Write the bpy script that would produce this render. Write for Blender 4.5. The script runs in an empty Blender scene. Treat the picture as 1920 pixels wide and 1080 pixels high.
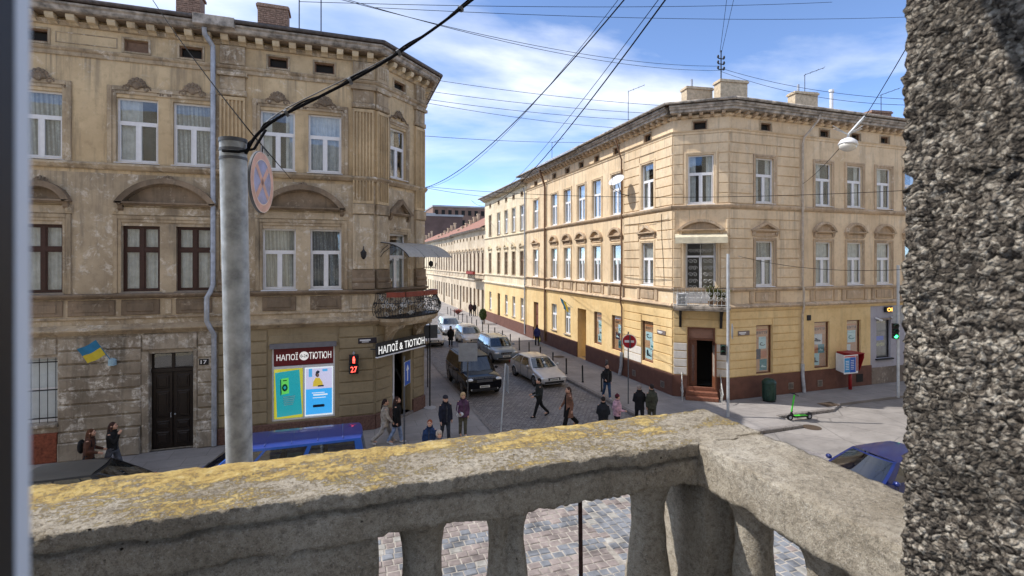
import bpy, math, random
from mathutils import Vector, Matrix, noise
PI = math.pi
rnd = random.Random(11)
sc = bpy.context.scene
COL = sc.collection

# ------------------------------------------------------------------ camera
F_PX, HOR, YAW, EYE = 933.0, 491.0, math.radians(18.66), 6.8
cam_d = bpy.data.cameras.new('camera')
cam = bpy.data.objects.new('camera', cam_d); COL.objects.link(cam)
cam.location = (0, 0, EYE); cam.rotation_euler = (PI / 2, 0, -YAW)
cam_d.sensor_width = 36.0; cam_d.lens = 36.0 * F_PX / 1920.0
cam_d.shift_y = -(540.0 - HOR) / 1920.0
cam_d.clip_start = 0.02; cam_d.clip_end = 4000.0
cam_d.dof.use_dof = True; cam_d.dof.focus_distance = 8.0; cam_d.dof.aperture_fstop = 10.0
sc.camera = cam

# ------------------------------------------------------------------ world: Nishita sky with broken cloud
SUN = Vector((-0.79, 0.36, 1.0)).normalized()
SUN_EL = math.asin(SUN.z); SUN_AZ = math.atan2(SUN.x, SUN.y)
w = bpy.data.worlds.new('World'); sc.world = w; w.use_nodes = True
nt = w.node_tree; nt.nodes.clear()
def wn(t, **k):
    n = nt.nodes.new(t)
    for a, b in k.items(): setattr(n, a, b)
    return n
out = wn('ShaderNodeOutputWorld'); bg = wn('ShaderNodeBackground')
sky = wn('ShaderNodeTexSky', sky_type='NISHITA', sun_disc=False)
sky.sun_elevation = SUN_EL; sky.sun_rotation = SUN_AZ
sky.air_density = 0.45; sky.dust_density = 0.0; sky.ozone_density = 2.2
tc = wn('ShaderNodeTexCoord'); sep = wn('ShaderNodeSeparateXYZ')
nt.links.new(tc.outputs['Generated'], sep.inputs[0])
mx = wn('ShaderNodeMath', operation='MAXIMUM'); mx.inputs[1].default_value = 0.0
nt.links.new(sep.outputs['Z'], mx.inputs[0])
ad = wn('ShaderNodeMath', operation='ADD'); ad.inputs[1].default_value = 0.14
nt.links.new(mx.outputs[0], ad.inputs[0])
dv = [wn('ShaderNodeMath', operation='DIVIDE') for _ in range(2)]
for d, o in zip(dv, ('X', 'Y')):
    nt.links.new(sep.outputs[o], d.inputs[0]); nt.links.new(ad.outputs[0], d.inputs[1])
cmb = wn('ShaderNodeCombineXYZ')
nt.links.new(dv[0].outputs[0], cmb.inputs[0]); nt.links.new(dv[1].outputs[0], cmb.inputs[1])
mp = wn('ShaderNodeMapping'); mp.inputs['Location'].default_value = (4.95, 0.3, 0.3)
mp.inputs['Rotation'].default_value = (0, 0, 0.5); mp.inputs['Scale'].default_value = (0.62, 1.0, 1)
nt.links.new(cmb.outputs[0], mp.inputs[0])
cn = wn('ShaderNodeTexNoise'); cn.inputs['Scale'].default_value = 0.85; cn.inputs['Detail'].default_value = 9
cn.inputs['Roughness'].default_value = 0.55; cn.inputs['Distortion'].default_value = 0.25
nt.links.new(mp.outputs[0], cn.inputs['Vector'])
cr = wn('ShaderNodeValToRGB'); cr.color_ramp.elements[0].position = 0.40; cr.color_ramp.elements[1].position = 0.60
cr.color_ramp.elements[0].color = (0, 0, 0, 1); cr.color_ramp.elements[1].color = (1, 1, 1, 1)
nt.links.new(cn.outputs['Fac'], cr.inputs[0])
cn2 = wn('ShaderNodeTexNoise'); cn2.inputs['Scale'].default_value = 2.4; cn2.inputs['Detail'].default_value = 6
nt.links.new(mp.outputs[0], cn2.inputs['Vector'])
cr2 = wn('ShaderNodeValToRGB'); cr2.color_ramp.elements[0].position = 0.35; cr2.color_ramp.elements[1].position = 0.62
cr2.color_ramp.elements[0].color = (2.3, 2.6, 3.2, 1); cr2.color_ramp.elements[1].color = (4.2, 4.25, 4.4, 1)
nt.links.new(cn2.outputs['Fac'], cr2.inputs[0])
mixc = wn('ShaderNodeMix', data_type='RGBA')
hz = wn('ShaderNodeMapRange'); hz.inputs['From Min'].default_value = .06; hz.inputs['From Max'].default_value = .3
nt.links.new(sep.outputs['Z'], hz.inputs['Value'])
cm_ = wn('ShaderNodeMath', operation='MULTIPLY'); nt.links.new(cr.outputs[0], cm_.inputs[0]); nt.links.new(hz.outputs[0], cm_.inputs[1])
nt.links.new(cm_.outputs[0], mixc.inputs['Factor']); nt.links.new(sky.outputs[0], mixc.inputs['A'])
nt.links.new(cr2.outputs[0], mixc.inputs['B'])
nt.links.new(mixc.outputs['Result'], bg.inputs['Color'])
bg.inputs['Strength'].default_value = 0.15
nt.links.new(bg.outputs[0], out.inputs['Surface'])

# ------------------------------------------------------------------ sun and exposure
sd = bpy.data.lights.new('sun', 'SUN'); so = bpy.data.objects.new('sun', sd); COL.objects.link(so)
sd.energy = 2.2; sd.angle = math.radians(0.5); sd.color = (1.0, 0.96, 0.90)
so.rotation_euler = SUN.to_track_quat('Z', 'Y').to_euler(); so.location = (-20, 10, 40)
vs = sc.view_settings; vs.view_transform = 'Standard'; vs.look = 'None'; vs.gamma = 1.0; vs.exposure = 1.3
vs.use_curve_mapping = False

# ------------------------------------------------------------------ surveying helpers: sight lines onto real planes
SA, CA = math.sin(YAW), math.cos(YAW)
def ray(x, y):
    d = (x - 960.0) / F_PX
    return (SA + CA * d, CA - SA * d, (HOR - y) / F_PX)
def gnd(x, y, z=0.0):
    r = ray(x, y); k = (z - EYE) / r[2]; return (r[0] * k, r[1] * k, z)
def atd(x, y, d):
    r = ray(x, y); return Vector((r[0] * d, r[1] * d, EYE + r[2] * d))
class Fac:
    """a facade: local (u along, p proud of the wall, z up)"""
    def __init__(s, P, u):
        s.P, s.u, s.d = P, u, (-u[1], u[0])
        s.M = Matrix(((u[0], s.d[0], 0, P[0]), (u[1], s.d[1], 0, P[1]), (0, 0, 1, 0), (0, 0, 0, 1)))
    def px(s, x, y):
        r = ray(x, y); k = (s.P[0] * s.d[0] + s.P[1] * s.d[1]) / (r[0] * s.d[0] + r[1] * s.d[1])
        return ((r[0] * k - s.P[0]) * s.u[0] + (r[1] * k - s.P[1]) * s.u[1], EYE + r[2] * k)
    def w(s, u, p, z): return s.M @ Vector((u, -p, z))

# ------------------------------------------------------------------ mesh builder
class MB:
    def __init__(s, M=None): s.v, s.f, s.mi, s.M = [], [], [], M
    def add(s, vs_, fs, mi=0):
        o = len(s.v)
        s.v += [Vector(v) for v in vs_]
        s.f += [tuple(i + o for i in f) for f in fs]; s.mi += [mi] * len(fs); return s
    def box(s, a0, a1, b0, b1, c0, c1, mi=0):
        vs_ = [(x, y, z) for z in (c0, c1) for y in (b0, b1) for x in (a0, a1)]
        return s.add(vs_, [(0, 2, 3, 1), (4, 5, 7, 6), (0, 1, 5, 4), (2, 6, 7, 3), (0, 4, 6, 2), (1, 3, 7, 5)], mi)
    def fb(s, u0, u1, p0, p1, z0, z1, mi=0):            # box in facade coordinates (p = proud)
        return s.box(u0, u1, -p1, -p0, z0, z1, mi)
    def cbox(s, u0, u1, p0, p1, z0, z1, c=0.02, mi=0):  # front face chamfered
        a = [(u0, -p0, z0), (u1, -p0, z0), (u1, -p0, z1), (u0, -p0, z1)]
        b = [(u0, -p1 + c, z0), (u1, -p1 + c, z0), (u1, -p1 + c, z1), (u0, -p1 + c, z1)]
        d = [(u0 + c, -p1, z0 + c), (u1 - c, -p1, z0 + c), (u1 - c, -p1, z1 - c), (u0 + c, -p1, z1 - c)]
        fs = [(8, 9, 10, 11)]
        for i in range(4):
            j = (i + 1) % 4
            fs += [(i, j, j + 4, i + 4), (i + 4, j + 4, j + 8, i + 8)]
        return s.add(a + b + d, fs, mi)
    def prism(s, poly, a0, a1, axis='u', mi=0):         # polygon in (p,z) swept along u ; or (u,z) swept along p
        n = len(poly)
        if axis == 'u': vs_ = [(a, -p, z) for a in (a0, a1) for p, z in poly]
        elif axis == 'p': vs_ = [(u, -a, z) for a in (a1, a0) for u, z in poly]
        else: vs_ = [(x, y, a) for a in (a0, a1) for x, y in poly]
        fs = [tuple(range(n))[::-1], tuple(range(n, 2 * n))] + [(i, (i + 1) % n, (i + 1) % n + n, i + n) for i in range(n)]
        return s.add(vs_, fs, mi)
    def tube(s, pts, r, seg=8, mi=0, cap=True, flat=1.0):
        pts = [Vector(p) for p in pts]; n = len(pts); rs = r if isinstance(r, (list, tuple)) else [r] * n
        o = len(s.v); prev = None
        for i, p in enumerate(pts):
            t = (pts[min(i + 1, n - 1)] - pts[max(i - 1, 0)])
            t = t.normalized() if t.length > 1e-9 else Vector((0, 0, 1))
            if prev is None: a = t.orthogonal().normalized()
            else:
                a = prev - t * prev.dot(t)
                a = a.normalized() if a.length > 1e-6 else t.orthogonal().normalized()
            prev = a; b = t.cross(a)
            for k in range(seg):
                q = 2 * PI * k / seg
                s.v.append(p + (a * math.cos(q) + b * math.sin(q) * flat) * rs[i])
        for i in range(n - 1):
            for k in range(seg):
                k2 = (k + 1) % seg
                s.f.append((o + i * seg + k, o + i * seg + k2, o + (i + 1) * seg + k2, o + (i + 1) * seg + k)); s.mi.append(mi)
        if cap:
            s.f.append(tuple(o + k for k in range(seg))[::-1]); s.f.append(tuple(o + (n - 1) * seg + k for k in range(seg))); s.mi += [mi, mi]
        return s
    def lathe(s, prof, c=(0, 0, 0), seg=16, mi=0, a0=0.0, sx=1.0, sy=1.0):
        o = len(s.v); n = len(prof)
        for r, z in prof:
            for k in range(seg):
                q = a0 + 2 * PI * k / seg
                s.v.append(Vector((c[0] + r * math.cos(q) * sx, c[1] + r * math.sin(q) * sy, c[2] + z)))
        for i in range(n - 1):
            for k in range(seg):
                k2 = (k + 1) % seg
                s.f.append((o + i * seg + k, o + i * seg + k2, o + (i + 1) * seg + k2, o + (i + 1) * seg + k)); s.mi.append(mi)
        s.f.append(tuple(o + k for k in range(seg))[::-1]); s.f.append(tuple(o + (n - 1) * seg + k for k in range(seg))); s.mi += [mi, mi]
        return s
    def ell(s, c, r, seg=10, rings=7, mi=0):
        prof = [(max(0.02, math.sin(PI * i / rings)), -math.cos(PI * i / rings)) for i in range(rings + 1)]
        o = len(s.v)
        s.lathe(prof, (0, 0, 0), seg, mi)
        for i in range(o, len(s.v)):
            v = s.v[i]; s.v[i] = Vector((c[0] + v.x * r[0], c[1] + v.y * r[1], c[2] + v.z * r[2]))
        return s
    def cap(s, p0, r0, p1, r1, seg=8, mi=0):            # closed tapered capsule
        p0, p1 = Vector(p0), Vector(p1); t = (p1 - p0).normalized()
        return s.tube([p0 - t * r0 * .9, p0 - t * r0 * .55, p0, p1, p1 + t * r1 * .55, p1 + t * r1 * .9],
                      [r0 * .35, r0 * .82, r0, r1, r1 * .82, r1 * .35], seg, mi)
    def loft(s, rings, mi=0, cap=True):
        o = len(s.v); n = len(rings[0])
        for r in rings: s.v += [Vector(p) for p in r]
        for i in range(len(rings) - 1):
            for k in range(n):
                k2 = (k + 1) % n
                s.f.append((o + i * n + k, o + i * n + k2, o + (i + 1) * n + k2, o + (i + 1) * n + k)); s.mi.append(mi)
        if cap:
            s.f.append(tuple(o + k for k in range(n))[::-1]); s.f.append(tuple(o + (len(rings) - 1) * n + k for k in range(n))); s.mi += [mi, mi]
        return s
    def mesh(s, name, mats, smooth=False):
        me = bpy.data.meshes.new(name)
        me.from_pydata([(s.M @ v if s.M else v)[:] for v in s.v], [], s.f)
        for m in (mats if isinstance(mats, (list, tuple)) else [mats]): me.materials.append(m)
        me.polygons.foreach_set('material_index', s.mi)
        if smooth: me.polygons.foreach_set('use_smooth', [True] * len(s.f))
        me.update(); return me
    def build(s, name, mats, parent=None, smooth=False, local=False):
        o = bpy.data.objects.new(name, s.mesh(name, mats, smooth)); COL.objects.link(o); attach(o, parent, local); return o

def attach(o, parent, local=False):
    if parent is not None:
        o.parent = parent
        if not local and parent.type == 'EMPTY': o.matrix_parent_inverse = parent.matrix_basis.inverted()
def tag(o, label=None, cat=None, group=None, kind=None):
    for k, v in (('label', label), ('category', cat), ('group', group), ('kind', kind)):
        if v: o[k] = v
    return o
def thing(name, label, cat, loc, rz=0.0, group=None):
    o = bpy.data.objects.new(name, None); COL.objects.link(o); o.empty_display_size = 0.2
    o.location = loc; o.rotation_euler = (0, 0, rz)
    return tag(o, label, cat, group)
def obj(name, me, parent=None, M=None, local=False):
    o = bpy.data.objects.new(name, me); COL.objects.link(o)
    if M is not None: o.matrix_basis = M
    attach(o, parent, local); return o
def smooth_by_angle(o, deg=35):
    me = o.data; me.polygons.foreach_set('use_smooth', [True] * len(me.polygons))
    me.set_sharp_from_angle(angle=math.radians(deg)); return o
def copy_tree(o, parent=None):
    c = o.copy(); COL.objects.link(c); c.parent = parent
    for ch in list(o.children): copy_tree(ch, c)
    return c

# ------------------------------------------------------------------ lettering (converted to meshes while the scene is still empty)
TXT = {}
def text_mesh(body, bold=0.0):
    key = (body, bold)
    if key not in TXT:
        c = bpy.data.curves.new('lettering', 'FONT'); c.body = body; c.offset = bold; c.resolution_u = 3; c.align_x = 'CENTER'; c.align_y = 'CENTER'
        o = bpy.data.objects.new('lettering', c); COL.objects.link(o)
        me = bpy.data.meshes.new_from_object(o)
        bpy.data.objects.remove(o); bpy.data.curves.remove(c)
        xs = [v.co.x for v in me.vertices]; ys = [v.co.y for v in me.vertices]
        TXT[key] = ([v.co.copy() for v in me.vertices], [tuple(p.vertices) for p in me.polygons], min(xs), max(xs), min(ys), max(ys))
        bpy.data.meshes.remove(me)
    return TXT[key]
def lettering(mb, body, u0, u1, z0, z1, p, mi=0, bold=0.0, flip=False):
    vs_, fs, x0, x1, y0, y1 = text_mesh(body, bold)
    f = lambda x: u0 + (x - x0) / (x1 - x0) * (u1 - u0)
    mb.add([(f(v.x), -p, z0 + (v.y - y0) / (y1 - y0) * (z1 - z0)) for v in vs_], fs, mi)
for _t, _b in (('НАПОЇ & ТЮТЮН', .012), ('НАПОЇ', .012), ('ТЮТЮН', .012), ('0-24', .02), ('17', .02), ('27', 0), ('ОБ', .02), ('RANGE ROVER', .02), ('ВЗУТТЯ', .02), ('ОБМІН', .01)):
    text_mesh(_t, _b)

# ------------------------------------------------------------------ materials
MATS = {}
def srgb(r, g, b):
    f = lambda c: (c / 255.0 / 12.92) if c / 255.0 <= 0.04045 else ((c / 255.0 + 0.055) / 1.055) ** 2.4
    return (f(r), f(g), f(b), 1)
class NB:
    """small node-tree helper"""
    def __init__(s, name):
        s.m = bpy.data.materials.new(name); s.m.use_nodes = True; s.t = s.m.node_tree; s.t.nodes.clear()
        s.o = s.n('ShaderNodeOutputMaterial'); s.b = s.n('ShaderNodeBsdfPrincipled'); s.l(s.b.outputs[0], s.o.inputs['Surface'])
        s.g = s.n('ShaderNodeNewGeometry'); MATS[name] = s.m
    def n(s, t, **k):
        x = s.t.nodes.new(t)
        for a, b in k.items(): setattr(x, a, b)
        return x
    def l(s, a, b): s.t.links.new(a, b)
    def pos(s, scale=(1, 1, 1), rot=(0, 0, 0), loc=(0, 0, 0), local=False):
        m = s.n('ShaderNodeMapping'); m.inputs['Scale'].default_value = scale; m.inputs['Rotation'].default_value = rot; m.inputs['Location'].default_value = loc
        if local: s.l(s.n('ShaderNodeTexCoord').outputs['Object'], m.inputs[0])
        else: s.l(s.g.outputs['Position'], m.inputs[0])
        return m.outputs[0]
    def noise(s, vec, scale, detail=5, rough=.55, dist=0):
        x = s.n('ShaderNodeTexNoise'); x.inputs['Scale'].default_value = scale; x.inputs['Detail'].default_value = detail
        x.inputs['Roughness'].default_value = rough; x.inputs['Distortion'].default_value = dist; s.l(vec, x.inputs['Vector']); return x.outputs['Fac']
    def ramp(s, fac, stops):
        r = s.n('ShaderNodeValToRGB'); e = r.color_ramp.elements
        while len(e) < len(stops): e.new(0.5)
        for k, (p, c) in enumerate(stops):
            e[k].position = p; e[k].color = c if len(c) == 4 else (*c, 1)
        s.l(fac, r.inputs[0]); return r.outputs[0]
    def mask(s, fac, a, b):
        if a > b: return s.ramp(fac, [(b, (1, 1, 1, 1)), (a, (0, 0, 0, 1))])
        return s.ramp(fac, [(a, (0, 0, 0, 1)), (b, (1, 1, 1, 1))])
    def mix(s, fac, a, b, mode='MIX', amount=None):
        x = s.n('ShaderNodeMix', data_type='RGBA', blend_type=mode)
        for src, i in ((a, 'A'), (b, 'B')):
            if isinstance(src, tuple): x.inputs[i].default_value = src if len(src) == 4 else (*src, 1)
            else: s.l(src, x.inputs[i])
        if isinstance(fac, (int, float)): x.inputs['Factor'].default_value = fac
        else: s.l(fac, x.inputs['Factor'])
        return x.outputs['Result']
    def math(s, op, a, b):
        x = s.n('ShaderNodeMath', operation=op)
        for src, i in ((a, 0), (b, 1)):
            if isinstance(src, (int, float)): x.inputs[i].default_value = src
            else: s.l(src, x.inputs[i])
        return x.outputs[0]
    def fin(s, col, rough=.85, metal=0.0, bump=None, strength=.3, dist=.01, spec=.3):
        if isinstance(col, tuple): s.b.inputs['Base Color'].default_value = col if len(col) == 4 else (*col, 1)
        else: s.l(col, s.b.inputs['Base Color'])
        if isinstance(rough, (int, float)): s.b.inputs['Roughness'].default_value = rough
        else: s.l(rough, s.b.inputs['Roughness'])
        s.b.inputs['Metallic'].default_value = metal; s.b.inputs['Specular IOR Level'].default_value = spec
        if bump is not None:
            x = s.n('ShaderNodeBump'); x.inputs['Strength'].default_value = strength; x.inputs['Distance'].default_value = dist
            s.l(bump, x.inputs['Height']); s.l(x.outputs[0], s.b.inputs['Normal'])
        return s.m
def plaster(name, base, dark, peel, peel_a=.60, peel_b=.68, grime=.55, seed=0.0, grime_col=(.10, .085, .065), runs=()):
    k = NB(name); P = k.pos(loc=(seed, seed * .7, seed * .3))
    big = k.noise(P, .55, 6, .6); c = k.ramp(big, [(.30, dark), (.62, base)])
    pz = k.noise(P, 1.9, 10, .72, .6); pm = k.mask(pz, peel_a, peel_b)
    fine = k.noise(P, 9, 6, .7); fm = k.mask(fine, .42, .58)
    c = k.mix(k.math('MULTIPLY', pm, fm), c, peel)
    st = k.noise(k.pos((2.6, 2.6, .28), loc=(seed, 0, seed)), 1.0, 8, .68); sm = k.mask(st, .50, .74)
    c = k.mix(k.math('MULTIPLY', sm, grime), c, grime_col)
    if runs:                                               # rain runs starting at the ledges
        rs = k.mask(k.noise(k.pos((5.5, 5.5, .10), loc=(seed, 0, 0)), 1.0, 5, .6), .56, .66); sz = k.n('ShaderNodeSeparateXYZ'); k.l(k.g.outputs['Position'], sz.inputs[0])
        wob = k.math('ADD', sz.outputs['Z'], k.math('MULTIPLY', k.noise(k.pos((2.2, 2.2, 0)), 1.0, 4, .6), 1.6))
        for lz in runs:
            mr = k.n('ShaderNodeMapRange'); mr.inputs['From Min'].default_value = lz - .6; mr.inputs['From Max'].default_value = lz + .75; k.l(wob, mr.inputs['Value'])
            below = k.math('LESS_THAN', sz.outputs['Z'], lz + .02); c = k.mix(k.math('MULTIPLY', k.math('MULTIPLY', k.math('MULTIPLY', rs, mr.outputs[0]), below), .55), c, grime_col)
    bl = k.noise(P, 4.5, 8, .7); c = k.mix(k.math('MULTIPLY', k.mask(bl, .5, .7), .45), c, tuple(q * .72 for q in dark[:3]))
    sp = k.noise(P, 38, 4, .7); c = k.mix(k.math('MULTIPLY', k.mask(sp, .56, .72), .3), c, dark)
    h = k.math('ADD', k.math('MULTIPLY', sp, .35), k.math('MULTIPLY', pm, -.5))
    return k.fin(c, .92, 0, h, .45, .02, .15)
def simple(name, col, rough=.6, metal=0.0, var=.12, scale=8, bump=0.0, bscale=60, spec=.4, local=True, coat=0.0):
    k = NB(name); P = k.pos(local=local); nz = k.noise(P, scale, 5, .6)
    lo = tuple(c * (1 - var * 1.6) for c in col[:3]); hi = tuple(min(1, c * (1 + var)) for c in col[:3])
    c = k.ramp(nz, [(.3, lo), (.7, hi)])
    bm = k.noise(P, bscale, 4, .6) if bump else None
    m = k.fin(c, rough, metal, bm, bump, .01, spec)
    if coat: k.b.inputs['Coat Weight'].default_value = coat; k.b.inputs['Coat Roughness'].default_value = .04
    return m
def emit(name, col, s=1.0):
    k = NB(name); k.fin(tuple(c * .5 for c in col[:3]), .5); k.b.inputs['Emission Color'].default_value = (*col[:3], 1); k.b.inputs['Emission Strength'].default_value = s; return k.m

M_A = plaster('plaster_ochre', srgb(210, 187, 150), srgb(176, 153, 120), srgb(226, 212, 188), .57, .66, .7, 3.1, (.14, .12, .10), [13.86, 10.02])
M_A1 = plaster('plaster_ochre_worn', srgb(194, 176, 149), srgb(152, 136, 114), srgb(226, 216, 200), .51, .60, .8, 8.3, (.12, .108, .095), [10.02, 5.5])
M_Ag = plaster('plaster_grey_stone', srgb(172, 160, 143), srgb(124, 113, 100), srgb(220, 213, 202), .49, .58, .9, 5.2)
M_As = plaster('plaster_olive_shop', srgb(158, 143, 116), srgb(138, 124, 100), srgb(216, 209, 197), .70, .76, .4, 1.2)
M_At = plaster('trim_ochre', srgb(190, 171, 143), srgb(140, 122, 100), srgb(222, 210, 191), .52, .62, .9, 2.2)
M_Ad = plaster('trim_dark_relief', srgb(148, 130, 110), srgb(100, 87, 73), srgb(196, 181, 161), .57, .67, .8, 4.4)
M_Am = plaster('modillion_cream', srgb(220, 202, 170), srgb(180, 158, 126), srgb(230, 218, 196), .6, .7, .6, 1.7)
M_plA = simple('plinth_brown_granite', srgb(110, 82, 72), .75, 0, .3, 18, .2, 60, local=False)
M_red = simple('brick_red_render', srgb(130, 72, 52), .9, 0, .3, 12, .3, 40, local=False)
M_B = plaster('plaster_peach', srgb(226, 204, 172), srgb(206, 182, 149), srgb(233, 220, 199), .56, .66, .6, 6.6, (.24, .2, .16), [13.2, 9.44])
M_Bs = plaster('plaster_peach_grimy', srgb(202, 178, 149), srgb(166, 145, 122), srgb(222, 207, 187), .53, .63, .8, 9.1, (.16, .14, .115), [9.44, 5.3])
M_By = plaster('plaster_yellow_ground', srgb(226, 199, 150), srgb(210, 179, 127), srgb(230, 212, 176), .63, .73, .3, 7.7, (.27, .22, .15))
M_Bw = plaster('paint_white_patch', srgb(214, 208, 200), srgb(200, 194, 186), srgb(220, 216, 210), .7, .8, .2, 3.3)
M_plB = simple('plinth_brown_paint', srgb(104, 70, 58), .8, 0, .15, 3, .1, 40, local=False)
M_grey = plaster('paint_grey_lilac', srgb(170, 168, 178), srgb(160, 158, 168), srgb(186, 184, 190), .7, .8, .15, 2.9)
M_rubble = plaster('plinth_grey_stone', srgb(140, 128, 118), srgb(96, 88, 82), srgb(170, 160, 150), .5, .6, .5, 6.1)
M_P = plaster('plaster_cream_pale', srgb(224, 210, 182), srgb(200, 182, 152), srgb(232, 222, 204), .55, .65, .6, 4.7, (.24, .2, .16))
M_Fb = plaster('plaster_far_beige', srgb(208, 192, 168), srgb(174, 156, 132), srgb(224, 212, 194), .55, .65, .7, 2.7, (.2, .17, .14))
M_white = simple('window_white', srgb(226, 226, 228), .45, 0, .04, 6)
M_brown = simple('window_dark_brown', srgb(62, 36, 32), .45, 0, .2, 10)
M_bwin = simple('window_old_brown', srgb(120, 92, 70), .6, 0, .2, 10)
M_sill = simple('sill_tin', srgb(140, 130, 122), .5, .3, .2, 6)
M_zinc = simple('zinc_grey', srgb(172, 176, 184), .45, .3, .18, 5)
M_rust = simple('roof_tin_rusty', srgb(112, 84, 70), .7, .1, .35, 3, .2, 20, local=False)
M_tile = simple('roof_tile_brown', srgb(150, 106, 88), .85, 0, .25, 6, .5, 14, local=False)
M_eave = simple('eave_old_grey', srgb(166, 156, 144), .9, 0, .45, 3.5, .5, 30, local=False)
M_black = simple('black_paint', (.012, .012, .014), .5, 0, .2, 20)
M_iron = simple('iron_dark', (.03, .03, .032), .55, .4, .3, 30)
M_ironw = simple('iron_whitish', srgb(196, 196, 192), .5, .2, .25, 30)
M_dark = simple('interior_dark', (.02, .018, .016), .9, 0, .1, 2)
M_cable = simple('cable_black', (.012, .012, .014), .95, 0, .2, 30, spec=.05)
M_brick = simple('chimney_brick', srgb(150, 122, 104), .95, 0, .35, 14, .5, 30, local=False)
M_chim = simple('chimney_render', srgb(196, 178, 150), .95, 0, .2, 6, .4, 30, local=False)
def glass(name='window_glass', ior=.07, tint=(.93, .96, .97), graze=.8):
    k = NB(name); k.t.nodes.remove(k.b)
    tr = k.n('ShaderNodeBsdfTransparent'); tr.inputs[0].default_value = (*tint, 1)
    gl = k.n('ShaderNodeBsdfGlossy'); gl.inputs['Roughness'].default_value = .02; gl.inputs['Color'].default_value = (.95, .97, 1, 1)
    lw = k.n('ShaderNodeLayerWeight'); lw.inputs['Blend'].default_value = .5
    fr = k.n('ShaderNodeMath', operation='MULTIPLY_ADD'); pw = k.n('ShaderNodeMath', operation='POWER'); pw.inputs[1].default_value = 3.0
    k.l(lw.outputs['Facing'], pw.inputs[0]); k.l(pw.outputs[0], fr.inputs[0]); fr.inputs[1].default_value = graze; fr.inputs[2].default_value = ior
    bp = k.n('ShaderNodeBump'); bp.inputs['Strength'].default_value = .06; bp.inputs['Distance'].default_value = .02
    k.l(k.noise(k.pos(), 1.6, 2, .5), bp.inputs['Height']); k.l(bp.outputs[0], gl.inputs['Normal'])
    mx_ = k.n('ShaderNodeMixShader'); k.l(fr.outputs[0], mx_.inputs[0]); k.l(tr.outputs[0], mx_.inputs[1]); k.l(gl.outputs[0], mx_.inputs[2])
    k.l(mx_.outputs[0], k.o.inputs['Surface']); return k.m
M_glass = glass()
M_cglass = glass('vehicle_glass', .12, (.30, .36, .36))
def lace(name, lo, hi, hole, sc_=9, amt=.35):
    k = NB(name); P = k.pos((1, 1, 1))
    wv = k.n('ShaderNodeTexWave', bands_direction='DIAGONAL'); wv.inputs['Scale'].default_value = 1.6; wv.inputs['Distortion'].default_value = 2.5
    k.l(k.pos((3, 3, .12)), wv.inputs['Vector'])
    vo = k.n('ShaderNodeTexVoronoi'); vo.inputs['Scale'].default_value = sc_; k.l(P, vo.inputs['Vector'])
    c = k.ramp(wv.outputs['Fac'], [(.1, lo), (.9, hi)])
    c = k.mix(k.math('MULTIPLY', k.mask(vo.outputs['Distance'], .25, .5), amt), c, hole)
    return k.fin(c, .9)
LACES = [lace('curtain_lace_a', srgb(136, 134, 130), srgb(192, 190, 184), srgb(110, 108, 106)), lace('curtain_lace_b', srgb(166, 160, 148), srgb(206, 200, 188), srgb(140, 134, 124), 6, .25), lace('curtain_lace_c', srgb(112, 112, 112), srgb(160, 160, 158), srgb(84, 84, 84), 13, .45)]
M_drape = simple('curtain_pale', srgb(196, 194, 190), .9, 0, .15, 5)
M_wood = simple('door_dark_wood', srgb(34, 25, 21), .5, 0, .3, 14, .2, 50)
M_wood2 = simple('door_brown_wood', srgb(112, 70, 50), .5, 0, .2, 14, .1, 50)
# ================================================================== GROUND, ROADS, PAVEMENTS
def cobbles(name, c1, c2, mort, sx, sy, rot=0.0, bump=.6):
    k = NB(name); P = k.pos((1 / sx, 1 / sx, 1), (0, 0, rot))
    P2 = k.pos(); d = k.noise(P2, 3.0, 3, .5)
    vadd = k.n('ShaderNodeVectorMath', operation='ADD'); cmb_ = k.n('ShaderNodeCombineXYZ')
    k.l(k.math('MULTIPLY', d, .9), cmb_.inputs[0]); k.l(k.math('MULTIPLY', d, .6), cmb_.inputs[1]); k.l(P, vadd.inputs[0]); k.l(cmb_.outputs[0], vadd.inputs[1])
    b = k.n('ShaderNodeTexBrick'); b.inputs['Scale'].default_value = 1.0; b.inputs['Brick Width'].default_value = 1.0; b.inputs['Row Height'].default_value = sy / sx
    b.inputs['Mortar Size'].default_value = .07; b.inputs['Mortar Smooth'].default_value = .4; b.inputs['Bias'].default_value = 0
    b.inputs['Color1'].default_value = c1; b.inputs['Color2'].default_value = c2; b.inputs['Mortar'].default_value = mort; k.l(vadd.outputs[0], b.inputs['Vector'])
    pt = k.mask(k.noise(P2, .45, 6, .65), .5, .64); fn = k.noise(P2, 7, 6, .7)
    c = k.mix(k.math('MULTIPLY', pt, .55), b.outputs['Color'], (.26, .245, .235, 1))
    c = k.mix(k.mask(fn, .45, .75), c, tuple(x * .55 for x in c1[:3]))
    h = k.math('ADD', k.math('MULTIPLY', b.outputs['Fac'], -.8), k.math('MULTIPLY', fn, .5))
    return k.fin(c, .72, 0, h, bump, .03, .35)
M_cob = cobbles('cobbles_dark', srgb(150, 144, 140), srgb(112, 108, 108), srgb(70, 66, 64), .21, .16, bump=.9)
M_cob2 = cobbles('cobbles_main_road', srgb(150, 142, 140), srgb(128, 122, 122), srgb(160, 154, 148), .26, .22)
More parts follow.
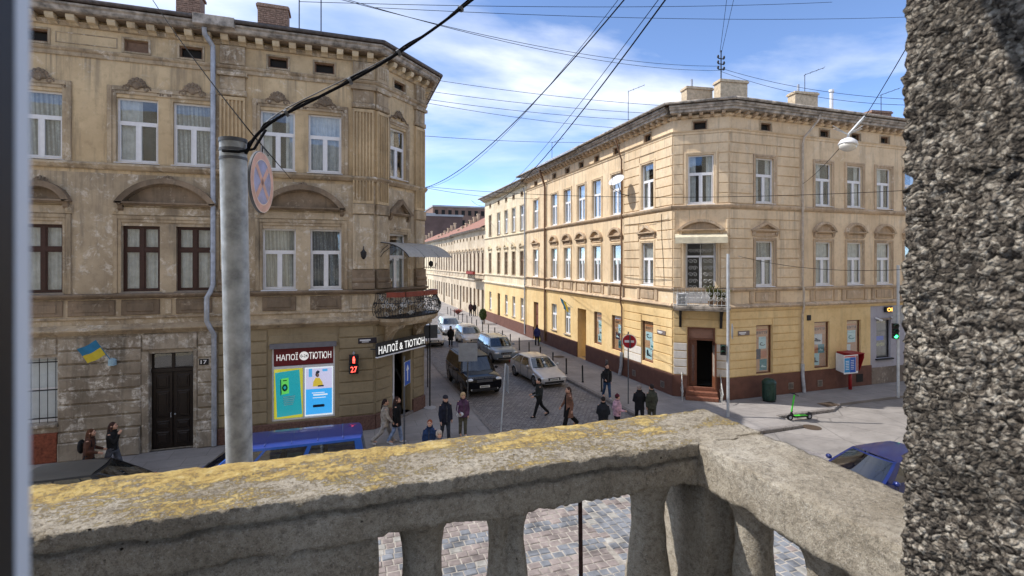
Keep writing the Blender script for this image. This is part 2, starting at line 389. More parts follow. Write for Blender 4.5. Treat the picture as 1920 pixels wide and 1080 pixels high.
def slabs():
    k = NB('pavement_concrete'); P = k.pos(); n1 = k.noise(P, .7, 7, .65); n2 = k.noise(P, 16, 5, .7)
    c = k.ramp(n1, [(.3, srgb(132, 127, 124)), (.68, srgb(160, 154, 150))]); c = k.mix(k.math('MULTIPLY', k.mask(n2, .5, .75), .35), c, srgb(112, 108, 106))
    b = k.n('ShaderNodeTexBrick'); b.inputs['Scale'].default_value = 1; b.inputs['Brick Width'].default_value = 1.15; b.inputs['Row Height'].default_value = .8; b.inputs['Mortar Size'].default_value = .012
    b.inputs['Color1'].default_value = (1, 1, 1, 1); b.inputs['Color2'].default_value = (.93, .93, .93, 1); b.inputs['Mortar'].default_value = (.6, .58, .56, 1); k.l(P, b.inputs['Vector'])
    c = k.mix(.8, c, b.outputs['Color'], 'MULTIPLY')
    return k.fin(c, .85, 0, n2, .25, .01, .3)
M_pav = slabs()
def asph():
    k = NB('asphalt_pale_worn'); P = k.pos(); n1 = k.noise(P, .5, 8, .7); n2 = k.noise(P, 45, 4, .7)
    c = k.ramp(n1, [(.3, srgb(124, 119, 115)), (.7, srgb(158, 152, 147))]); c = k.mix(k.math('MULTIPLY', n2, .25), c, srgb(110, 106, 102))
    c = k.mix(k.math('MULTIPLY', k.mask(k.noise(k.pos((.35, 1.6, 1)), 1.0, 6, .7), .5, .66), .45), c, srgb(112, 107, 103)); c = k.mix(k.math('MULTIPLY', k.mask(k.noise(P, 1.8, 7, .7), .58, .68), .5), c, srgb(98, 93, 90))
    cr_ = k.n('ShaderNodeTexVoronoi', feature='DISTANCE_TO_EDGE'); cr_.inputs['Scale'].default_value = .5
    k.l(k.pos(), cr_.inputs['Vector']); c = k.mix(k.math('MULTIPLY', k.mask(cr_.outputs['Distance'], .015, .005), .5), c, srgb(90, 86, 84))
    return k.fin(c, .85, 0, n2, .25, .01, .3)
M_asph = asph()
M_kerb = simple('kerb_granite', srgb(126, 120, 116), .8, 0, .3, 10, .3, 40, local=False)
M_soil = simple('ground_grit', srgb(120, 114, 108), .95, 0, .3, .5, .2, 10, local=False)
RZ = -0.12
g = MB(); g.add([(-1500, -1500, -.3), (1500, -1500, -.3), (1500, 1500, -.3), (-1500, 1500, -.3)], [(0, 1, 2, 3)])
tag(g.build('ground', M_soil), kind='structure')
def sheet(name, rects, z, mat):
    m = MB()
    for x0, x1, y0, y1 in rects: m.add([(x0, y0, z), (x1, y0, z), (x1, y1, z), (x0, y1, z)], [(0, 1, 2, 3)])
    return tag(m.build(name, mat), kind='structure')
FX0, FX1, FY0, FY1 = -3.6, 13.6, 6.0, 15.5
sheet('road', [(-160, FX0, 4.6, 17.2), (FX1, 160, 4.6, 17.2), (FX0, FX1, 4.6, FY0), (FX0, FX1, FY1, 17.2)], RZ, M_cob2)
sheet('mortar_bed', [(FX0, FX1, FY0, FY1)], RZ - .016, simple('mortar_pale', srgb(162, 155, 146), .9, 0, .3, 4, .2, 60, local=False))
sheet('side_street', [(4.0, 13.5, 17.2, 170)], RZ, M_cob)
def slabpoly(name, poly, mat, z1=0.0):
    m = MB(); m.prism(poly, -.29, z1, axis='z'); return tag(m.build(name, mat), kind='structure')
def arc(cx, cy, r, a0, a1, n=8): return [(cx + r * math.cos(math.radians(a0 + (a1 - a0) * i / n)), cy + r * math.sin(math.radians(a0 + (a1 - a0) * i / n))) for i in range(n + 1)]
pav_l = slabpoly('pavement', [(-160, 17.2)] + arc(4.3, 18.6, 1.4, -90, 0) + [(5.7, 170), (3.2, 170), (3.2, 23.4), (.85, 21.1), (-160, 21.1)], M_pav)
pav_r = slabpoly('pavement', [(12.3, 170), (12.3, 18.4)] + arc(14.95, 18.4, 2.65, 180, 270)[1:] + [(18.1, 15.75), (18.1, 17.0), (21.4, 17.0), (22.6, 17.6), (160, 17.6), (160, 21.0), (18.3, 21.0), (16.6, 22.2), (16.6, 170)], M_pav)
pav_n = slabpoly('pavement', [(-160, 4.6), (-160, -3), (160, -3), (160, 4.6)], M_pav)
slabpoly('parking_apron', [(18.12, 15.74), (18.12, 16.98), (21.4, 16.98), (22.6, 17.58), (60, 17.58), (60, 12.2), (17.0, 12.2), (15.2, 15.6)], M_asph, RZ + .012)
def kerb_run(parent, pts, n):
    for i in range(n):
        a = Vector(pts(i / n)); b = Vector(pts((i + 1) / n)); t = (b - a); L = t.length; t.normalize(); nrm = Vector((-t.y, t.x))
        m = MB(); M = Matrix(((t.x, nrm.x, 0, a.x), (t.y, nrm.y, 0, a.y), (0, 0, 1, 0), (0, 0, 0, 1)))
        j = rnd.uniform(-.008, .008)
        m.M = M; m.cbox(.008, L - .008, -.15, .035 + j, -.2, .022 + j * .5, .02); m.build('kerb_stone', M_kerb, parent)
kerb_run(pav_r, lambda t: (12.3, 62 - t * 43.6), 44)
a_ = arc(14.95, 18.4, 2.65, 180, 270, 24); kerb_run(pav_r, lambda t: a_[round(t * 4) * 6], 4)
kerb_run(pav_r, lambda t: (14.95 + t * 3.12, 15.75), 3)
kerb_run(pav_r, lambda t: (18.13 + t * 3.25, 17.0), 3)
b_ = arc(4.3, 18.6, 1.4, -90, 0, 24); kerb_run(pav_l, lambda t: b_[round(t * 3) * 8], 3)
kerb_run(pav_l, lambda t: (5.7, 18.6 + t * 22), 22)
kerb_run(pav_l, lambda t: (-12 + t * 16.3, 17.2), 16)
# setts of the main road, every one a stone with its own top
ST = [simple('sett_blue_grey', srgb(118, 121, 127), .75, 0, .4, 2.2, .5, 30, local=False), simple('sett_red_brown', srgb(140, 129, 125), .75, 0, .35, 2.2, .5, 30, local=False), simple('sett_pale_grey', srgb(158, 155, 149), .8, 0, .3, 2.2, .5, 30, local=False)]
def sett_geo(lx, ly, hgt=.1, c=.016):
    x, y = lx / 2, ly / 2
    vs_ = [(-x, -y, -hgt), (x, -y, -hgt), (x, y, -hgt), (-x, y, -hgt), (-x, -y, -c), (x, -y, -c), (x, y, -c), (-x, y, -c), (-x + c, -y + c, 0), (x - c, -y + c, 0), (x - c, y - c, 0), (-x + c, y - c, 0)]
    fs = [(8, 9, 10, 11)]
    for i in range(4):
        j = (i + 1) % 4; fs += [(i, j, j + 4, i + 4), (i + 4, j + 4, j + 8, i + 8)]
    return vs_, fs
def proj(x, y, z):
    d = x * SA + y * CA; r = x * CA - y * SA; return 960 + F_PX * r / d, HOR - F_PX * (z - EYE) / d
setts = []
row = 0; y = FY0
while y < FY1:
    hh = .235; off = rnd.random() * .3; x = FX0 + off
    stripe = (0, 0, 1, 1, 1)[row % 5]
    while x < 6.0:
        ww = rnd.uniform(.21, .31)
        kk = stripe if rnd.random() < .86 else rnd.choice((0, 1, 2))
        if y < 8.6 and x < 1.6: kk = 2 if rnd.random() < .8 else kk
        setts.append((x + ww / 2, y + hh / 2, ww - .022, hh - .022, kk)); x += ww
    row += 1; y += hh
x = 6.14
while x < FX1:
    ww = .235; y = FY0 + rnd.random() * .2
    while y < FY1:
        hh = rnd.uniform(.21, .31); setts.append((x + ww / 2, y + hh / 2, ww - .022, hh - .022, rnd.choice((0, 0, 0, 0, 1, 2)))); y += hh
    x += ww
WINS = [(712, 760, 1000, 1085), (822, 912, 955, 1085), (980, 1178, 930, 1085), (1440, 1545, 1000, 1085)]
cand = []
for i, s_ in enumerate(setts):
    X, Y = proj(s_[0], s_[1], RZ)
    if any(a <= X <= b and c <= Y <= d for a, b, c, d in WINS): cand.append((s_[0] ** 2 + s_[1] ** 2, i))
near = set(i for _, i in sorted(cand)[:300])
rd = thing('sett_paving', None, None, (6, 10, RZ)); rd['kind'] = 'structure'
smesh = {}
mass = MB()
for i, (x, y, lx, ly, kk) in enumerate(setts):
    dz = rnd.uniform(-.012, .008); rz = rnd.uniform(-.06, .06)
    if i in near:
        if (kk,) not in smesh:
            m = MB(); m.add(*sett_geo(.25, .21)); smesh[(kk,)] = m.mesh('sett', ST[kk])
        obj('sett', smesh[(kk,)], rd, Matrix.Translation((x, y, RZ + dz)) @ Matrix.Rotation(rz, 4, 'Z') @ Matrix.Diagonal((lx / .25, ly / .21, 1, 1)))
    else:
        vs_, fs = sett_geo(lx, ly); c_, s2 = math.cos(rz), math.sin(rz)
        mass.add([(x + a * c_ - b * s2, y + a * s2 + b * c_, RZ + dz + h) for a, b, h in vs_], fs, kk)
so_ = mass.build('setts', ST, rd); so_['kind'] = 'stuff'
# iron covers and a gully in the apron and road
def cover(name, label, x, y, z, r, square=False):
    m = MB()
    if square: m.box(x - r, x + r, y - r * .7, y + r * .7, z, z + .008)
    else: m.lathe([(r, 0), (r, .008), (r * .9, .01), (r * .86, .006), (.02, .006)], (x, y, z), 20)
    tag(m.build(name, simple('cast_iron_' + name + str(int(x * 10)), srgb(92, 78, 66), .7, .4, .3, 30, .3, 80)), label, 'cover')
px_, py_, _ = gnd(1522, 802, RZ); cover('manhole_cover', 'rusty round manhole cover beside the kerb corner near the green scooter', px_, py_, RZ + .013, .36)
px_, py_, _ = gnd(1560, 764); cover('drain_grate', 'dark rectangular drain cover at the pavement edge beyond the green scooter', 21.9, 17.35 + .3, .004, .42, True)
px_, py_, _ = gnd(1048, 669); cover('manhole_cover', 'dark round manhole cover in the pavement behind the beige sedan', px_, py_, .004, .4)

# ================================================================== THE BALCONY WE STAND ON
def concrete():
    k = NB('concrete_lichen'); P = k.pos(); n1 = k.noise(P, 5, 9, .72); n2 = k.noise(P, 60, 8, .78); n3 = k.noise(P, 190, 4, .75)
    c = k.ramp(n1, [(.28, srgb(146, 135, 117)), (.5, srgb(174, 163, 145)), (.72, srgb(200, 191, 175))])
    c = k.mix(k.math('MULTIPLY', k.mask(n2, .47, .62), .62), c, srgb(98, 90, 78)); c = k.mix(k.math('MULTIPLY', k.mask(n3, .56, .66), .5), c, srgb(222, 216, 204))
    c = k.mix(k.math('MULTIPLY', k.mask(k.noise(P, 330, 3, .7), .56, .64), .6), c, srgb(70, 64, 56))
    pit = k.n('ShaderNodeTexVoronoi'); pit.inputs['Scale'].default_value = 46; k.l(P, pit.inputs['Vector'])
    pm = k.math('MULTIPLY', k.mask(pit.outputs['Distance'], .17, .08), k.mask(k.noise(P, 6, 3), .60, .64)); c = k.mix(pm, c, srgb(52, 46, 40))
    se = k.n('ShaderNodeSeparateXYZ'); k.l(k.g.outputs['True Normal'], se.inputs[0]); sp = k.n('ShaderNodeSeparateXYZ'); k.l(k.g.outputs['Position'], sp.inputs[0])
    lm = k.noise(k.pos((2.4, 7.5, 3)), 1.0, 9, .70, .5); lf = k.noise(P, 120, 6, .8); lc1 = k.noise(P, 34, 6, .75)
    side = k.math('MULTIPLY', k.mask(sp.outputs['X'], .93, 1.12), -.10)
    far = k.math('MULTIPLY', k.math('SUBTRACT', sp.outputs['Y'], 1.30), .5)
    gr_ = k.math('ADD', k.math('MULTIPLY', k.math('SUBTRACT', lf, .5), .85), k.math('MULTIPLY', k.math('SUBTRACT', lc1, .5), .5))
    lv = k.math('ADD', k.math('ADD', k.math('ADD', lm, gr_), side), far)
    lk = k.math('MULTIPLY', k.mask(lv, .45, .54), k.math('MULTIPLY', k.mask(se.outputs['Z'], .5, .75), k.math('GREATER_THAN', sp.outputs['Z'], 6.262)))
    lc = k.ramp(lc1, [(.32, srgb(152, 122, 68)), (.45, srgb(186, 154, 84)), (.56, srgb(204, 174, 98)), (.7, srgb(216, 198, 146))])
    lc = k.mix(k.math('MULTIPLY', k.mask(lf, .54, .64), .6), lc, srgb(158, 142, 104))
    c = k.mix(k.math('MULTIPLY', lk, .82), c, lc)
    h = k.math('ADD', k.math('ADD', k.math('ADD', k.math('MULTIPLY', n2, 1.0), k.math('MULTIPLY', n3, .5)), k.math('MULTIPLY', pm, -1.5)), k.math('MULTIPLY', lk, .5))
    return k.fin(c, .95, 0, h, 1.0, .008, .12)
M_con = concrete()
def rough_bar(name, poly, a0, a1, na, M, parent, mat, amp=.004, chip=.012, step=.012, seed=0.0, wob=None):
    """closed cross-section swept along local x with weathered relief; poly = [(y,z)]"""
    pts = []
    for i in range(len(poly)):
        p, q = Vector(poly[i]), Vector(poly[(i + 1) % len(poly)]); n = max(1, int((q - p).length / step))
        for j in range(n): pts.append((p + (q - p) * (j / n), min(j, n - j) * (q - p).length / n))
    cy = sum(p[0] for p in poly) / len(poly); cz = sum(p[1] for p in poly) / len(poly)
    mb = MB(M); rings = []
    for i in range(na + 1):
        x = a0 + (a1 - a0) * i / na; ring = []
        for p, e in pts:
            q = Vector((x, p.x, p.y)); s_ = q + Vector((seed, seed, seed))
            d = Vector((noise.noise(s_ * 11), noise.noise(s_ * 11 + Vector((7, 3, 1))), noise.noise(s_ * 11 + Vector((1, 9, 4))))) * amp
            d += Vector((0, noise.noise(s_ * 45), noise.noise(s_ * 45 + Vector((5, 5, 5))))) * amp * .6
            if e < step * 1.3:
                k_ = max(0.0, noise.noise(s_ * 16 + Vector((3, 3, 3)))) ** 1.4 * chip + abs(noise.noise(s_ * 60)) * chip * .25
                d += Vector((0, cy - p.x, cz - p.y)).normalized() * k_
            if wob: d += Vector(wob(x, p.x, p.y))
            ring.append(q + d)
        rings.append(ring)
    mb.loft(rings); return mb.build(name, mat, parent, True)
bal = thing('stone_balcony', 'weathered concrete balcony with lichen covered rail in the foreground', 'balcony', (0, .9, 5.2))
RT = 6.28
YI, YO, XI, XO = 1.18, 1.45, .962, 1.205
def crk(x, y, z):
    if -.075 < z - RT < -.02: return (0, 0, .009 * noise.noise(Vector((x * 7, 2, 0))) + .007 * noise.noise(Vector((x * 26, 2, 0))) + .003 * noise.noise(Vector((x * 80, 2, 0))))
    if z - RT < -.1: return (0, 0, -.012 * max(0, noise.noise(Vector((x * 10, y * 8, 6)))) + .016 * max(0, noise.noise(Vector((x * 16, y * 10, 9)))) + .006 * noise.noise(Vector((x * 60, y * 40, 2))))
    return (0, 0, 0)
sec = lambda i, o, s_: [(i, RT), (i - .002 * s_, RT - .034), (i + .022 * s_, RT - .040), (i + .022 * s_, RT - .045), (i + .004 * s_, RT - .052), (i + .006 * s_, RT - .118), (o - .01 * s_, RT - .118), (o, RT - .045), (o, RT)]
rough_bar('handrail', sec(YI, YO, 1)[::-1], -2.4, XO, 560, None, bal, M_con, .004, .016, .008, 0, crk)
MY = Matrix(((0, -1, 0, 0), (-1, 0, 0, YI), (0, 0, 1, 0), (0, 0, 0, 1)))   # local x runs back towards us, local y = -X
rough_bar('handrail', [(-a, b) for a, b in [(XI, RT - .002), (XI + .004, RT - .118), (XO - .01, RT - .118), (XO, RT - .002)]], -.02, .9, 90, MY, bal, M_con, .004, .014, .011, 4.2)
rough_bar('panel', [(1.20, RT - .116), (1.20, 5.36), (1.43, 5.36), (1.43, RT - .116)], -2.4, .075, 90, None, bal, M_con, .004, .01, .03, 2.2)
rough_bar('base_course', [(1.18, 5.44), (1.18, 5.34), (1.45, 5.34), (1.45, 5.44)], .07, XO, 40, None, bal, M_con, .003, .01, .03, 1.2)
rough_bar('base_course', [(-XI, 5.44), (-XI, 5.34), (-XO, 5.34), (-XO, 5.44)], -.02, .9, 40, MY, bal, M_con, .003, .01, .03, 7.2)
m = MB(); m.box(-2.4, 1.3, .3, 1.5, 5.18, 5.35); m.build('floor_slab', simple('floor_dark', srgb(86, 80, 72), .95, 0, .3, 8, .4, 40, local=False), bal)  # unseen floor kept dark to cut bounce light onto the rail
prof = [(.074, 0), (.074, .05), (.06, .06), (.06, .085), (.078, .13), (.086, .19), (.080, .28), (.068, .40), (.056, .50), (.049, .58), (.050, .63), (.058, .67), (.074, .70), (.094, .722), (.11, .745)]
def baluster(x, y, seed, broken=False):
    m = MB(); pr = []
    for (r0, z0), (r1, z1) in zip(prof, prof[1:]):
        for j in range(3): pr.append((r0 + (r1 - r0) * j / 3, z0 + (z1 - z0) * j / 3))
    pr.append(prof[-1])
    m.lathe([(r, z) for r, z in pr], (x, y, 5.435), 28)
    for i, v in enumerate(m.v):
        d = Vector((v.x - x, v.y - y, 0)); n = noise.noise(v * 14 + Vector((seed, 0, 0))) * .08 + noise.noise(v * 50) * .04
        if broken:
            q = math.atan2(d.y, d.x); f = max(0, 1 - abs(q + 1.45 + .25 * math.sin(v.z * 17)) / .62)
            n -= .62 * min(1, f * 2.2) * (1 if v.z > 5.7 else .4)
        m.v[i] = v + d * n
    m.build('baluster', M_con, bal, True)
for x, s_, b_2 in ((.194, 1, False), (.429, 2, True), (.885, 5, False)): baluster(x, 1.315, s_, b_2)
for y in (1.10, .865, .63): baluster(1.083, y, y * 9)
rough_bar('corner_post', [(1.19, 6.17), (1.19, 5.42), (1.44, 5.42), (1.44, 6.17)], 1.0, 1.195, 16, None, bal, M_con, .005, .02, .03, 3.2)
# broken lump of concrete with a bare reinforcing bar where a baluster is missing
m = MB(); m.tube([(.655, 1.315, 5.40), (.657, 1.313, 5.8), (.654, 1.316, 6.17)], .0065, 8); m.build('reinforcing_bar', simple('rusty_bar', srgb(72, 48, 40), .85, .2, .4, 60, .4, 120), bal, True)
m = MB(); m.ell((.665, 1.30, 6.158), (.085, .075, .03), 20, 10)
m.ell((.735, 1.31, 6.155), (.05, .06, .042), 16, 8)
m.ell((.59, 1.29, 6.158), (.035, .045, .028), 14, 8)
for i, v in enumerate(m.v): m.v[i] = v + Vector((noise.noise(v * 26), noise.noise(v * 26 + Vector((4, 4, 4))), noise.noise(v * 26 + Vector((8, 1, 4))))) * .022
m.build('broken_concrete', M_con, bal)
# the house we look out of: rough stone jamb, coarse wall, added shade ledge and the white door frame
def jamb_mat():
    k = NB('jamb_rough_stone'); P = k.pos(); n2 = k.noise(P, 210, 6, .8); n0 = k.noise(P, 9, 6, .65); warp = k.n('ShaderNodeVectorMath', operation='ADD'); sc_ = k.n('ShaderNodeVectorMath', operation='SCALE')
    nz = k.n('ShaderNodeTexNoise'); nz.inputs['Scale'].default_value = 60; k.l(P, nz.inputs['Vector']); k.l(nz.outputs['Color'], sc_.inputs[0]); sc_.inputs['Scale'].default_value = .012; k.l(P, warp.inputs[0]); k.l(sc_.outputs[0], warp.inputs[1])
    vo = k.n('ShaderNodeTexVoronoi'); vo.inputs['Scale'].default_value = 150; k.l(warp.outputs[0], vo.inputs['Vector']); v2 = k.n('ShaderNodeTexVoronoi'); v2.inputs['Scale'].default_value = 270; k.l(warp.outputs[0], v2.inputs['Vector'])
    sx_ = k.n('ShaderNodeSeparateColor'); k.l(vo.outputs['Color'], sx_.inputs[0]); sy_ = k.n('ShaderNodeSeparateColor'); k.l(v2.outputs['Color'], sy_.inputs[0])
    t = k.math('ADD', k.math('MULTIPLY', sx_.outputs[0], .6), k.math('MULTIPLY', sy_.outputs[0], .4))
    c = k.ramp(t, [(.15, srgb(48, 43, 39)), (.4, srgb(98, 90, 81)), (.62, srgb(140, 130, 117)), (.88, srgb(196, 186, 170))])
    c = k.mix(k.math('MULTIPLY', k.mask(vo.outputs['Distance'], .45, .75), .4), c, srgb(44, 40, 37))
    c = k.mix(k.math('MULTIPLY', k.mask(n0, .48, .62), .55), c, srgb(74, 68, 61)); c = k.mix(k.math('MULTIPLY', k.mask(n2, .55, .65), .4), c, srgb(40, 37, 34))
    h = k.math('ADD', k.math('MULTIPLY', vo.outputs['Distance'], -1.0), k.math('ADD', k.math('MULTIPLY', v2.outputs['Distance'], -.4), k.math('MULTIPLY', n2, .3)))
    return k.fin(c, .95, 0, h, 1.0, .012, .1)
M_jamb = jamb_mat()
own = thing('own_house', 'rough grey stone wall edge filling the right side of the view', 'wall', (1.2, .2, 0))
MZ = Matrix(((0, 1, 0, 0), (0, 0, 1, 0), (1, 0, 0, 0), (0, 0, 0, 1)))      # local x = up, (y,z) = world (X,Y)
def jw(x, y, z):
    q = Vector((x, y, z)); g_ = (1 - noise.voronoi(q * 105)[0][0]) * .007 + abs(noise.noise(q * 40)) * .008 + abs(noise.noise(q * 120)) * .005
    return (noise.noise(q * 90) * .004, -g_ + .008 - .006 * noise.noise(q * 16), g_ * .45 - .014 * max(0, 1 - abs(x - 6.905) / .012))
rough_bar('jamb', [(.694, .24), (.86, .24), (.86, .452), (.694, .452)], 6.2, 7.35, 310, MZ, own, M_jamb, .003, .006, .0042, 0, jw)
m = MB()
m.box(.71, 1.15, .06, .44, 0, 6.2); m.box(.71, 1.15, .06, .44, 7.35, 9); m.box(.72, 1.15, .0, .24, 6.2, 7.35); m.box(.86, 1.15, .24, .43, 6.2, 7.35); m.box(1.15, 4, .0, .42, 0, 16); m.box(-4, -.42, 0, .42, 0, 16)
m.box(-.42, .71, .0, .42, 0, 5.3); m.box(-.42, .71, .0, .42, 9.0, 16); m.box(.71, 1.15, .0, .42, 9, 16)
m.build('wall', simple('own_wall_dark_render', srgb(120, 112, 102), .95, 0, .3, 6, .4, 40, local=False), own)
m = MB(); m.box(4.0, 60, .0, .42, 0, 17.5); m.box(-60, -4.0, 0, .42, 0, 17.5); m.build('wall', M_P, own)
m = MB(); m.box(-.9, 1.6, .42, .56, 7.62, 7.8); m.build('added_shade_ledge', M_Ag, own)  # unseen ledge added above the door to shade the top of the jamb
df = thing('balcony_door_frame', 'blurred white balcony door frame at the far left edge', 'door frame', (-.2, .3, 5.35))
# the frame stands a hand's breadth from the lens
m = MB(); m.box(-.12, -.0570, .1157, .1200, 5.36, 7.6); m.build('frame_edge', M_white, df)
m = MB(); m.box(-.12, -.0572, .1085, .1156, 5.36, 7.6); m.build('rubber_seal', M_black, df)
m = MB(); m.box(-.12, -.0570, .07, .1084, 5.36, 7.6); m.build('frame_leaf', M_white, df)
# ================================================================== FACADE PARTS
def wallgrid(fac, parent, u0, u1, z0, z1, opens, mat, depth=.3, name='wall'):
    us = sorted({u0, u1, *[o[0] for o in opens], *[o[1] for o in opens]}); zs = sorted({z0, z1, *[o[2] for o in opens], *[o[3] for o in opens]})
    us = [u for u in us if u0 <= u <= u1]; zs = [z for z in zs if z0 <= z <= z1]
    mb = MB(fac.M)
    for a, b in zip(us, us[1:]):
        for c, d in zip(zs, zs[1:]):
            um, zm = (a + b) / 2, (c + d) / 2
            if any(o[0] < um < o[1] and o[2] < zm < o[3] for o in opens): continue
            mb.add([(a, 0, c), (b, 0, c), (b, 0, d), (a, 0, d)], [(0, 1, 2, 3)])
    for a, b, c, d in opens:
        c, d = max(c, z0), min(d, z1)
        if c >= d: continue
        e = depth
        mb.add([(a, 0, c), (a, 0, d), (a, e, d), (a, e, c), (b, 0, c), (b, 0, d), (b, e, d), (b, e, c)], [(0, 3, 2, 1), (4, 5, 6, 7), (0, 4, 7, 3), (1, 2, 6, 5)])
    return mb.build(name, mat, parent)
def window(fac, parent, u0, u1, z0, z1, style='white', inset=.14, curtain='lace', sill=True, cscale=1.0):
    """frame mesh = the window; its panes, curtain and sill are sub-parts"""
    fm = {'white': M_white, 'brown': M_brown, 'old': M_bwin}[style]
    f, p0, p1 = .065, -inset - .05, -inset
    m = MB(fac.M); W, Hh = u1 - u0, z1 - z0; panes = []
    m.fb(u0, u0 + f, p0, p1, z0, z1); m.fb(u1 - f, u1, p0, p1, z0, z1); m.fb(u0 + f, u1 - f, p0, p1, z0, z0 + f); m.fb(u0 + f, u1 - f, p0, p1, z1 - f, z1)
    zt = z0 + Hh * (.62 if style == 'white' else .64); t = .055; uc = (u0 + u1) / 2
    m.fb(u0 + f, u1 - f, p0, p1 + .006, zt - t, zt + t)
    if style == 'white':
        m.fb(uc - t, uc + t, p0, p1 + .004, z0 + f, zt - t)
        for a, b in ((u0 + f, uc - t), (uc + t, u1 - f)):      # casement sashes
            s_ = .03; m.fb(a, a + s_, p0, p1 + .015, z0 + f, zt - t); m.fb(b - s_, b, p0, p1 + .015, z0 + f, zt - t); m.fb(a + s_, b - s_, p0, p1 + .015, z0 + f, z0 + f + s_); m.fb(a + s_, b - s_, p0, p1 + .015, zt - t - s_, zt - t)
            panes.append((a + s_, b - s_, z0 + f + s_, zt - t - s_))
        panes.append((u0 + f, u1 - f, zt + t, z1 - f))
    else:
        m.fb(uc - t, uc + t, p0, p1 + .01, z0 + f, zt - t); m.fb(uc - t, uc + t, p0, p1 + .01, zt + t, z1 - f)
        for a, b in ((u0 + f, uc - t), (uc + t, u1 - f)):
            for c, d in ((z0 + f, zt - t), (zt + t, z1 - f)):
                s_ = .045; m.fb(a, a + s_, p0, p1 - .01, c, d); m.fb(b - s_, b, p0, p1 - .01, c, d); m.fb(a + s_, b - s_, p0, p1 - .01, c, c + s_); m.fb(a + s_, b - s_, p0, p1 - .01, d - s_, d)
                panes.append((a + s_, b - s_, c + s_, d - s_))
    o = m.build('window', fm, parent)
    for a, b, c, d in panes:
        m = MB(fac.M); m.fb(a, b, p0 + .02, p0 + .028, c, d); m.build('pane', M_glass, o)
    if curtain:
        m = MB(fac.M); n = 36; vs_, fs = [], []; zc0 = z0 + .02; ph = rnd.random() * 6
        for i in range(n + 1):
            u = u0 + .02 + (W - .04) * i / n; q = inset + .14 + .022 * math.sin(i * 1.25 + ph) + .012 * math.sin(i * .6 + ph)
            vs_ += [(u, q, zc0), (u, q, z1 - .04)]
        fs = [(2 * i, 2 * i + 2, 2 * i + 3, 2 * i + 1) for i in range(n)]
        if curtain == 'open':                                   # drawn to the sides, dark room between
            fs = [q for i, q in enumerate(fs) if i < n * .3 or i > n * .72]
        if curtain == 'part': fs = [q for i, q in enumerate(fs) if i < n * .55]
        m.add(vs_, fs); m.build('curtain', rnd.choice(LACES) if curtain == 'lace' else M_drape, o, True)
    if sill:
        m = MB(fac.M); m.prism([(-.12, z0 + .012), (.10, z0 - .035), (.10, z0 - .055), (-.12, z0 - .03)], u0 - .05, u1 + .05); m.build('sill', M_white if style == 'white' and sill == 'w' else M_sill, o)
    return o
def band(fac, parent, u0, u1, prof, mat, name='moulding', e0=0.0, e1=0.0):
    """prof = [(proud,z)] from bottom to top; e0/e1 let the ends run past the corner by that share of the projection"""
    m = MB(fac.M); n = len(prof); full = [(-.02, prof[0][1])] + prof + [(-.02, prof[-1][1])]
    vs_ = [(u0 - max(p, 0) * e0, -p, z) for p, z in full] + [(u1 + max(p, 0) * e1, -p, z) for p, z in full]; k = len(full)
    m.add(vs_, [tuple(range(k)), tuple(range(k, 2 * k))[::-1]] + [(i, i + k, i + 1 + k, i + 1) for i in range(k - 1)])
    return m.build(name, mat, parent)
def surround(fac, parent, u0, u1, z0, z1, wd, pr, mat, inner=.03):
    m = MB(fac.M)
    for a, b, q in ((wd, wd * .45, pr), (wd * .45, 0.0, pr * .6)):
        m.cbox(u0 - a, u0 - b, -.01, q, z0, z1 + a, .012); m.cbox(u1 + b, u1 + a, -.01, q, z0, z1 + a, .012); m.cbox(u0 - b, u1 + b, -.01, q, z1 + b, z1 + a, .012)
    return m.build('window_surround', mat, parent)
def courses(fac, parent, u0, u1, z0, z1, n, opens, mat, proud=.05, gap=.035, name='stone_course', cut=None, cham=.022):
    h = (z1 - z0) / n
    for i in range(n):
        a, b = z0 + i * h + gap / 2, z0 + (i + 1) * h - gap / 2; segs = [(u0, u1)]
        for o in opens:
            if o[2] < b - .02 and o[3] > a + .02:
                new = []
                for s_ in segs:
                    if o[1] <= s_[0] or o[0] >= s_[1]: new.append(s_); continue
                    if o[0] - s_[0] > .06: new.append((s_[0], o[0]))
                    if s_[1] - o[1] > .06: new.append((o[1], s_[1]))
                segs = new
        for s_ in segs:
            m = MB(fac.M); m.cbox(s_[0], s_[1], -.01, proud + rnd.uniform(-.004, .004), a, b, cham); m.build(name, mat(i, s_) if callable(mat) else mat, parent)
def segpoly(u0, u1, z, rise, th, n=14):
    """segmental arch strip between two arcs -> polygon in (u,z)"""
    c, hw = (u0 + u1) / 2, (u1 - u0) / 2; R_ = (hw * hw + rise * rise) / (2 * rise); a = math.asin(min(1, hw / R_)); zc = z + rise - R_
    o = [(c + R_ * math.sin(-a + 2 * a * i / n), zc + R_ * math.cos(-a + 2 * a * i / n)) for i in range(n + 1)]
    r2 = R_ - th; i_ = [(c + r2 * math.sin(-a + 2 * a * i / n), zc + r2 * math.cos(-a + 2 * a * i / n)) for i in range(n + 1)]
    return o, i_
def strip(m, o, i_, p0, p1, mi=0):
    n = len(o); vs_ = [(u, -p1, z) for u, z in o] + [(u, -p1, z) for u, z in i_] + [(u, -p0, z) for u, z in o] + [(u, -p0, z) for u, z in i_]; fs = []
    for k in range(n - 1): fs += [(k, n + k, n + k + 1, k + 1), (k, k + 1, 2 * n + k + 1, 2 * n + k), (n + k, 3 * n + k, 3 * n + k + 1, n + k + 1)]
    fs += [(0, 2 * n, 3 * n, n), (n - 1, 2 * n - 1, 4 * n - 1, 3 * n - 1)]; m.add(vs_, fs, mi)
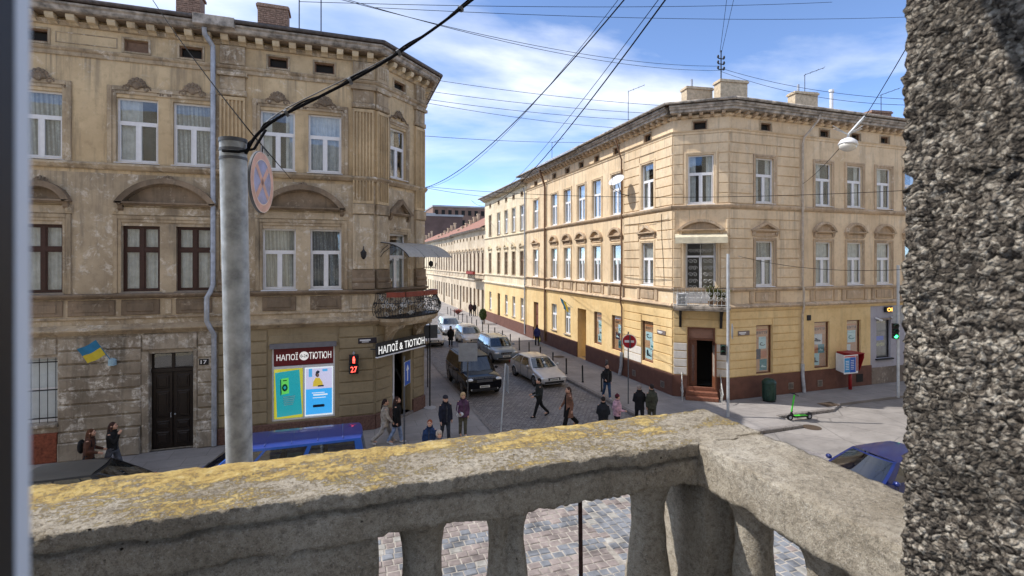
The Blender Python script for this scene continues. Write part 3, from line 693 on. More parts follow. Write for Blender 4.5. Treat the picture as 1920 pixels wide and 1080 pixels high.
def pediment(fac, parent, u0, u1, z, rise, mat, kind='arch', pr=.22, th=.16):
    m = MB(fac.M)
    if kind == 'arch':
        for k, (t0, q) in enumerate(((0, pr), (th * .38, pr * .72), (th * .7, pr * .5))):
            o, i_ = segpoly(u0 + t0, u1 - t0, z + .10, rise - t0, th - t0 + .02 * k); strip(m, o, i_, -.01, q)
        o, i_ = segpoly(u0, u1, z + .10, rise, .02)
        m.prism([(u, z_) for u, z_ in i_][::-1], -.01, pr * .18, 'p')
    else:
        c = (u0 + u1) / 2
        for t0, q in ((0, pr), (th * .45, pr * .7)):
            o = [(u0 + t0 * 1.2, z + .1), (c, z + .1 + rise - t0), (u1 - t0 * 1.2, z + .1)]; i_ = [(u0 + t0 * 1.2 + .22, z + .1), (c, z + .1 + rise - th - .03), (u1 - t0 * 1.2 - .22, z + .1)]; strip(m, o, i_, -.01, q)
        m.prism([(u0 + .1, z + .08), (u1 - .1, z + .08), (c, z + .06 + rise)], -.01, pr * .18, 'p')
    m.fb(u0, u1, -.01, pr, z + .055, z + .11); m.fb(u0 + .06, u1 - .06, -.01, pr * .7, z, z + .055)
    for u in (u0 + .14, u1 - .14): m.prism([(-.01, z), (pr * .6, z), (pr * .5, z - .12), (.03, z - .22), (-.01, z - .22)], u - .07, u + .07)
    return m.build('pediment', mat, parent)
def cartouche(fac, parent, u, z, s=1.0, mat=None, name='cartouche'):
    """shell crest: fan of lobes between two volutes and leafy tails"""
    m = MB(fac.M)
    for k in range(7):
        a = (k - 3) * .40; L = .20 * s * (1.1 - .06 * abs(k - 3)); du, dz = math.sin(a), math.cos(a)
        for q in (.45, .72, 1.0): m.ell((u + du * L * q, -.05 - .035 * (q < .9), z + dz * L * q), (.05 * s * (.7 + q * .35), .05, .055 * s * (.7 + q * .3)), 7, 5)
    m.ell((u, -.09, z + .03 * s), (.085 * s, .07, .10 * s), 10, 7)
    for sg in (-1, 1):
        for k in range(11):
            a = k * .62; r = .085 * s * (1 - k / 14); m.ell((u + sg * (.22 * s + r * math.cos(a)), -.05, z - .04 * s + r * math.sin(a)), (.032 * s, .05, .032 * s), 6, 4)
        for k in range(6):
            m.ell((u + sg * s * (.30 + k * .055), -.035, z - .06 * s + .05 * s * math.sin(k * 1.1) - k * .012), (.05 * s * (1 - k * .09), .035, .035 * s), 6, 4)
    o = m.build(name, mat or M_Ad, parent, True); return o
def flutes(fac, parent, u0, u1, z0, z1, mat, n=6, pr=.10):
    """fluted pilaster shaft: base slab with raised ribs"""
    m = MB(fac.M); m.fb(u0, u1, -.01, pr * .45, z0, z1); w_ = (u1 - u0) / (n * 2 + 1)
    m.fb(u0, u0 + w_, pr * .45, pr, z0, z1); m.fb(u1 - w_, u1, pr * .45, pr, z0, z1)
    for k in range(1, n): m.prism([(u0 + w_ * (2 * k) - w_ * .15, -0), (u0 + w_ * (2 * k) + w_ * 1.15, 0), (u0 + w_ * (2 * k + .5), 0)], 0, 0, 'p') if False else m.cbox(u0 + w_ * 2 * k, u0 + w_ * (2 * k + 1), pr * .45, pr, z0 + .12, z1 - .12, .02)
    m.fb(u0 + w_, u1 - w_, pr * .45, pr, z0, z0 + .12); m.fb(u0 + w_, u1 - w_, pr * .45, pr, z1 - .12, z1)
    return m.build('pilaster', mat, parent)
def pipe(parent, pts, r, mat, name='downpipe', clips=()):
    m = MB(); m.tube(pts, r, 12)
    o = m.build(name, mat, parent, True); smooth_by_angle(o, 40)
    for c in clips:
        q = MB(); q.tube([Vector(c) - Vector((0, 0, .025)), Vector(c) + Vector((0, 0, .025))], r * 1.18, 12); q.build('pipe_clip', mat, o if parent.type == 'EMPTY' else parent)
    return o
def modillions(fac, parent, u0, u1, n, z1, mat, h=.26, w_=.24, d=.42, scale_jit=0):
    for i in range(n):
        u = u0 + (u1 - u0) * i / (n - 1); m = MB(fac.M)
        m.prism([(-.01, z1), (d, z1), (d, z1 - h * .35), (d * .85, z1 - h * .7), (d * .45, z1 - h * .8), (.12, z1 - h), (-.01, z1 - h)], u - w_ / 2, u + w_ / 2)
        m.build('modillion', mat, parent)
def hipbox(parent, poly, z0, ridge, mat, name='roof', inset=5.0):
    pass

# ================================================================== LEFT HOUSE (ochre, shop on the corner)
YA = 21.0; q_ = math.sqrt(.5)
fA = Fac((0, YA), (1, 0)); fE = Fac((1.18, YA), (q_, q_))
LE = 3.35; EX, EY = 1.18 + LE * q_, YA + LE * q_
fS = Fac((EX, EY), (0, 1))
A0 = -16.0
hA = thing('corner_house', 'ochre three storey corner house with shop, fluted pilasters and peeling plaster', 'house', (-6, 24, 0))
WT, WF, AT = (10.33, 12.6), (5.74, 8.08), (14.24, 14.66)
topw = [(-13.2, -11.95), (-10.35, -9.1), (-7.57, -6.32), (-5.86, -4.61), (-3.02, -1.80), (-1.32, -.1)]
firw = [(-13.1, -11.9), (-10.28, -9.09), (-7.42, -6.27), (-5.77, -4.62), (-2.94, -1.77), (-1.25, -.1)]
attw = [(-12.9, -12.2), (-10.2, -9.5), (-7.34, -6.61), (-5.66, -4.93), (-2.74, -2.05), (-1.09, -.36)]
opT = [(a, b, *WT) for a, b in topw] + [(a, b, *AT) for a, b in attw]
opF = [(a, b, *WF) for a, b in firw]
wallgrid(fA, hA, A0, 1.18, 9.9, 15.2, opT, M_A)
wallgrid(fA, hA, A0, 1.18, 4.4, 9.9, opF, M_A1)
DOOR = (-6.59, -5.23, 0.0, 3.52); SHOP = (-2.62, -.34, .67, 3.45); BARW = (-11.2, -9.24, 1.32, 3.56)
wallgrid(fA, hA, A0, -4.45, 0, 4.4, [DOOR, BARW], M_Ag, .32)
wallgrid(fA, hA, -4.45, 1.18, 0, 4.4, [SHOP], M_As, .25)
eT, eB, eA, eD = (.95, 2.02, 10.40, 12.55), (.90, 2.12, 5.45, 8.0), (1.2, 1.95, 14.28, 14.62), (1.1, 2.35, .12, 3.3)
wallgrid(fE, hA, 0, LE, 9.9, 15.2, [eT, eA], M_A)
wallgrid(fE, hA, 0, LE, 4.4, 9.9, [eB], M_A1)
wallgrid(fE, hA, 0, LE, 0, 4.4, [eD], M_As, .5)
sideop = []
for k in range(4):
    sideop += [(1.8 + k * 3.2, 3.0 + k * 3.2, 10.33, 12.6), (1.8 + k * 3.2, 3.0 + k * 3.2, 5.74, 8.08)]
wallgrid(fS, hA, 0, 22, 0, 15.2, sideop, M_A)
for a, b, c, d in sideop: window(fS, hA, a, b, c, d, 'white')
m = MB(); m.add([(A0, EY + 22, 0), (A0, EY + 22, 15.2), (EX, EY + 22, 15.2), (EX, EY + 22, 0), (A0, YA, 0), (A0, YA, 15.2)], [(0, 1, 2, 3), (0, 4, 5, 1)]); m.build('wall', M_A, hA)
for k, (a, b) in enumerate(topw): window(fA, hA, a, b, *WT, 'white', .12, ('lace', 'lace', 'part', 'lace', 'open', 'plain')[k], 'w')
for k, (a, b) in enumerate(firw): window(fA, hA, a, b, *WF, 'brown' if k < 4 else 'white', .16, 'plain' if k < 4 else 'lace', True if k < 4 else 'w')
window(fE, hA, *eT, 'white', .14, 'part', 'w'); window(fE, hA, *eB, 'white', .2, 'open', False)
def attic(fac, parent, a, b, c, d, boarded=False):
    m = MB(fac.M); f = .05
    m.fb(a, a + f, -.16, -.06, c, d); m.fb(b - f, b, -.16, -.06, c, d); m.fb(a + f, b - f, -.16, -.06, c, c + f); m.fb(a + f, b - f, -.16, -.06, d - f, d)
    o = m.build('attic_opening', M_bwin, parent)
    m = MB(fac.M); m.fb(a + f, b - f, -.24 if not boarded else -.14, -.2 if not boarded else -.1, c + f, d - f); m.build('opening_fill', M_bwin if boarded else M_dark, o)  # board, elsewhere a near-black panel painted for the dark attic inside
    m = MB(fac.M); e = .07; 
    for x0, x1, y0, y1 in ((a - e, a, c - e, d + e), (b, b + e, c - e, d + e), (a, b, c - e, c), (a, b, d, d + e)): m.cbox(x0, x1, -.01, .035, y0, y1, .01)
    m.build('opening_surround', M_At, o)
for k, (a, b) in enumerate(attw): attic(fA, hA, a, b, *AT, k == 2)
attic(fE, hA, *eA)
# string courses, sills and cornices running round the corner
ring = [(fA, A0, 1.18, 0, .41), (fE, 0, LE, .41, .41), (fS, 0, 22, .41, 0)]
for fc, a, b, e0, e1 in ring:
    band(fc, hA, a, b, [(.05, 13.86), (.07, 13.92), (.07, 13.99), (.12, 14.02), (.16, 14.08), (.16, 14.11)], M_At, 'architrave', e0, e1)
    band(fc, hA, a, b, [(.05, 10.02), (.10, 10.06), (.14, 10.12), (.17, 10.16), (.17, 10.20), (.10, 10.25)], M_At, 'sill_course', e0, e1)
    band(fc, hA, a, b, [(.05, 5.50), (.10, 5.53), (.17, 5.58), (.20, 5.62), (.20, 5.66), (.10, 5.69)], M_Ad, 'sill_course', e0, e1)
    band(fc, hA, a, b, [(.06, 4.26), (.10, 4.30), (.18, 4.36), (.26, 4.42), (.26, 4.46), (.12, 4.54), (.06, 4.60)], M_At, 'cornice', e0, e1)
    band(fc, hA, a, b, [(.03, 4.78), (.06, 4.80), (.06, 4.84), (.03, 4.87)], M_At, 'moulding', e0, e1)
    band(fc, hA, a, b, [(.06, 14.86), (.10, 14.9), (.10, 14.96), (.16, 15.0)], M_At, 'bed_moulding', e0, e1)
    band(fc, hA, a, b, [(.50, 15.16), (.56, 15.18), (.60, 15.24), (.62, 15.30), (.70, 15.34), (.70, 15.40), (.30, 15.46)], M_eave, 'eave_cornice', e0, e1)
    band(fc, hA, a, b, [(.46, 15.13), (.46, 15.162)], M_Ad, 'soffit', e0, e1)
modillions(fA, hA, -15.6, 1.0, 30, 15.13, M_Am); modillions(fE, hA, .25, 3.1, 6, 15.13, M_Am, w_=.2)
modillions(fS, hA, .6, 12, 18, 15.13, M_Am)
# attic frieze panels
for k in range(len(attw) - 1):
    a, b = attw[k][1] + .2, attw[k + 1][0] - .2
    if b - a > .7 and k != 3:
        m = MB(fA.M); e = .035
        for x0, x1, y0, y1 in ((a, a + e, 14.28, 14.66), (b - e, b, 14.28, 14.66), (a + e, b - e, 14.28, 14.28 + e), (a + e, b - e, 14.66 - e, 14.66)): m.cbox(x0, x1, -.01, .02, y0, y1, .008)
        m.build('frieze_panel', M_At, hA)
# window surrounds with shell crests, top floor
for pr_ in ((0, 0), (1, 1), (2, 3), (4, 5)):
    a, b = topw[pr_[0]][0], topw[pr_[1]][1]
    surround(fA, hA, a, b, 10.25, 12.72, .26, .07, M_At)
    for k in sorted(set(pr_)): cartouche(fA, hA, (topw[k][0] + topw[k][1]) / 2, 12.98, 1.35)
surround(fE, hA, eT[0], eT[1], 10.28, 12.66, .2, .06, M_At); cartouche(fE, hA, 1.49, 13.06, 1.1)
# first floor: shared surrounds, rosette blocks, arched pediments with crests
for pr_ in ((0, 0), (1, 1), (2, 3), (4, 5)):
    a, b = firw[pr_[0]][0], firw[pr_[1]][1]
    surround(fA, hA, a, b, 5.70, 8.2, .24, .07, M_At)
    m = MB(fA.M)
    m.cbox(a - .28, b + .28, -.01, .05, 8.46, 8.74, .015)
    for u in (a - .17, b + .17):
        m.ell((u, -.06, 8.6), (.10, .05, .10), 12, 6); m.ell((u, -.10, 8.6), (.045, .03, .045), 8, 5)
    m.build('frieze_board', M_A1, hA)
    if pr_[0] == pr_[1]: a, b = a - .1, b + .1
    pediment(fA, hA, a - .14, b + .16, 8.80, .88 if b - a > 2 else .62, M_Ad, 'arch', .28, .19)
    cartouche(fA, hA, (a + b) / 2, 9.60 if b - a > 2 else 9.4, 1.15, None, 'crest')
pediment(fE, hA, .78, 2.26, 8.78, .62, M_Ad, 'tri', .24, .16)
surround(fE, hA, eB[0], eB[1], 5.70, 8.12, .16, .06, M_At)
# apron panels under the first-floor windows
for a, b in [(-15, -13.4), (-12.9, -11.6), (-10.28, -9.09), (-8.95, -7.6), (-7.42, -6.27), (-6.1, -5.9), (-5.77, -4.62), (-2.94, -1.77), (-1.25, -.1), (.2, 1.0)]:
    m = MB(fA.M); m.cbox(a, b, -.01, .045, 4.92, 5.46, .02)
    if b - a > 1: m.cbox(a + .16, b - .16, .04, .07, 5.04, 5.34, .02)
    m.build('apron_panel', M_A1 if b - a < 1 else M_Ad, hA)
# pilasters: beside the pole, at the corner on both facets, and beyond the balcony door
def pilaster_stack(fac, u0, u1, n):
    flutes(fac, hA, u0, u1, 9.15, 12.95, M_A, n, .12)
    m = MB(fac.M); m.cbox(u0 - .05, u1 + .05, -.01, .15, 13.0, 13.2, .03); m.cbox(u0, u1, -.01, .11, 13.2, 13.72, .02); m.fb(u0 - .08, u1 + .08, -.01, .20, 13.72, 13.85); m.build('capital', M_At, hA)
    m = MB(fac.M); m.cbox(u0, u1, -.01, .14, 14.14, 14.84, .02)
    for k in range(4): m.cbox(u0 + (u1 - u0) * (.12 + k * .21), u0 + (u1 - u0) * (.24 + k * .21), .13, .165, 14.3, 14.75, .01)
    m.build('triglyph', M_At, hA)
    m = MB(fac.M); m.cbox(u0 - .03, u1 + .03, -.01, .17, 8.72, 9.13, .03); m.build('collar', M_At, hA)
    m = MB(fac.M); m.cbox(u0, u1, -.01, .11, 6.5, 8.70, .02); m.cbox(u0 + .12, u1 - .12, .10, .125, 6.7, 8.5, .02); m.build('pilaster', M_A1, hA)
    m = MB(fac.M); m.prism([(-.01, 5.72), (.2, 5.72), (.2, 5.9), (.15, 5.95), (.19, 6.02), (.19, 6.08), (.13, 6.16), (.13, 6.48), (-.01, 6.48)], u0 - .04, u1 + .04); m.build('pilaster_base', M_Ad, hA)
pilaster_stack(fA, -4.36, -3.52, 6); pilaster_stack(fA, .34, 1.14, 6); pilaster_stack(fE, .05, .74, 6); pilaster_stack(fE, 2.62, 3.28, 5)
# ground floor courses: grey blocks left of the shop, olive bands round the shop
courses(fA, hA, -9.2, -6.82, .98, 4.2, 7, [(-7.3, -7.25, 5, 6)], M_Ag, .07, .05, cham=.03)
courses(fA, hA, -16, -11.3, .98, 4.2, 7, [], M_Ag, .07, .05, cham=.03)
courses(fA, hA, -5.08, -4.5, .98, 4.2, 7, [], M_Ag, .07, .05, cham=.03)
m = MB(fA.M); m.cbox(-6.78, -5.1, -.01, .10, 3.66, 4.22, .03); m.build('door_lintel', M_Ag, hA)
m = MB(fA.M); m.cbox(-11.2, -9.26, -.01, .06, 3.64, 4.2, .03); m.build('window_lintel', M_Ag, hA)
m = MB(fA.M); m.cbox(-6.82, -6.6, -.01, .05, 0, 3.6, .02); m.cbox(-5.22, -5.1, -.01, .05, .98, 3.6, .02); m.build('door_jamb', M_Ag, hA)
for a, b in ((-9.2, -6.85), (-5.1, -4.5)):
    m = MB(fA.M); m.cbox(a, b, -.01, .16, 0, .62, .04); m.cbox(a, b, -.01, .12, .62, .95, .04); m.build('plinth_stone', M_Ag, hA)
m = MB(fA.M); m.cbox(-16, -9.22, -.01, .10, 0, 1.0, .02); m.build('plinth', M_red, hA)
ob = [(-2.78, -.18, 0, 3.98)]
courses(fA, hA, -4.42, 1.14, .62, 4.22, 8, ob, M_As, .05, .04); courses(fE, hA, .04, LE - .04, .62, 4.22, 8, [(.98, 2.5, 0, 3.62)], M_As, .05, .04)
m = MB(fA.M); m.cbox(-2.74, -.22, -.01, .03, 3.56, 3.96, .02); m.cbox(-2.3, -.7, .03, .05, 3.62, 3.8, .01); m.build('shop_lintel', M_As, hA)
m = MB(fA.M); m.cbox(-4.45, 1.2, -.01, .09, 0, .60, .02); m.build('plinth', M_plA, hA)
for a, b in ((0, 1.02), (2.45, LE)):
    m = MB(fE.M); m.cbox(a, b, -.01, .09, 0, .60, .02); m.build('plinth', M_plA, hA)
# street door number 17, barred window
d = MB(fA.M); d.fb(-6.59, -5.23, -.30, -.25, 0, 3.52)
door = d.build('door', M_wood, hA)
for a, b in ((-6.53, -5.94), (-5.88, -5.29)):
    m = MB(fA.M); m.fb(a, b, -.25, -.20, .06, 2.78); lf = m.build('door_leaf', M_wood, hA)
    for c_, d_ in ((.16, .62), (.72, 1.02), (1.14, 2.1), (2.2, 2.68)):
        m = MB(fA.M); m.cbox(a + .09, b - .09, -.21, -.165, c_, d_, .03); m.cbox(a + .16, b - .16, -.17, -.145, c_ + .08, d_ - .08, .02); m.build('door_panel', M_wood, lf)
m = MB(fA.M); m.fb(-6.59, -5.23, -.25, -.17, 2.8, 2.92); m.fb(-5.96, -5.86, -.25, -.19, 2.92, 3.52); m.build('transom', M_wood, hA)
for a, b in ((-6.5, -5.97), (-5.85, -5.3)):
    m = MB(fA.M); m.fb(a, b, -.24, -.23, 2.95, 3.46); m.build('transom_pane', M_glass, hA)
m = MB(fA.M); m.ell((-5.84, .15, 1.25), (.03, .05, .03)); m.tube([(-5.97, .19, 1.15), (-5.97, .13, 1.15), (-5.97, .13, 1.3), (-5.97, .19, 1.3)], .012, 6); m.build('door_handle', M_zinc, hA)
m = MB(fA.M); m.fb(-11.2, -9.24, -.32, -.28, 1.32, 3.56, 0); bw = m.build('barred_window', M_white, hA)
m = MB(fA.M); m.fb(-11.1, -9.34, -.28, -.27, 1.42, 2.4); m.build('pane', M_glass, bw)
m = MB(fA.M); m.fb(-11.1, -9.34, -.275, -.265, 2.5, 3.46); m.build('pane', M_glass, bw)
for k in range(9):
    m = MB(fA.M); u = -11.1 + k * .225; m.tube([(u, .04, 1.34), (u, .04, 3.54)], .011, 6); m.build('bar', M_iron, bw)
for z in (1.5, 2.45, 3.4):
    m = MB(fA.M); m.fb(-11.2, -9.24, -.06, -.03, z - .02, z + .02); m.build('bar', M_iron, bw)
m = MB(fA.M); m.cbox(-11.3, -9.2, -.02, .12, 1.2, 1.31, .02); m.build('window_ledge', M_Ag, hA)
nb = MB(fA.M); nb.cbox(-5.02, -4.72, .075, .10, 3.02, 3.24, .01, 0); lettering(nb, '17', -4.97, -4.77, 3.06, 3.20, .104, 1, .02)
tag(nb.build('house_number_plate', [M_black, M_white]), 'small dark plate with white number 17 beside the old door', 'number plate')
# roof: eaves gutter, tin edge and a low brown slope
e = .74
def off(poly, d):
    out_ = []
    n = len(poly)
    for i in range(n):
        a, b, c = Vector(poly[i - 1]), Vector(poly[i]), Vector(poly[(i + 1) % n])
        n1 = Vector(((b - a).y, -(b - a).x)).normalized(); n2 = Vector(((c - b).y, -(c - b).x)).normalized(); s_ = (n1 + n2); out_.append(tuple(b + s_ * (d / (1 + n1.dot(n2)))))
    return out_
def roof(parent, foot, z, over, slope_in, rise, mat, fascia=None):
    o, i_ = off(foot, over), off(foot, -slope_in); n = len(foot); m = MB()
    m.add([(x, y, z) for x, y in o] + [(x, y, z + rise) for x, y in i_], [(k, (k + 1) % n, (k + 1) % n + n, k + n) for k in range(n)] + [tuple(range(n, 2 * n))])
    m.add([(x, y, z) for x, y in o] + [(x, y, z) for x, y in off(foot, -.05)], [(k, k + n, (k + 1) % n + n, (k + 1) % n) for k in range(n)])
    r_ = m.build('roof', mat, parent)
    g_ = MB(); o2 = off(foot, over + .04)
    for k in range(n): g_.tube([(*o2[k], z + .02), (*o2[(k + 1) % n], z + .02)], .075, 8)
    g_.build('gutter', fascia or M_zinc, r_, True); return r_
footA = [(A0, YA), (1.18, YA), (EX, EY), (EX, EY + 22), (A0, EY + 22)]
rA = roof(hA, footA, 15.47, .72, 6.5, 2.6, M_rust, simple('gutter_dark', srgb(96, 88, 84), .6, .3, .3, 6))
def chimney(parent, x, y, z0, z1, lx, ly, mat, rz=0.0, pots=0):
    m = MB(Matrix.Translation((x, y, 0)) @ Matrix.Rotation(rz, 4, 'Z')); m.box(-lx / 2, lx / 2, -ly / 2, ly / 2, z0, z1 - .16)
    m.box(-lx / 2 - .06, lx / 2 + .06, -ly / 2 - .06, ly / 2 + .06, z1 - .16, z1 - .06); m.box(-lx / 2 - .02, lx / 2 + .02, -ly / 2 - .02, ly / 2 + .02, z1 - .06, z1)
    c_ = m.build('chimney', mat, parent)
    for k in range(pots):
        q = MB(Matrix.Translation((x, y, 0)) @ Matrix.Rotation(rz, 4, 'Z')); q.tube([(-lx * .2 + k * .5, 0, z1 - .02), (-lx * .2 + k * .5, 0, z1 + .5)], .07, 8); q.build('flue', M_zinc, c_)
def bricks_on(parent, x, y, z0, z1, lx, ly):
    """front-face bricks of a bare chimney, each its own piece"""
    bw_, bh = .25, .085; k = 0; z = z0; sh = {}
    m = MB(); m.cbox(0, bw_ - .02, 0, .03, 0, bh - .016, .006); me = m.mesh('brick', M_brick)
    while z < z1 - bh:
        u = x - lx / 2 + (0 if k % 2 else -bw_ / 2)
        while u < x + lx / 2 - .02:
            a, b = max(u, x - lx / 2), min(u + bw_, x + lx / 2)
            if b - a > .06: obj('brick', me, parent, Matrix.Translation((a, y - ly / 2, z)) @ Matrix.Diagonal(((b - a) / bw_, 1, 1, 1)))
            u += bw_
        z += bh; k += 1
for px0, px1, pyt, pyb, yy in ((483, 540, 4, 46, 24.0), (330, 376, -22, 22, 24.2)):
    fy = Fac((0, yy), (1, 0)); a, zt = fy.px(px0, pyt); b, zb = fy.px(px1, pyb)
    chimney(hA, (a + b) / 2, yy + .35, zb - 1.0, zt, b - a, .7, M_brick); bricks_on(hA, (a + b) / 2, yy + .35, zb - .6, zt - .17, b - a, .7)
for x, yb, h in ((561, 55, 2.6), (602, 62, 3.4)):
    fy = Fac((0, 23.6), (1, 0)); u, z = fy.px(x, yb); m = MB(); m.tube([(u, 23.6, z - .3), (u, 23.6, z + h)], .025, 6); m.build('aerial_mast', M_iron, rA)
# rain pipe with tin hopper box
u, z = fA.px(397, 60)
pc = lambda u_, p_, z_: fA.w(u_, p_, z_)
pipe(hA, [pc(-4.74, .6, 15.2), pc(-4.74, .55, 15.0), pc(-4.56, .2, 14.72), pc(-4.56, .16, 14.4), pc(-4.56, .16, 5.95), pc(-4.62, .3, 5.7), pc(-4.72, .34, 5.5), pc(-4.72, .34, 4.65), pc(-4.62, .32, 4.4), pc(-4.52, .2, 4.15), pc(-4.52, .18, .05)], .085, M_zinc, 'downpipe', [pc(-4.56, .16, 13), pc(-4.56, .16, 11), pc(-4.56, .16, 9.0), pc(-4.56, .16, 7.2), pc(-4.52, .18, 2.6), pc(-4.52, .18, 1.0)])
m = MB(fA.M); m.cbox(-5.05, -3.75, .5, .86, 15.22, 15.58, .02); m.build('gutter_box', M_eave, hA)
# ================================================================== RIGHT CORNER HOUSE (peach over yellow)
C0, C1 = (15.85, 21.35), (17.97, 19.8); LC = math.hypot(C1[0] - C0[0], C1[1] - C0[1])
fB = Fac(C0, (0, -1)); fC = Fac(C0, ((C1[0] - C0[0]) / LC, (C1[1] - C0[1]) / LC)); fD = Fac(C1, (1, 0))
BE, DE = -21.4, 30.0
hB = thing('corner_house', 'peach and yellow three storey corner house with brown plinth and small balcony', 'house', (20, 24, 0))
cu = [-2.23, -5.55, -8.05, -10.3, -12.6, -15.05, -19.05]
bT = [(c - .58, c + .58, 9.72, 12.2) for c in cu]; bF = [(c - .56, c + .56, 5.55, 7.85) for c in cu]; bA = [(c - .33, c + .33, 13.42, 13.82) for c in cu]
bG = [(-2.82, -1.65, 1.28, 3.53), (-6.11, -4.88, 1.36, 3.5), (-8.44, -7.4, 1.36, 3.5), (-10.9, -9.58, 0.02, 3.5), (-13.1, -12.1, 1.4, 3.45), (-15.6, -14.6, 1.4, 3.45), (-19.6, -18.5, .02, 3.3)]
wallgrid(fB, hB, BE, 0, 9.6, 14.2, bT + bA, M_B); wallgrid(fB, hB, BE, 0, 4.55, 9.6, bF, M_B); wallgrid(fB, hB, BE, 0, 0, 4.55, bG, M_By, .28)
cT, cF, cA, cG = (.72, 1.92, 9.72, 12.15), (.60, 2.02, 4.72, 7.8), (.97, 1.6, 13.42, 13.84), (.69, 1.99, .56, 3.52)
wallgrid(fC, hB, 0, LC, 9.6, 14.2, [cT, cA], M_B); wallgrid(fC, hB, 0, LC, 4.55, 9.6, [cF], M_B); wallgrid(fC, hB, 0, LC, 0, 4.55, [cG], M_By, .35)
dc = [2.23, 6.22, 8.5, 10.75, 13.0, 15.6, 18.0, 20.4, 23, 25.4]
dT = [(c - .58, c + .58, 9.78, 12.05) for c in dc]; dF = [(c - .57, c + .57, 5.58, 7.85) for c in dc]; dA = [(c + .08 - .33, c + .08 + .33, 13.45, 13.83) for c in dc]
dG = [(1.66, 2.72, 1.14, 3.6), (5.58, 6.66, 1.16, 3.62), (7.93, 8.99, 1.14, 3.62), (10.17, 11.31, 1.4, 3.56)] + [(c - .55, c + .55, 1.3, 3.5) for c in dc[4:]]
wallgrid(fD, hB, 0, DE, 9.6, 14.2, dT + dA, M_B); wallgrid(fD, hB, 0, DE, 4.55, 9.6, dF, M_B)
wallgrid(fD, hB, 0, 9.72, 0, 4.55, dG[:3], M_By, .28); wallgrid(fD, hB, 9.72, DE, 0, 4.55, dG[3:], M_grey, .28)
m = MB(); m.add([(15.85, 42.75, 0), (15.85, 42.75, 14.2), (48, 42.75, 14.2), (48, 42.75, 0), (47.97, 19.8, 0), (47.97, 19.8, 14.2)], [(0, 1, 2, 3), (3, 2, 5, 4)]); m.build('wall', M_B, hB)
for o in bT: window(fB, hB, *o, 'white', .1, rnd.choice(['plain', 'lace', 'open']), 'w')
for o in bF: window(fB, hB, *o, 'white', .1, rnd.choice(['plain', 'lace']), 'w')
window(fC, hB, *cT, 'white', .1, 'open', 'w')
for k, o in enumerate(dT): window(fD, hB, *o, 'white', .1, 'open' if k % 2 == 0 else 'part', 'w')
for o in dF: window(fD, hB, *o, 'white', .1, rnd.choice(['plain', 'open', 'lace']), 'w')
for fc, L_ in ((fB, bA), (fC, [cA]), (fD, dA)):
    for o in L_: attic(fc, hB, *o)
for o in dG[4:]: window(fD, hB, *o, 'white', .1, 'plain')
for o in (bG[4], bG[5]): window(fB, hB, *o, 'white', .1, 'plain')
ring = [(fB, BE, 0, 0, .30), (fC, 0, LC, .30, .34), (fD, 0, DE, .34, 0)]
for fc, a, b, e0, e1 in ring:
    band(fc, hB, a, b, [(.03, 13.2), (.05, 13.24), (.05, 13.30), (.10, 13.34), (.13, 13.38)], M_B, 'architrave', e0, e1)
    band(fc, hB, a, b, [(.04, 9.44), (.09, 9.48), (.13, 9.54), (.15, 9.60), (.15, 9.63), (.06, 9.68)], M_Bs, 'sill_course', e0, e1)
    band(fc, hB, a, b, [(.05, 5.32), (.10, 5.36), (.14, 5.42), (.14, 5.46), (.06, 5.50)], M_Bs, 'sill_course', e0, e1)
    band(fc, hB, a, b, [(.04, 4.34), (.06, 4.38), (.10, 4.44), (.10, 4.48)], M_By, 'moulding', e0, e1)
    band(fc, hB, a, b, [(.10, 4.48), (.17, 4.53), (.2, 4.58), (.12, 4.66), (.05, 4.70)], M_Bs, 'cornice', e0, e1)
    band(fc, hB, a, b, [(.08, 14.0), (.14, 14.06), (.14, 14.12)], M_B, 'bed_moulding', e0, e1)
    band(fc, hB, a, b, [(.42, 14.2), (.50, 14.22), (.50, 14.34), (.58, 14.36), (.60, 14.44), (.66, 14.46), (.66, 14.56), (.2, 14.62)], M_eave, 'eave_cornice', e0, e1)
modillions(fB, hB, -21.2, -.3, 40, 14.2, M_Bs, .2, .16, .4); modillions(fC, hB, .3, 2.35, 5, 14.2, M_Bs, .2, .16, .4); modillions(fD, hB, .3, 29, 54, 14.2, M_Bs, .2, .16, .4)
# rusticated corner: courses of plaster blocks with open joints
B_PIPE, D_PIPE = -4.72, 4.62
pad = lambda o, e: (o[0] - e, o[1] + e, o[2] - .3, o[3] + e)
courses(fB, hB, B_PIPE + .12, -.02, 9.7, 13.2, 7, [pad(bT[0], .2)], M_B, .045, .045, 'plaster_course', cham=.012); courses(fB, hB, B_PIPE + .12, -.02, 5.5, 9.42, 8, [pad(bF[0], .2), (-3.1, -1.36, 8.0, 8.9)], M_B, .045, .045, 'plaster_course', cham=.012)
courses(fC, hB, .03, LC - .03, 9.7, 13.2, 7, [pad(cT, .24)], M_B, .045, .045, 'plaster_course', cham=.012); courses(fC, hB, .03, LC - .03, 5.5, 9.42, 8, [pad(cF, .22), (.1, 2.5, 8.2, 9.0)], M_B, .045, .045, 'plaster_course', cham=.012)
courses(fD, hB, .03, D_PIPE - .12, 9.7, 13.2, 7, [pad(dT[0], .2)], M_B, .045, .045, 'plaster_course', cham=.012); courses(fD, hB, .03, D_PIPE - .12, 5.5, 9.42, 8, [pad(dF[0], .2), (1.3, 3.2, 8.0, 8.9)], M_B, .045, .045, 'plaster_course', cham=.012)
courses(fB, hB, B_PIPE + .12, -.02, 1.1, 4.34, 7, [bG[0]], lambda i, s_: M_Bw if i < 2 and s_[1] < -2 else M_By, .045, .045, 'plaster_course', cham=.012)
courses(fC, hB, .03, LC - .03, 1.1, 4.34, 8, [pad(cG, .03)], lambda i, s_: M_Bw if i < 4 else M_By, .045, .045, 'plaster_course', cham=.012)
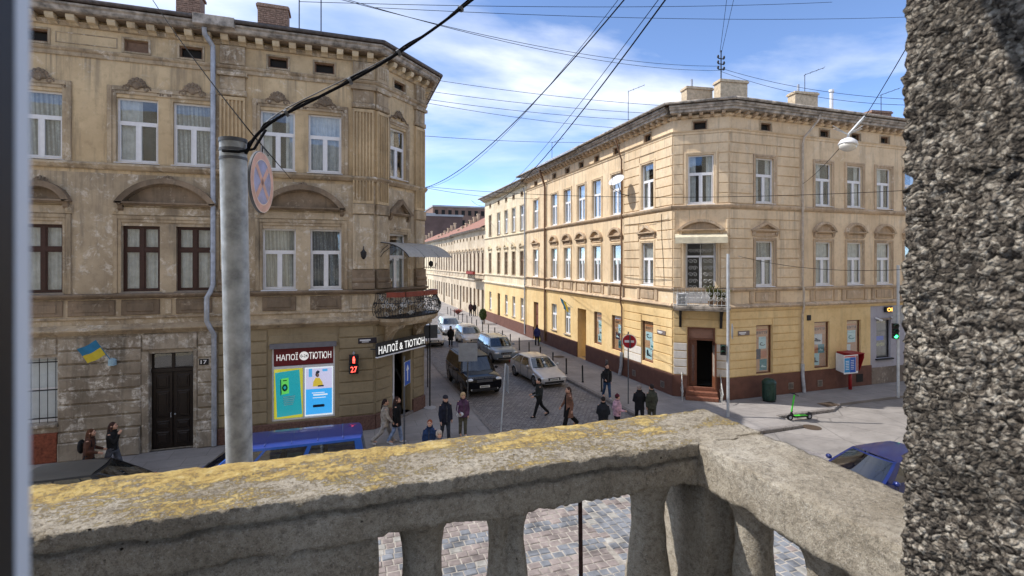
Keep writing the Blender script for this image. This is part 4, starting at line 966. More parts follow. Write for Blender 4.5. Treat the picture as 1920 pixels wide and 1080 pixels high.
courses(fD, hB, .03, D_PIPE - .12, 1.1, 4.34, 8, [dG[0]], M_By, .045, .045, 'plaster_course', cham=.012)
# plinths
for fc, a, b, ops in ((fB, BE, -.0, [bG[3], bG[6]]), (fC, 0, LC, [cG]), (fD, 0, 9.72, [])):
    segs = [(a, b)]
    for o in ops:
        segs = [s2 for s_ in segs for s2 in ([(s_[0], o[0]), (o[1], s_[1])] if s_[0] < o[0] < s_[1] else [s_])]
    for s_ in segs:
        m = MB(fc.M); m.cbox(s_[0] - (.02 if s_[0] == a else 0), s_[1] + (.02 if s_[1] == b else 0), -.01, .06, 0, 1.08, .015); m.build('plinth', M_plB, hB)
m = MB(fD.M); m.cbox(9.74, DE, -.01, .06, 0, .92, .02); m.build('plinth', M_rubble, hB)
for fc, u, z in ((fD, 3.9, .4), (fD, 5.9, .38), (fB, -3.5, .42), (fB, -.8, .4), (fB, -6.6, .42)):
    m = MB(fc.M); m.fb(u - .17, u + .17, .05, .075, z - .17, z + .17); v_ = m.build('plinth_vent', M_sill, hB)
    for k in range(4):
        m = MB(fc.M); m.fb(u - .13, u + .13, .07, .085, z - .12 + k * .065, z - .09 + k * .065); m.build('slat', M_iron, v_)
m = MB(fD.M); m.fb(8.55, 9.05, .05, .07, .22, .66); m.build('cellar_hatch', M_dark, hB)
# window surrounds and pediments
for fc, L_ in ((fB, bT), (fC, [cT]), (fD, dT)):
    for o in L_: surround(fc, hB, o[0], o[1], 9.64, o[3], .17, .06, M_Bs if fc is fD else M_B)
for fc, L_ in ((fB, bF), (fD, dF)):
    for k, o in enumerate(L_):
        surround(fc, hB, o[0], o[1], 5.48, o[3], .16, .06, M_Bs if fc is fD else M_B)
        tri = (k == 0) or (fc is fB and k == 6)
        m = MB(fc.M); m.cbox(o[0] - .1, o[1] + .1, -.01, .04, 8.08, 8.3, .01); m.build('frieze_board', M_Bs, hB)
        pediment(fc, hB, o[0] - (.3 if tri else .22), o[1] + (.3 if tri else .22), 8.32, .42 if tri else .5, M_Bs, 'tri' if tri else 'arch', .2, .12)
        m = MB(fc.M); m.cbox(o[0] - .04, o[1] + .04, -.01, .05, 4.78, 5.26, .02); m.build('apron_panel', M_Bs, hB)
        for u in (o[0] - .28, o[1] + .28):
            m = MB(fc.M); m.cbox(u - .12, u + .12, -.01, .07, 4.72, 5.32, .02); m.build('apron_block', M_Bs, hB)
surround(fC, hB, cF[0], cF[1], 4.72, cF[3], .18, .06, M_B); pediment(fC, hB, .22, 2.42, 8.32, .5, M_Bs, 'arch', .24, .12)
# roof, chimneys, aerials
footB = [(15.85, 42.75), C0, C1, (47.97, 19.8), (47.97, 42.75)]
rB = roof(hB, footB, 14.63, .70, 7.0, 1.9, M_rust, M_eave)
for (xa, xb, yt, yb, dep, mat) in ((1282, 1331, 166, 198, 28.5, M_chim), (1345, 1395, 153, 190, 27.6, M_chim), (1482, 1528, 175, 203, 29.5, M_chim), (1622, 1668, 210, 226, 31.5, M_brick)):
    a, b = atd(xa, yt, dep), atd(xb, yb, dep); chimney(hB, (a.x + b.x) / 2, (a.y + b.y) / 2, b.z - 1.3, a.z, (b - a).length * .9, .6, mat, -YAW * .4, 1 if xa in (1282, 1482) else 0)
a = atd(1559, 205, 29); m = MB(); m.tube([a - Vector((0, 0, .8)), a + Vector((0, 0, 1.0))], .1, 12); m.tube([a + Vector((0, 0, 1.0)), a + Vector((0, 0, 1.14))], .14, 12); m.build('flue_pipe', M_white, rB)
a = atd(1352, 190, 27.4); m = MB(); m.tube([a - Vector((0, 0, .3)), a + Vector((0, 0, 2.8))], .035, 6)
for k in range(3):
    z = a.z + 1.75 + k * .3; m.tube([(a.x - .2, a.y, z), (a.x + .2, a.y, z)], .03, 6)
    for s_ in (-.2, .2): m.ell((a.x + s_, a.y, z + .09), (.06, .06, .1), 8, 5)
m.build('insulator_mast', M_iron, rB)
for x, y, dep, h in ((1178, 262, 33, 3.2), (1509, 172, 29.5, 1.0), (1652, 208, 31, 1.0), (1035, 300, 46, 1.6)):
    a = atd(x, y, dep); m = MB(); m.tube([a - Vector((0, 0, 1.2)), a + Vector((0, 0, h))], .02, 6); t = a + Vector((0, 0, h)); m.tube([t, t + Vector((.9, -.5, .35))], .015, 5)
    for k in range(4): c_ = t + Vector((.9, -.5, .35)) * (k / 3); m.tube([c_ + Vector((-.1, -.16, 0)), c_ + Vector((.1, .16, 0))], .01, 4)
    m.build('aerial_mast', M_iron, rB)
# rain pipes
cD = lambda u_, p_, z_: fD.w(u_, p_, z_)
pipe(hB, [cD(5.25, .62, 14.35), cD(5.2, .55, 14.1), cD(4.68, .16, 13.25), cD(D_PIPE, .13, 12.9), cD(D_PIPE, .13, 5.6), cD(D_PIPE, .2, 5.3), cD(D_PIPE, .2, 4.4), cD(D_PIPE, .12, 4.1), cD(D_PIPE, .12, 1.5)], .055, simple('pipe_pale', srgb(186, 172, 156), .6, .1, .2, 6), 'downpipe', [cD(D_PIPE, .13, z) for z in (12, 10, 8, 6.2, 3, 2)])
pipe(hB, [cD(D_PIPE, .13, 1.5), cD(D_PIPE, .13, .9), cD(D_PIPE + .03, .2, .02)], .085, M_zinc)
cB = lambda u_, p_, z_: fB.w(u_, p_, z_)
pipe(hB, [cB(-4.75, .5, 14.0), cB(-4.72, .3, 13.3), cB(-4.72, .14, 12.9), cB(-4.72, .14, 5.6), cB(-4.72, .22, 5.3), cB(-4.72, .22, 4.4), cB(-4.72, .12, 4.1), cB(-4.72, .12, 1.4)], .05, M_bwin, 'downpipe', [cB(-4.72, .14, z) for z in (12, 9, 7, 3)])
pipe(hB, [cB(-4.72, .14, 1.4), cB(-4.72, .16, .6), cB(-4.8, .22, .02)], .10, M_zinc)
pipe(hB, [cB(-16.7, .6, 14.3), cB(-16.7, .3, 13.5), cB(-16.7, .14, 13), cB(-16.7, .14, .3)], .09, M_bwin, 'downpipe', [cB(-16.7, .14, z) for z in (12, 9, 7, 3)])
m = MB(fB.M); m.prism([(.5, 14.62), (.95, 14.5), (.95, 14.56), (.5, 14.72)], -16.6, -9.5); m.build('tin_flashing', M_zinc, hB)
# poster windows of the shoe shop
M_ter = simple('poster_terracotta', srgb(214, 162, 122), .7, 0, .08, 3); M_aqua = simple('poster_aqua', srgb(208, 234, 236), .7, 0, .06, 4); M_ink = simple('poster_ink', srgb(36, 44, 56), .6, 0, .2, 9); M_teal = simple('poster_teal', srgb(60, 140, 150), .6, 0, .2, 9); M_plum = simple('poster_plum', srgb(70, 28, 56), .6, 0, .2, 9); M_ora = simple('poster_orange', srgb(206, 126, 76), .7, 0, .08, 4)
PM = [M_ter, M_aqua, M_ink, M_teal, M_plum, M_ora, M_white]
def shoe(m, u, z, w_, p, mi, kind):
    h = w_ * .5
    if kind == 0: pts = [(0, .25), (.1, .15), (.5, .05), (.9, .05), (1, .2), (.8, .4), (.55, .5), (.4, .75), (.15, .8), (.2, .5)]
    elif kind == 1: pts = [(.1, 0), (.95, 0), (1, .18), (.7, .35), (.45, .5), (.42, 1.4), (.08, 1.4), (.12, .6)]
    else: pts = [(0, .4), (.2, .1), (.6, 0), (.95, .15), (1, .45), (.85, .3), (.6, .18), (.3, .3), (.12, .55), (.3, .8), (.5, .7), (.55, .85), (.3, 1), (.05, .8)]
    m.add([(u + a * w_, -p, z + b * h) for a, b in pts], [tuple(range(len(pts)))], mi)
def poster_window(fac, o, lay):
    a, b, c, d = o; W, Hh = b - a, d - c
    m = MB(fac.M)
    for x0, x1, z0, z1 in ((a, a + .06, c, d), (b - .06, b, c, d), (a + .06, b - .06, c, c + .06), (a + .06, b - .06, d - .06, d)): m.fb(x0, x1, -.2, -.1, z0, z1)
    f_ = m.build('shop_window', M_wood2, hB)
    m = MB(fac.M); m.fb(a + .06, b - .06, -.19, -.17, c + .06, d - .06, 0); m.M = fac.M
    p = -.166
    lettering(m, 'ВЗУТТЯ', a + W * (.15 if W > 1.1 else .2), b - W * .15, d - .48, d - .34, p + .003, 2, .02)
    m.fb(a + W * .14, b - W * .14, -.168, p, d - .30, d - .22, 5)
    for (x, z, w_, h, mi, sk, smi) in lay:
        u0, z0 = a + .06 + x * (W - .12), c + .06 + z * (Hh - .12); w2, h2 = w_ * (W - .12), h * (Hh - .12)
        m.fb(u0, u0 + w2, -.168, p - .0, z0, z0 + h2, mi); shoe(m, u0 + w2 * .12, z0 + h2 * .25, w2 * .76, p + .003, smi, sk)
    m.build('poster_board', PM, f_)
    m = MB(fac.M); m.fb(a + .06, b - .06, -.125, -.12, c + .06, d - .06); m.build('pane', M_glass, f_)
L1 = [(.05, .42, .5, .24, 1, 2, 3), (.5, .28, .42, .22, 1, 0, 2), (.08, .04, .5, .27, 1, 1, 2)]
L2 = [(.32, .5, .5, .26, 1, 2, 2), (0, .28, .45, .22, 2, 0, 4), (.38, .03, .5, .24, 3, 0, 1), (.47, .3, .4, .16, 5, 0, 5)]
poster_window(fB, bG[0], [(.1, .52, .6, .22, 1, 2, 2), (.5, .3, .45, .22, 1, 0, 3), (.08, .04, .6, .28, 1, 1, 2)])
poster_window(fB, bG[1], [(.4, .5, .5, .26, 1, 2, 3), (.1, .3, .48, .2, 4, 0, 1), (.42, .05, .45, .24, 3, 1, 2)])
poster_window(fB, bG[2], [(.3, .5, .55, .26, 1, 0, 3), (.4, .28, .5, .2, 1, 0, 2), (.2, .04, .6, .24, 1, 1, 2)])
poster_window(fD, dG[0], L2); poster_window(fD, dG[1], [(.02, .5, .7, .24, 6, 0, 2), (.42, .3, .45, .2, 3, 0, 1), (.0, .03, .5, .27, 1, 1, 2), (.0, .31, .38, .14, 5, 0, 5)])
poster_window(fD, dG[2], [(.2, .5, .65, .28, 1, 2, 3), (.0, .22, .45, .24, 6, 0, 4), (.5, .05, .4, .2, 1, 1, 2)])
# exchange kiosk window in the grey part, with its orange running sign
a, b, c, d = dG[3]
m = MB(fD.M)
for x0, x1, z0, z1 in ((a, a + .07, c, d), (b - .07, b, c, d), (a + .07, b - .07, c, c + .07), (a + .07, b - .07, d - .07, d)): m.fb(x0, x1, -.2, -.12, z0, z1)
kw = m.build('shop_window', M_iron, hB)
m = MB(fD.M); m.fb(a + .07, b - .07, -.19, -.17, c + .07, d - .07); m.build('blind', simple('blind_grey', srgb(120, 116, 112), .7, 0, .15, 3), kw)
m = MB(fD.M); m.fb(a + .08, b - .35, -.168, -.16, 2.38, 2.62, 0); lettering(m, 'ОБМІН', a + .1, b - .3, 2.06, 2.24, -.158, 1, .01); m.build('window_sticker', [simple('sticker_blue', srgb(40, 96, 210), .5, 0, .05, 3), simple('sticker_yellow', srgb(236, 232, 160), .5, 0, .05, 3)], kw)
m = MB(fD.M); m.fb(a + .07, b - .07, -.145, -.14, c + .07, d - .07); m.build('pane', M_glass, kw)
m = MB(fD.M); m.fb(a - .08, b + .1, -.02, .12, c - .08, c - .002); m.build('sill', M_iron, kw)
m = MB(fD.M); m.fb(a - .02, b + .06, -.01, .1, d + .0, d + .1); m.build('shutter_box', M_sill, kw)
for u in (10.05, 11.3):
    m = MB(fD.M); m.tube([(u, -.05, d + .12), (u, -.3, d + .04)], .05, 8); m.ell((u, -.34, d + .02), (.09, .09, .06), 8, 5); m.build('spotlight', M_white, hB)
sg = MB(fD.M); sg.cbox(10.72, 11.5, .04, .16, 3.98, 4.28, .02, 0); lettering(sg, 'ОБ', 10.8, 11.36, 4.03, 4.23, .165, 1, .02)
tag(sg.build('display_sign', [M_black, emit('led_orange', (1.0, .45, .08), 1.6)]), 'small black display with glowing orange letters on the grey shopfront', 'sign')
m = MB(fD.M); m.cbox(5.05, 5.3, .0, .06, 3.72, 4.0, .02); m.build('wall_vent', M_iron, hB)
# passage doorway, far door, corner entrance with steps
m = MB(fB.M); m.fb(-10.9, -9.58, -1.2, -1.1, 0, 3.5); m.build('door', M_By, hB)
m = MB(fB.M)
for u in (-10.9, -9.6): m.fb(u, u + .02, -1.1, -.28, 0, 3.5)
m.fb(-10.9, -9.58, -1.1, -.28, 3.5, 3.52); m.build('passage_wall', M_By, hB)
m = MB(fB.M); m.fb(-19.6, -18.5, -.26, -.2, 0, 3.3); dd = m.build('door', M_wood2, hB)
for k in range(3): m = MB(fB.M); m.cbox(-19.5, -18.6, -.2, -.17, .2 + k * 1.0, 1.1 + k * 1.0, .03); m.build('door_panel', M_wood2, dd)
m = MB(fC.M); m.fb(.69, .77, -.3, -.02, .56, 3.52); m.fb(1.91, 1.99, -.3, -.02, .56, 3.52); m.fb(.77, 1.91, -.3, -.02, 3.44, 3.52); m.fb(.77, 1.91, -.22, -.06, 2.86, 2.96); ed = m.build('door', M_wood2, hB)
m = MB(fC.M); m.fb(.77, 1.91, -.18, -.16, 2.96, 3.44); m.build('transom_board', simple('transom_brown', srgb(150, 112, 94), .5, 0, .1, 4), ed)
m = MB(fC.M); m.fb(.77, 1.14, -.2, -.14, .56, 2.86); m.fb(.84, .90, -.15, -.1, .7, 2.75); m.fb(1.02, 1.08, -.15, -.1, .7, 2.75); m.build('side_leaf', M_wood2, ed)
m = MB(fC.M); m.fb(.9, 1.02, -.145, -.135, .8, 2.6); m.build('side_pane', M_glass, ed)
m = MB(Matrix.Translation(fC.w(1.88, .02, 0)) @ Matrix.Rotation(math.radians(-118), 4, 'Z')); m.box(0, .66, -.03, .03, .6, 2.84); lf = m.build('door_leaf', M_wood2, ed)
m = MB(Matrix.Translation(fC.w(1.88, .02, 0)) @ Matrix.Rotation(math.radians(-118), 4, 'Z')); m.box(.14, .52, -.04, .04, 1.2, 2.7); m.build('pane', simple('door_pane_pale', srgb(170, 160, 150), .2, 0, .2, 5), lf)
m = MB(fC.M); m.fb(.6, 2.1, -1.6, -1.5, 0, 3.6); m.build('interior_back', M_dark, ed)
m = MB(fC.M); m.fb(.69, 1.99, -1.5, -.3, .5, .56); m.build('interior_floor', M_dark, ed)
M_step = simple('step_red_tile', srgb(128, 84, 66), .6, 0, .2, 10, .1, 30)
for k in range(3):
    m = MB(fC.M); h = .56 - k * .19; m.cbox(.62 - .02 * k, 2.06 + .02 * k, -.02 if k else -.3, .06 + .3 * k, .0 if k == 2 else h - .19, h, .012); st = m.build('entrance_step', M_step, hB)
    for j in range(4):
        m = MB(fC.M); m.cbox(.64 + j * .36, .98 + j * .36, .05 + .3 * k, .075 + .3 * k, h - .17, h - .015, .006); m.build('tile', M_step, st)
for side, u in (('l', .42), ('r', 2.22)):
    hr = thing('step_handrail', 'bent white metal handrail on the %s side of the corner entrance steps' % ('left' if side == 'l' else 'right'), 'handrail', fC.w(u, .5, 0))
    for p_ in (.12, .5, .95):
        m = MB(fC.M); m.tube([(u, -p_, 0), (u + .02, -p_, 1.15 - .45 * p_)], .018, 8); m.build('post', M_ironw, hr)
    m = MB(fC.M); m.tube([(u, -.05, 1.22), (u, -.5, .98), (u, -1.0, .72), (u + .04, -1.12, .5), (u, -1.05, .3)], .022, 8); m.build('top_rail', M_ironw, hr)
    for k in range(3):
        m = MB(fC.M); q0 = .2 + k * .28; m.tube([(u + .05 * math.sin(t * .9), -(q0 + .10 * math.cos(t * .7)), .2 + t * .05) for t in range(12)], .012, 6); m.build('scroll', M_ironw, hr)
# corner balcony
cb = thing('corner_balcony', 'small balcony with iron railing above the brown corner entrance', 'balcony', fC.w(1.3, .4, 4.4))
m = MB(fC.M); m.cbox(.0, LC - .02, .1, .95, 4.50, 4.64, .02); m.fb(.06, LC - .08, .1, .9, 4.42, 4.50); m.build('slab', M_eave, cb)
for u in (.35, 2.25):
    m = MB(fC.M); m.prism([(.06, 4.42), (.75, 4.42), (.6, 4.3), (.3, 4.1), (.15, 3.7), (.06, 3.5)], u - .06, u + .06); m.build('bracket', M_iron, cb)
for z in (5.52, 4.72):
    m = MB(fC.M); m.tube([(.03, -.12, z), (.03, -.9, z), (LC - .06, -.9, z), (LC - .06, -.12, z)], .016, 6); m.build('rail', M_ironw if z < 5 else M_iron, cb)
for k in range(15):
    u = .03 + (LC - .09) * k / 14; m = MB(fC.M); m.tube([(u, -.9, 4.64), (u, -.9, 5.52)], .009, 5); m.build('railing_bar', M_ironw, cb)
def scroll(m, u, z, r, p, sgn=1, w_=.011):
    m.tube([(u + sgn * r * (1 - t / 16) * math.cos(t * .62), -p, z + r * (1 - t / 16) * math.sin(t * .62)) for t in range(15)], w_, 5)
for k in range(7):
    m = MB(fC.M); u = .2 + k * .36
    for s_ in (-1, 1): scroll(m, u + s_ * .07, 4.98, .12, .905, s_); scroll(m, u + s_ * .06, 5.25, .09, .905, -s_)
    m.build('scrollwork', M_ironw, cb)['kind'] = 'stuff'
# balcony door: white leaves behind an ornamental grille
m = MB(fC.M); a, b, c, d = cF
for x0, x1, z0, z1 in ((a, a + .09, c, d), (b - .09, b, c, d), (a + .09, b - .09, d - .09, d), (1.25, 1.37, c, 7.1), (a + .09, b - .09, 7.02, 7.12), (a + .09, 1.25, c, 5.3), (1.37, b - .09, c, 5.3)): m.fb(x0, x1, -.16, -.1, z0, z1)
bd = m.build('balcony_door', M_white, hB)
for x0, x1, z0, z1 in ((a + .09, 1.25, 5.3, 7.02), (1.37, b - .09, 5.3, 7.02), (a + .09, b - .09, 7.12, d - .09)):
    m = MB(fC.M); m.fb(x0, x1, -.14, -.132, z0, z1); m.build('pane', M_glass, bd)
m = MB(fC.M)
for u in (.85, 1.05, 1.55, 1.78):
    for k in range(5):
        scroll(m, u, 5.5 + k * .33, .12, -.06, 1 if k % 2 else -1)
for u in (.95, 1.31, 1.67):
    for s_ in (-1, 1): scroll(m, u + s_ * .1, 7.35, .11, -.06, s_)
for u in (a + .05, b - .05, 1.31): m.tube([(u, .06, c), (u, .06, d)], .012, 5)
m.build('grille', M_ironw, bd)['kind'] = 'stuff'
m = MB(fC.M); m.prism([(.02, 8.22), (.5, 8.02), (.52, 7.72), (.50, 7.72), (.48, 7.98), (.02, 8.18)], .1, 2.52); m.build('awning', simple('awning_beige', srgb(206, 196, 170), .8, 0, .12, 4), hB)
ac = thing('air_conditioner', 'white air conditioner box at the left end of the corner balcony', 'air conditioner', fC.w(.4, .7, 4.64))
m = MB(fC.M); m.cbox(.16, .66, .55, .85, 4.66, 5.26, .02); m.build('casing', M_white, ac)
for k in range(7): m = MB(fC.M); m.fb(.24, .58, .85, .865, 4.74 + k * .07, 4.77 + k * .07); m.build('louvre', M_iron, ac)
M_pot = simple('pot_brown', srgb(110, 84, 60), .8, 0, .2, 10); M_leafd = simple('leaf_dry', srgb(96, 100, 48), .8, 0, .4, 20)
def tuft(name, label, at, n, h, spread, mat, pot=True, cat='plant'):
    t = thing(name, label, cat, at)
    if pot:
        m = MB(); m.lathe([(.10, 0), (.15, .26), (.16, .27), (.13, .27)], at, 14); m.build('pot', M_pot, t)
    m = MB(); r2 = random.Random(int(at[0] * 100))
    for k in range(n):
        a, s_ = r2.uniform(0, 6.28), r2.uniform(.2, 1); L = h * r2.uniform(.5, 1); b = Vector(at) + Vector((0, 0, .25 if pot else 0))
        d = Vector((math.cos(a) * spread * s_, math.sin(a) * spread * s_, L)); mid = b + d * .55 + Vector((0, 0, .08)); e_ = b + d + Vector((math.cos(a), math.sin(a), 0)) * .08 - Vector((0, 0, .08 * s_))
        w_ = d.cross(Vector((r2.uniform(-1, 1), r2.uniform(-1, 1), .2))).normalized() * .022
        m.add([b - w_ * .4, b + w_ * .4, mid + w_, e_, mid - w_], [(0, 1, 2, 4), (4, 2, 3)])
    m.build('foliage', mat, t); return t
for k, (u, hh) in enumerate(((1.75, .95), (2.1, .8), (2.35, .7))): tuft('potted_plant', ['tall spiky dry plant in the middle of the corner balcony', 'bushy potted plant right of the tallest one on the corner balcony', 'small potted plant at the right end of the corner balcony'][k], fC.w(u, .66, 4.645), 80, hh, .34, M_leafd)
# satellite dish on the side wall
sdh = thing('satellite_dish', 'white satellite dish on a wall bracket between upper windows', 'satellite dish', fB.w(-4.3, .1, 10.9))
ctr = fB.w(-4.15, .78, 11.5)
m = MB(Matrix.Translation(ctr) @ (Vector((-.55, -.25, .62))).to_track_quat('Z', 'Y').to_matrix().to_4x4())
m.lathe([(.02, 0), (.17, .012), (.34, .05), (.47, .1), (.48, .09), (.34, .04), (.02, -.02)], (0, 0, 0), 28); m.build('reflector', M_white, sdh, True)
m = MB(); m.tube([fB.w(-4.15, 0, 10.7), fB.w(-4.15, .5, 10.75), ctr], .025, 6); m.tube([fB.w(-4.15, .5, 10.75), fB.w(-4.15, 1.2, 11.1), ctr + Vector((-.35, -.15, .25))], .016, 6); m.build('bracket', M_iron, sdh)
# street name plates
for fc, u, z, lab in ((fB, -.9, 3.1, 'small grey street name plate on the sunny wall left of the corner'), (fD, .85, 3.26, 'small dark street name plate right of the tall traffic pole'), (fA, .9, 3.62, 'small dark street name plate above the red pedestrian signal')):
    m = MB(fc.M); m.cbox(u - .36, u + .36, .05, .08, z - .11, z + .11, .012, 0); m.fb(u - .30, u + .12, .08, .083, z - .01, z + .05, 1); m.fb(u - .22, u + .05, .08, .083, z - .065, z - .035, 1)
    tag(m.build('street_name_plate', [simple('plate_%d' % int(z * 100), srgb(120, 108, 104) if fc is not fA else srgb(50, 44, 52), .5, 0, .1, 6), M_white]), lab, 'sign')

# ================================================================== PALE HOUSE NEXT DOOR
P0, P1 = 42.75, 57.0
fP = Fac((15.85, P0), (0, -1))
hP = thing('town_house', 'pale cream three storey house beyond the peach corner house', 'house', (18, 50, 0))
pc_ = [-(y - P0) for y in (44.0, 46.4, 48.8, 51.4, 54.7)]
pT = [(c - .48, c + .48, 9.8, 12.1) for c in pc_]; pF = [(c - .48, c + .48, 5.5, 7.8) for c in pc_]; pA = [(c - .28, c + .28, 13.0, 13.4) for c in pc_]; pG = [(c - .45, c + .45, 1.4 if k != 3 else .02, 3.4) for k, c in enumerate(pc_)]
wallgrid(fP, hP, -(P1 - P0), 0, 0, 4.4, pG, M_By); wallgrid(fP, hP, -(P1 - P0), 0, 4.4, 14.0, pT + pF + pA, M_P)
for o in pT: window(fP, hP, *o, 'white' if rnd.random() < .5 else 'old', .1, 'lace')
for o in pF: window(fP, hP, *o, 'old', .1, 'lace')
for k, o in enumerate(pG):
    if k != 3: window(fP, hP, *o, 'white', .12, 'plain')
m = MB(fP.M); m.fb(pG[3][0], pG[3][1], -.25, -.2, 0, 3.4); m.build('door', M_wood, hP)
for o in pA: attic(fP, hP, *o)
for o in pF: pediment(fP, hP, o[0] - .2, o[1] + .2, 8.2, .42, M_P, 'tri', .18, .11); surround(fP, hP, o[0], o[1], 5.5, o[3], .13, .05, M_P)
for o in pT: surround(fP, hP, o[0], o[1], 9.7, o[3], .12, .05, M_P)
for a, nm_ in (([(.04, 9.4), (.12, 9.5), (.12, 9.56), (.05, 9.6)], 'sill_course'), ([(.04, 5.2), (.14, 5.34), (.14, 5.42), (.05, 5.46)], 'sill_course'), ([(.05, 4.3), (.16, 4.42), (.18, 4.5), (.06, 4.6)], 'cornice'), ([(.4, 13.95), (.5, 14.0), (.6, 14.1), (.6, 14.25)], 'eave_cornice')): band(fP, hP, -(P1 - P0), 0, a, M_P if nm_ != 'eave_cornice' else M_eave, nm_)
modillions(fP, hP, -14, -.2, 26, 13.95, M_P, .2, .15, .36)
m = MB(fP.M); m.cbox(-(P1 - P0), 0, -.01, .05, 0, 1.05, .01); m.build('plinth', M_plB, hP)
pipe(hP, [fP.w(-.15, .3, 13.6), fP.w(-.15, .12, 13.1), fP.w(-.15, .12, .2)], .07, M_zinc)
m = MB(); m.add([(15.85, P1, 0), (15.85, P1, 14), (30, P1, 14), (30, P1, 0)], [(0, 1, 2, 3)]); m.build('wall', M_P, hP)
rP = roof(hP, [(15.85, P1), (15.85, P0), (30, P0), (30, P1)], 14.26, .62, 6.0, 1.8, M_rust, M_eave)
for y in (46, 55.5): chimney(hP, 18.6, y, 14.4, 15.7, .9, .6, M_brick)
# ================================================================== LOWER HOUSES FURTHER DOWN THE STREET
def low_house(label, y0, y1, eave, ridge, mat, nw, roofmat, balcony=False):
    f = Fac((15.85, y0), (0, -1)); h = thing('terrace_house', label, 'house', (18, (y0 + y1) / 2, 0)); L = y1 - y0; sp = L / nw; wins = []
    for k in range(nw):
        c = -(k + .5) * sp; wins.append((c - .45, c + .45, 5.4, 7.9)); wins.append((c - .48, c + .48, 1.2 if k % 3 else .02, 3.4)); wins.append((c - .25, c + .25, eave - 1.1, eave - .75))
    wallgrid(f, h, -L, 0, 0, eave, wins, mat)
    for k, o in enumerate(wins):
        if k % 3 == 0: window(f, h, *o, 'old', .1, 'lace', False); pediment(f, h, o[0] - .18, o[1] + .18, 8.1, .4, mat, 'arch', .16, .1)
        elif k % 3 == 1: m = MB(f.M); m.fb(o[0], o[1], -.28, -.24, o[2], o[3]); m.build('door' if o[2] < .5 else 'shop_window', M_wood if o[2] < .5 else M_bwin, h)
        else: attic(f, h, *o)
        if k % 3 == 0:
            m = MB(f.M); m.cbox(o[0], o[1], -.01, .06, 4.7, 5.1, .02); m.build('apron_panel', mat, h)
    band(f, h, -L, 0, [(.05, 4.3), (.2, 4.45), (.2, 4.52), (.06, 4.6)], mat, 'cornice'); band(f, h, -L, 0, [(.05, 5.15), (.14, 5.25), (.14, 5.32), (.05, 5.36)], mat, 'sill_course'); band(f, h, -L, 0, [(.4, eave - .1), (.55, eave), (.6, eave + .15)], M_eave, 'eave_cornice')
    m = MB(); xr = 15.85 + 5.5
    m.add([(15.2, y0, eave + .12), (15.2, y1, eave + .12), (xr, y1, ridge), (xr, y0, ridge), (27, y0, eave), (27, y1, eave)], [(0, 3, 2, 1), (3, 4, 5, 2)]); r_ = m.build('roof', roofmat, h)
    m = MB(); m.add([(15.85, y0, 0), (15.85, y0, eave), (xr, y0, ridge), (27, y0, eave), (27, y0, 0), (15.85, y1, 0), (15.85, y1, eave), (xr, y1, ridge), (27, y1, eave), (27, y1, 0)], [(0, 1, 2, 3, 4), (9, 8, 7, 6, 5)]); m.build('wall', mat, h)
    for k in range(6): chimney(h, 16.6 + k * .62, y1 - .3, eave - .2, eave + 1.0 + k * .5, .35, .35, M_chim)
    if balcony:
        u0, u1 = -4.6, -1.0; m = MB(f.M); m.fb(u0, u1, 0, 1.0, 4.62, 4.76); b_3 = m.build('balcony_slab', M_eave, h)
        for k in range(17):
            m = MB(f.M); u = u0 + .05 + (u1 - u0 - .1) * k / 16; m.tube([(u, -.95, 4.76), (u, -.95, 5.7)], .022, 5); m.build('railing_bar', M_iron, b_3)
        m = MB(f.M); m.fb(u0, u1, .92, 1.2, 5.3, 5.62); m.build('flower_box', simple('box_red', srgb(150, 60, 50), .7, 0, .3, 6), b_3)
        m = MB(f.M); r2 = random.Random(4)
        for k in range(260):
            c_ = (r2.uniform(u0, u1), -r2.uniform(.9, 1.25), r2.uniform(5.2, 5.8)); m.add([(c_[0] - .06, c_[1], c_[2]), (c_[0] + .06, c_[1] - .03, c_[2] + .02), (c_[0], c_[1] + .02, c_[2] + .1)], [(0, 1, 2)])
        m.build('flowers', simple('flowers_red', srgb(176, 62, 56), .8, 0, .4, 9), b_3)
    return h
low_house('low beige house with red flower balcony beyond the pale cream house', 57.0, 75.0, 10.75, 14.0, M_Fb, 9, M_tile, True)
low_house('far beige terrace house next to the awning of the left balcony', 75.0, 92.0, 10.6, 13.6, M_Fb, 8, M_tile)
low_house('farthest cream terrace house at the end of the street', 92.0, 118.0, 10.6, 13.4, M_P, 10, M_tile)
M_conc = simple('concrete_far', srgb(170, 168, 168), .9, 0, .15, .3, local=False)
def far_block(label, x0, x1, y0, y1, z, mat, nw, nf, win=True):
    h = thing('apartment_block', label, 'building', ((x0 + x1) / 2, (y0 + y1) / 2, 0)); m = MB(); m.box(x0, x1, y0, y1, 0, z); m.build('wall', mat, h)
    m = MB(); m.box(x0 - .2, x1 + .2, y0 - .2, y1 + .2, z, z + .5); m.build('parapet', M_conc, h)
    if win:
        for k in range(nw):
            for j in range(nf):
                a = x0 + (x1 - x0) * (k + .25) / nw; m = MB(); m.box(a, a + (x1 - x0) / nw * .5, y0 - .06, y0 + .02, z - 2.4 - j * 3, z - .9 - j * 3); m.build('window', M_dark, h)
    return h
far_block('dark brown windowless gable wall rising behind the far terrace roofs', 19.6, 29.5, 128, 142, 18.6, simple('gable_brown', srgb(104, 84, 78), .95, 0, .15, .4, local=False), 0, 0, False)
far_block('grey concrete apartment block with brick top behind the brown gable', 25.5, 42, 150, 165, 23.5, simple('block_brown', srgb(132, 104, 90), .9, 0, .2, .4, local=False), 8, 2)
far_block('pale grey low block peeping beside the left house corner', 22.2, 26.0, 150, 160, 21.0, M_conc, 3, 2)

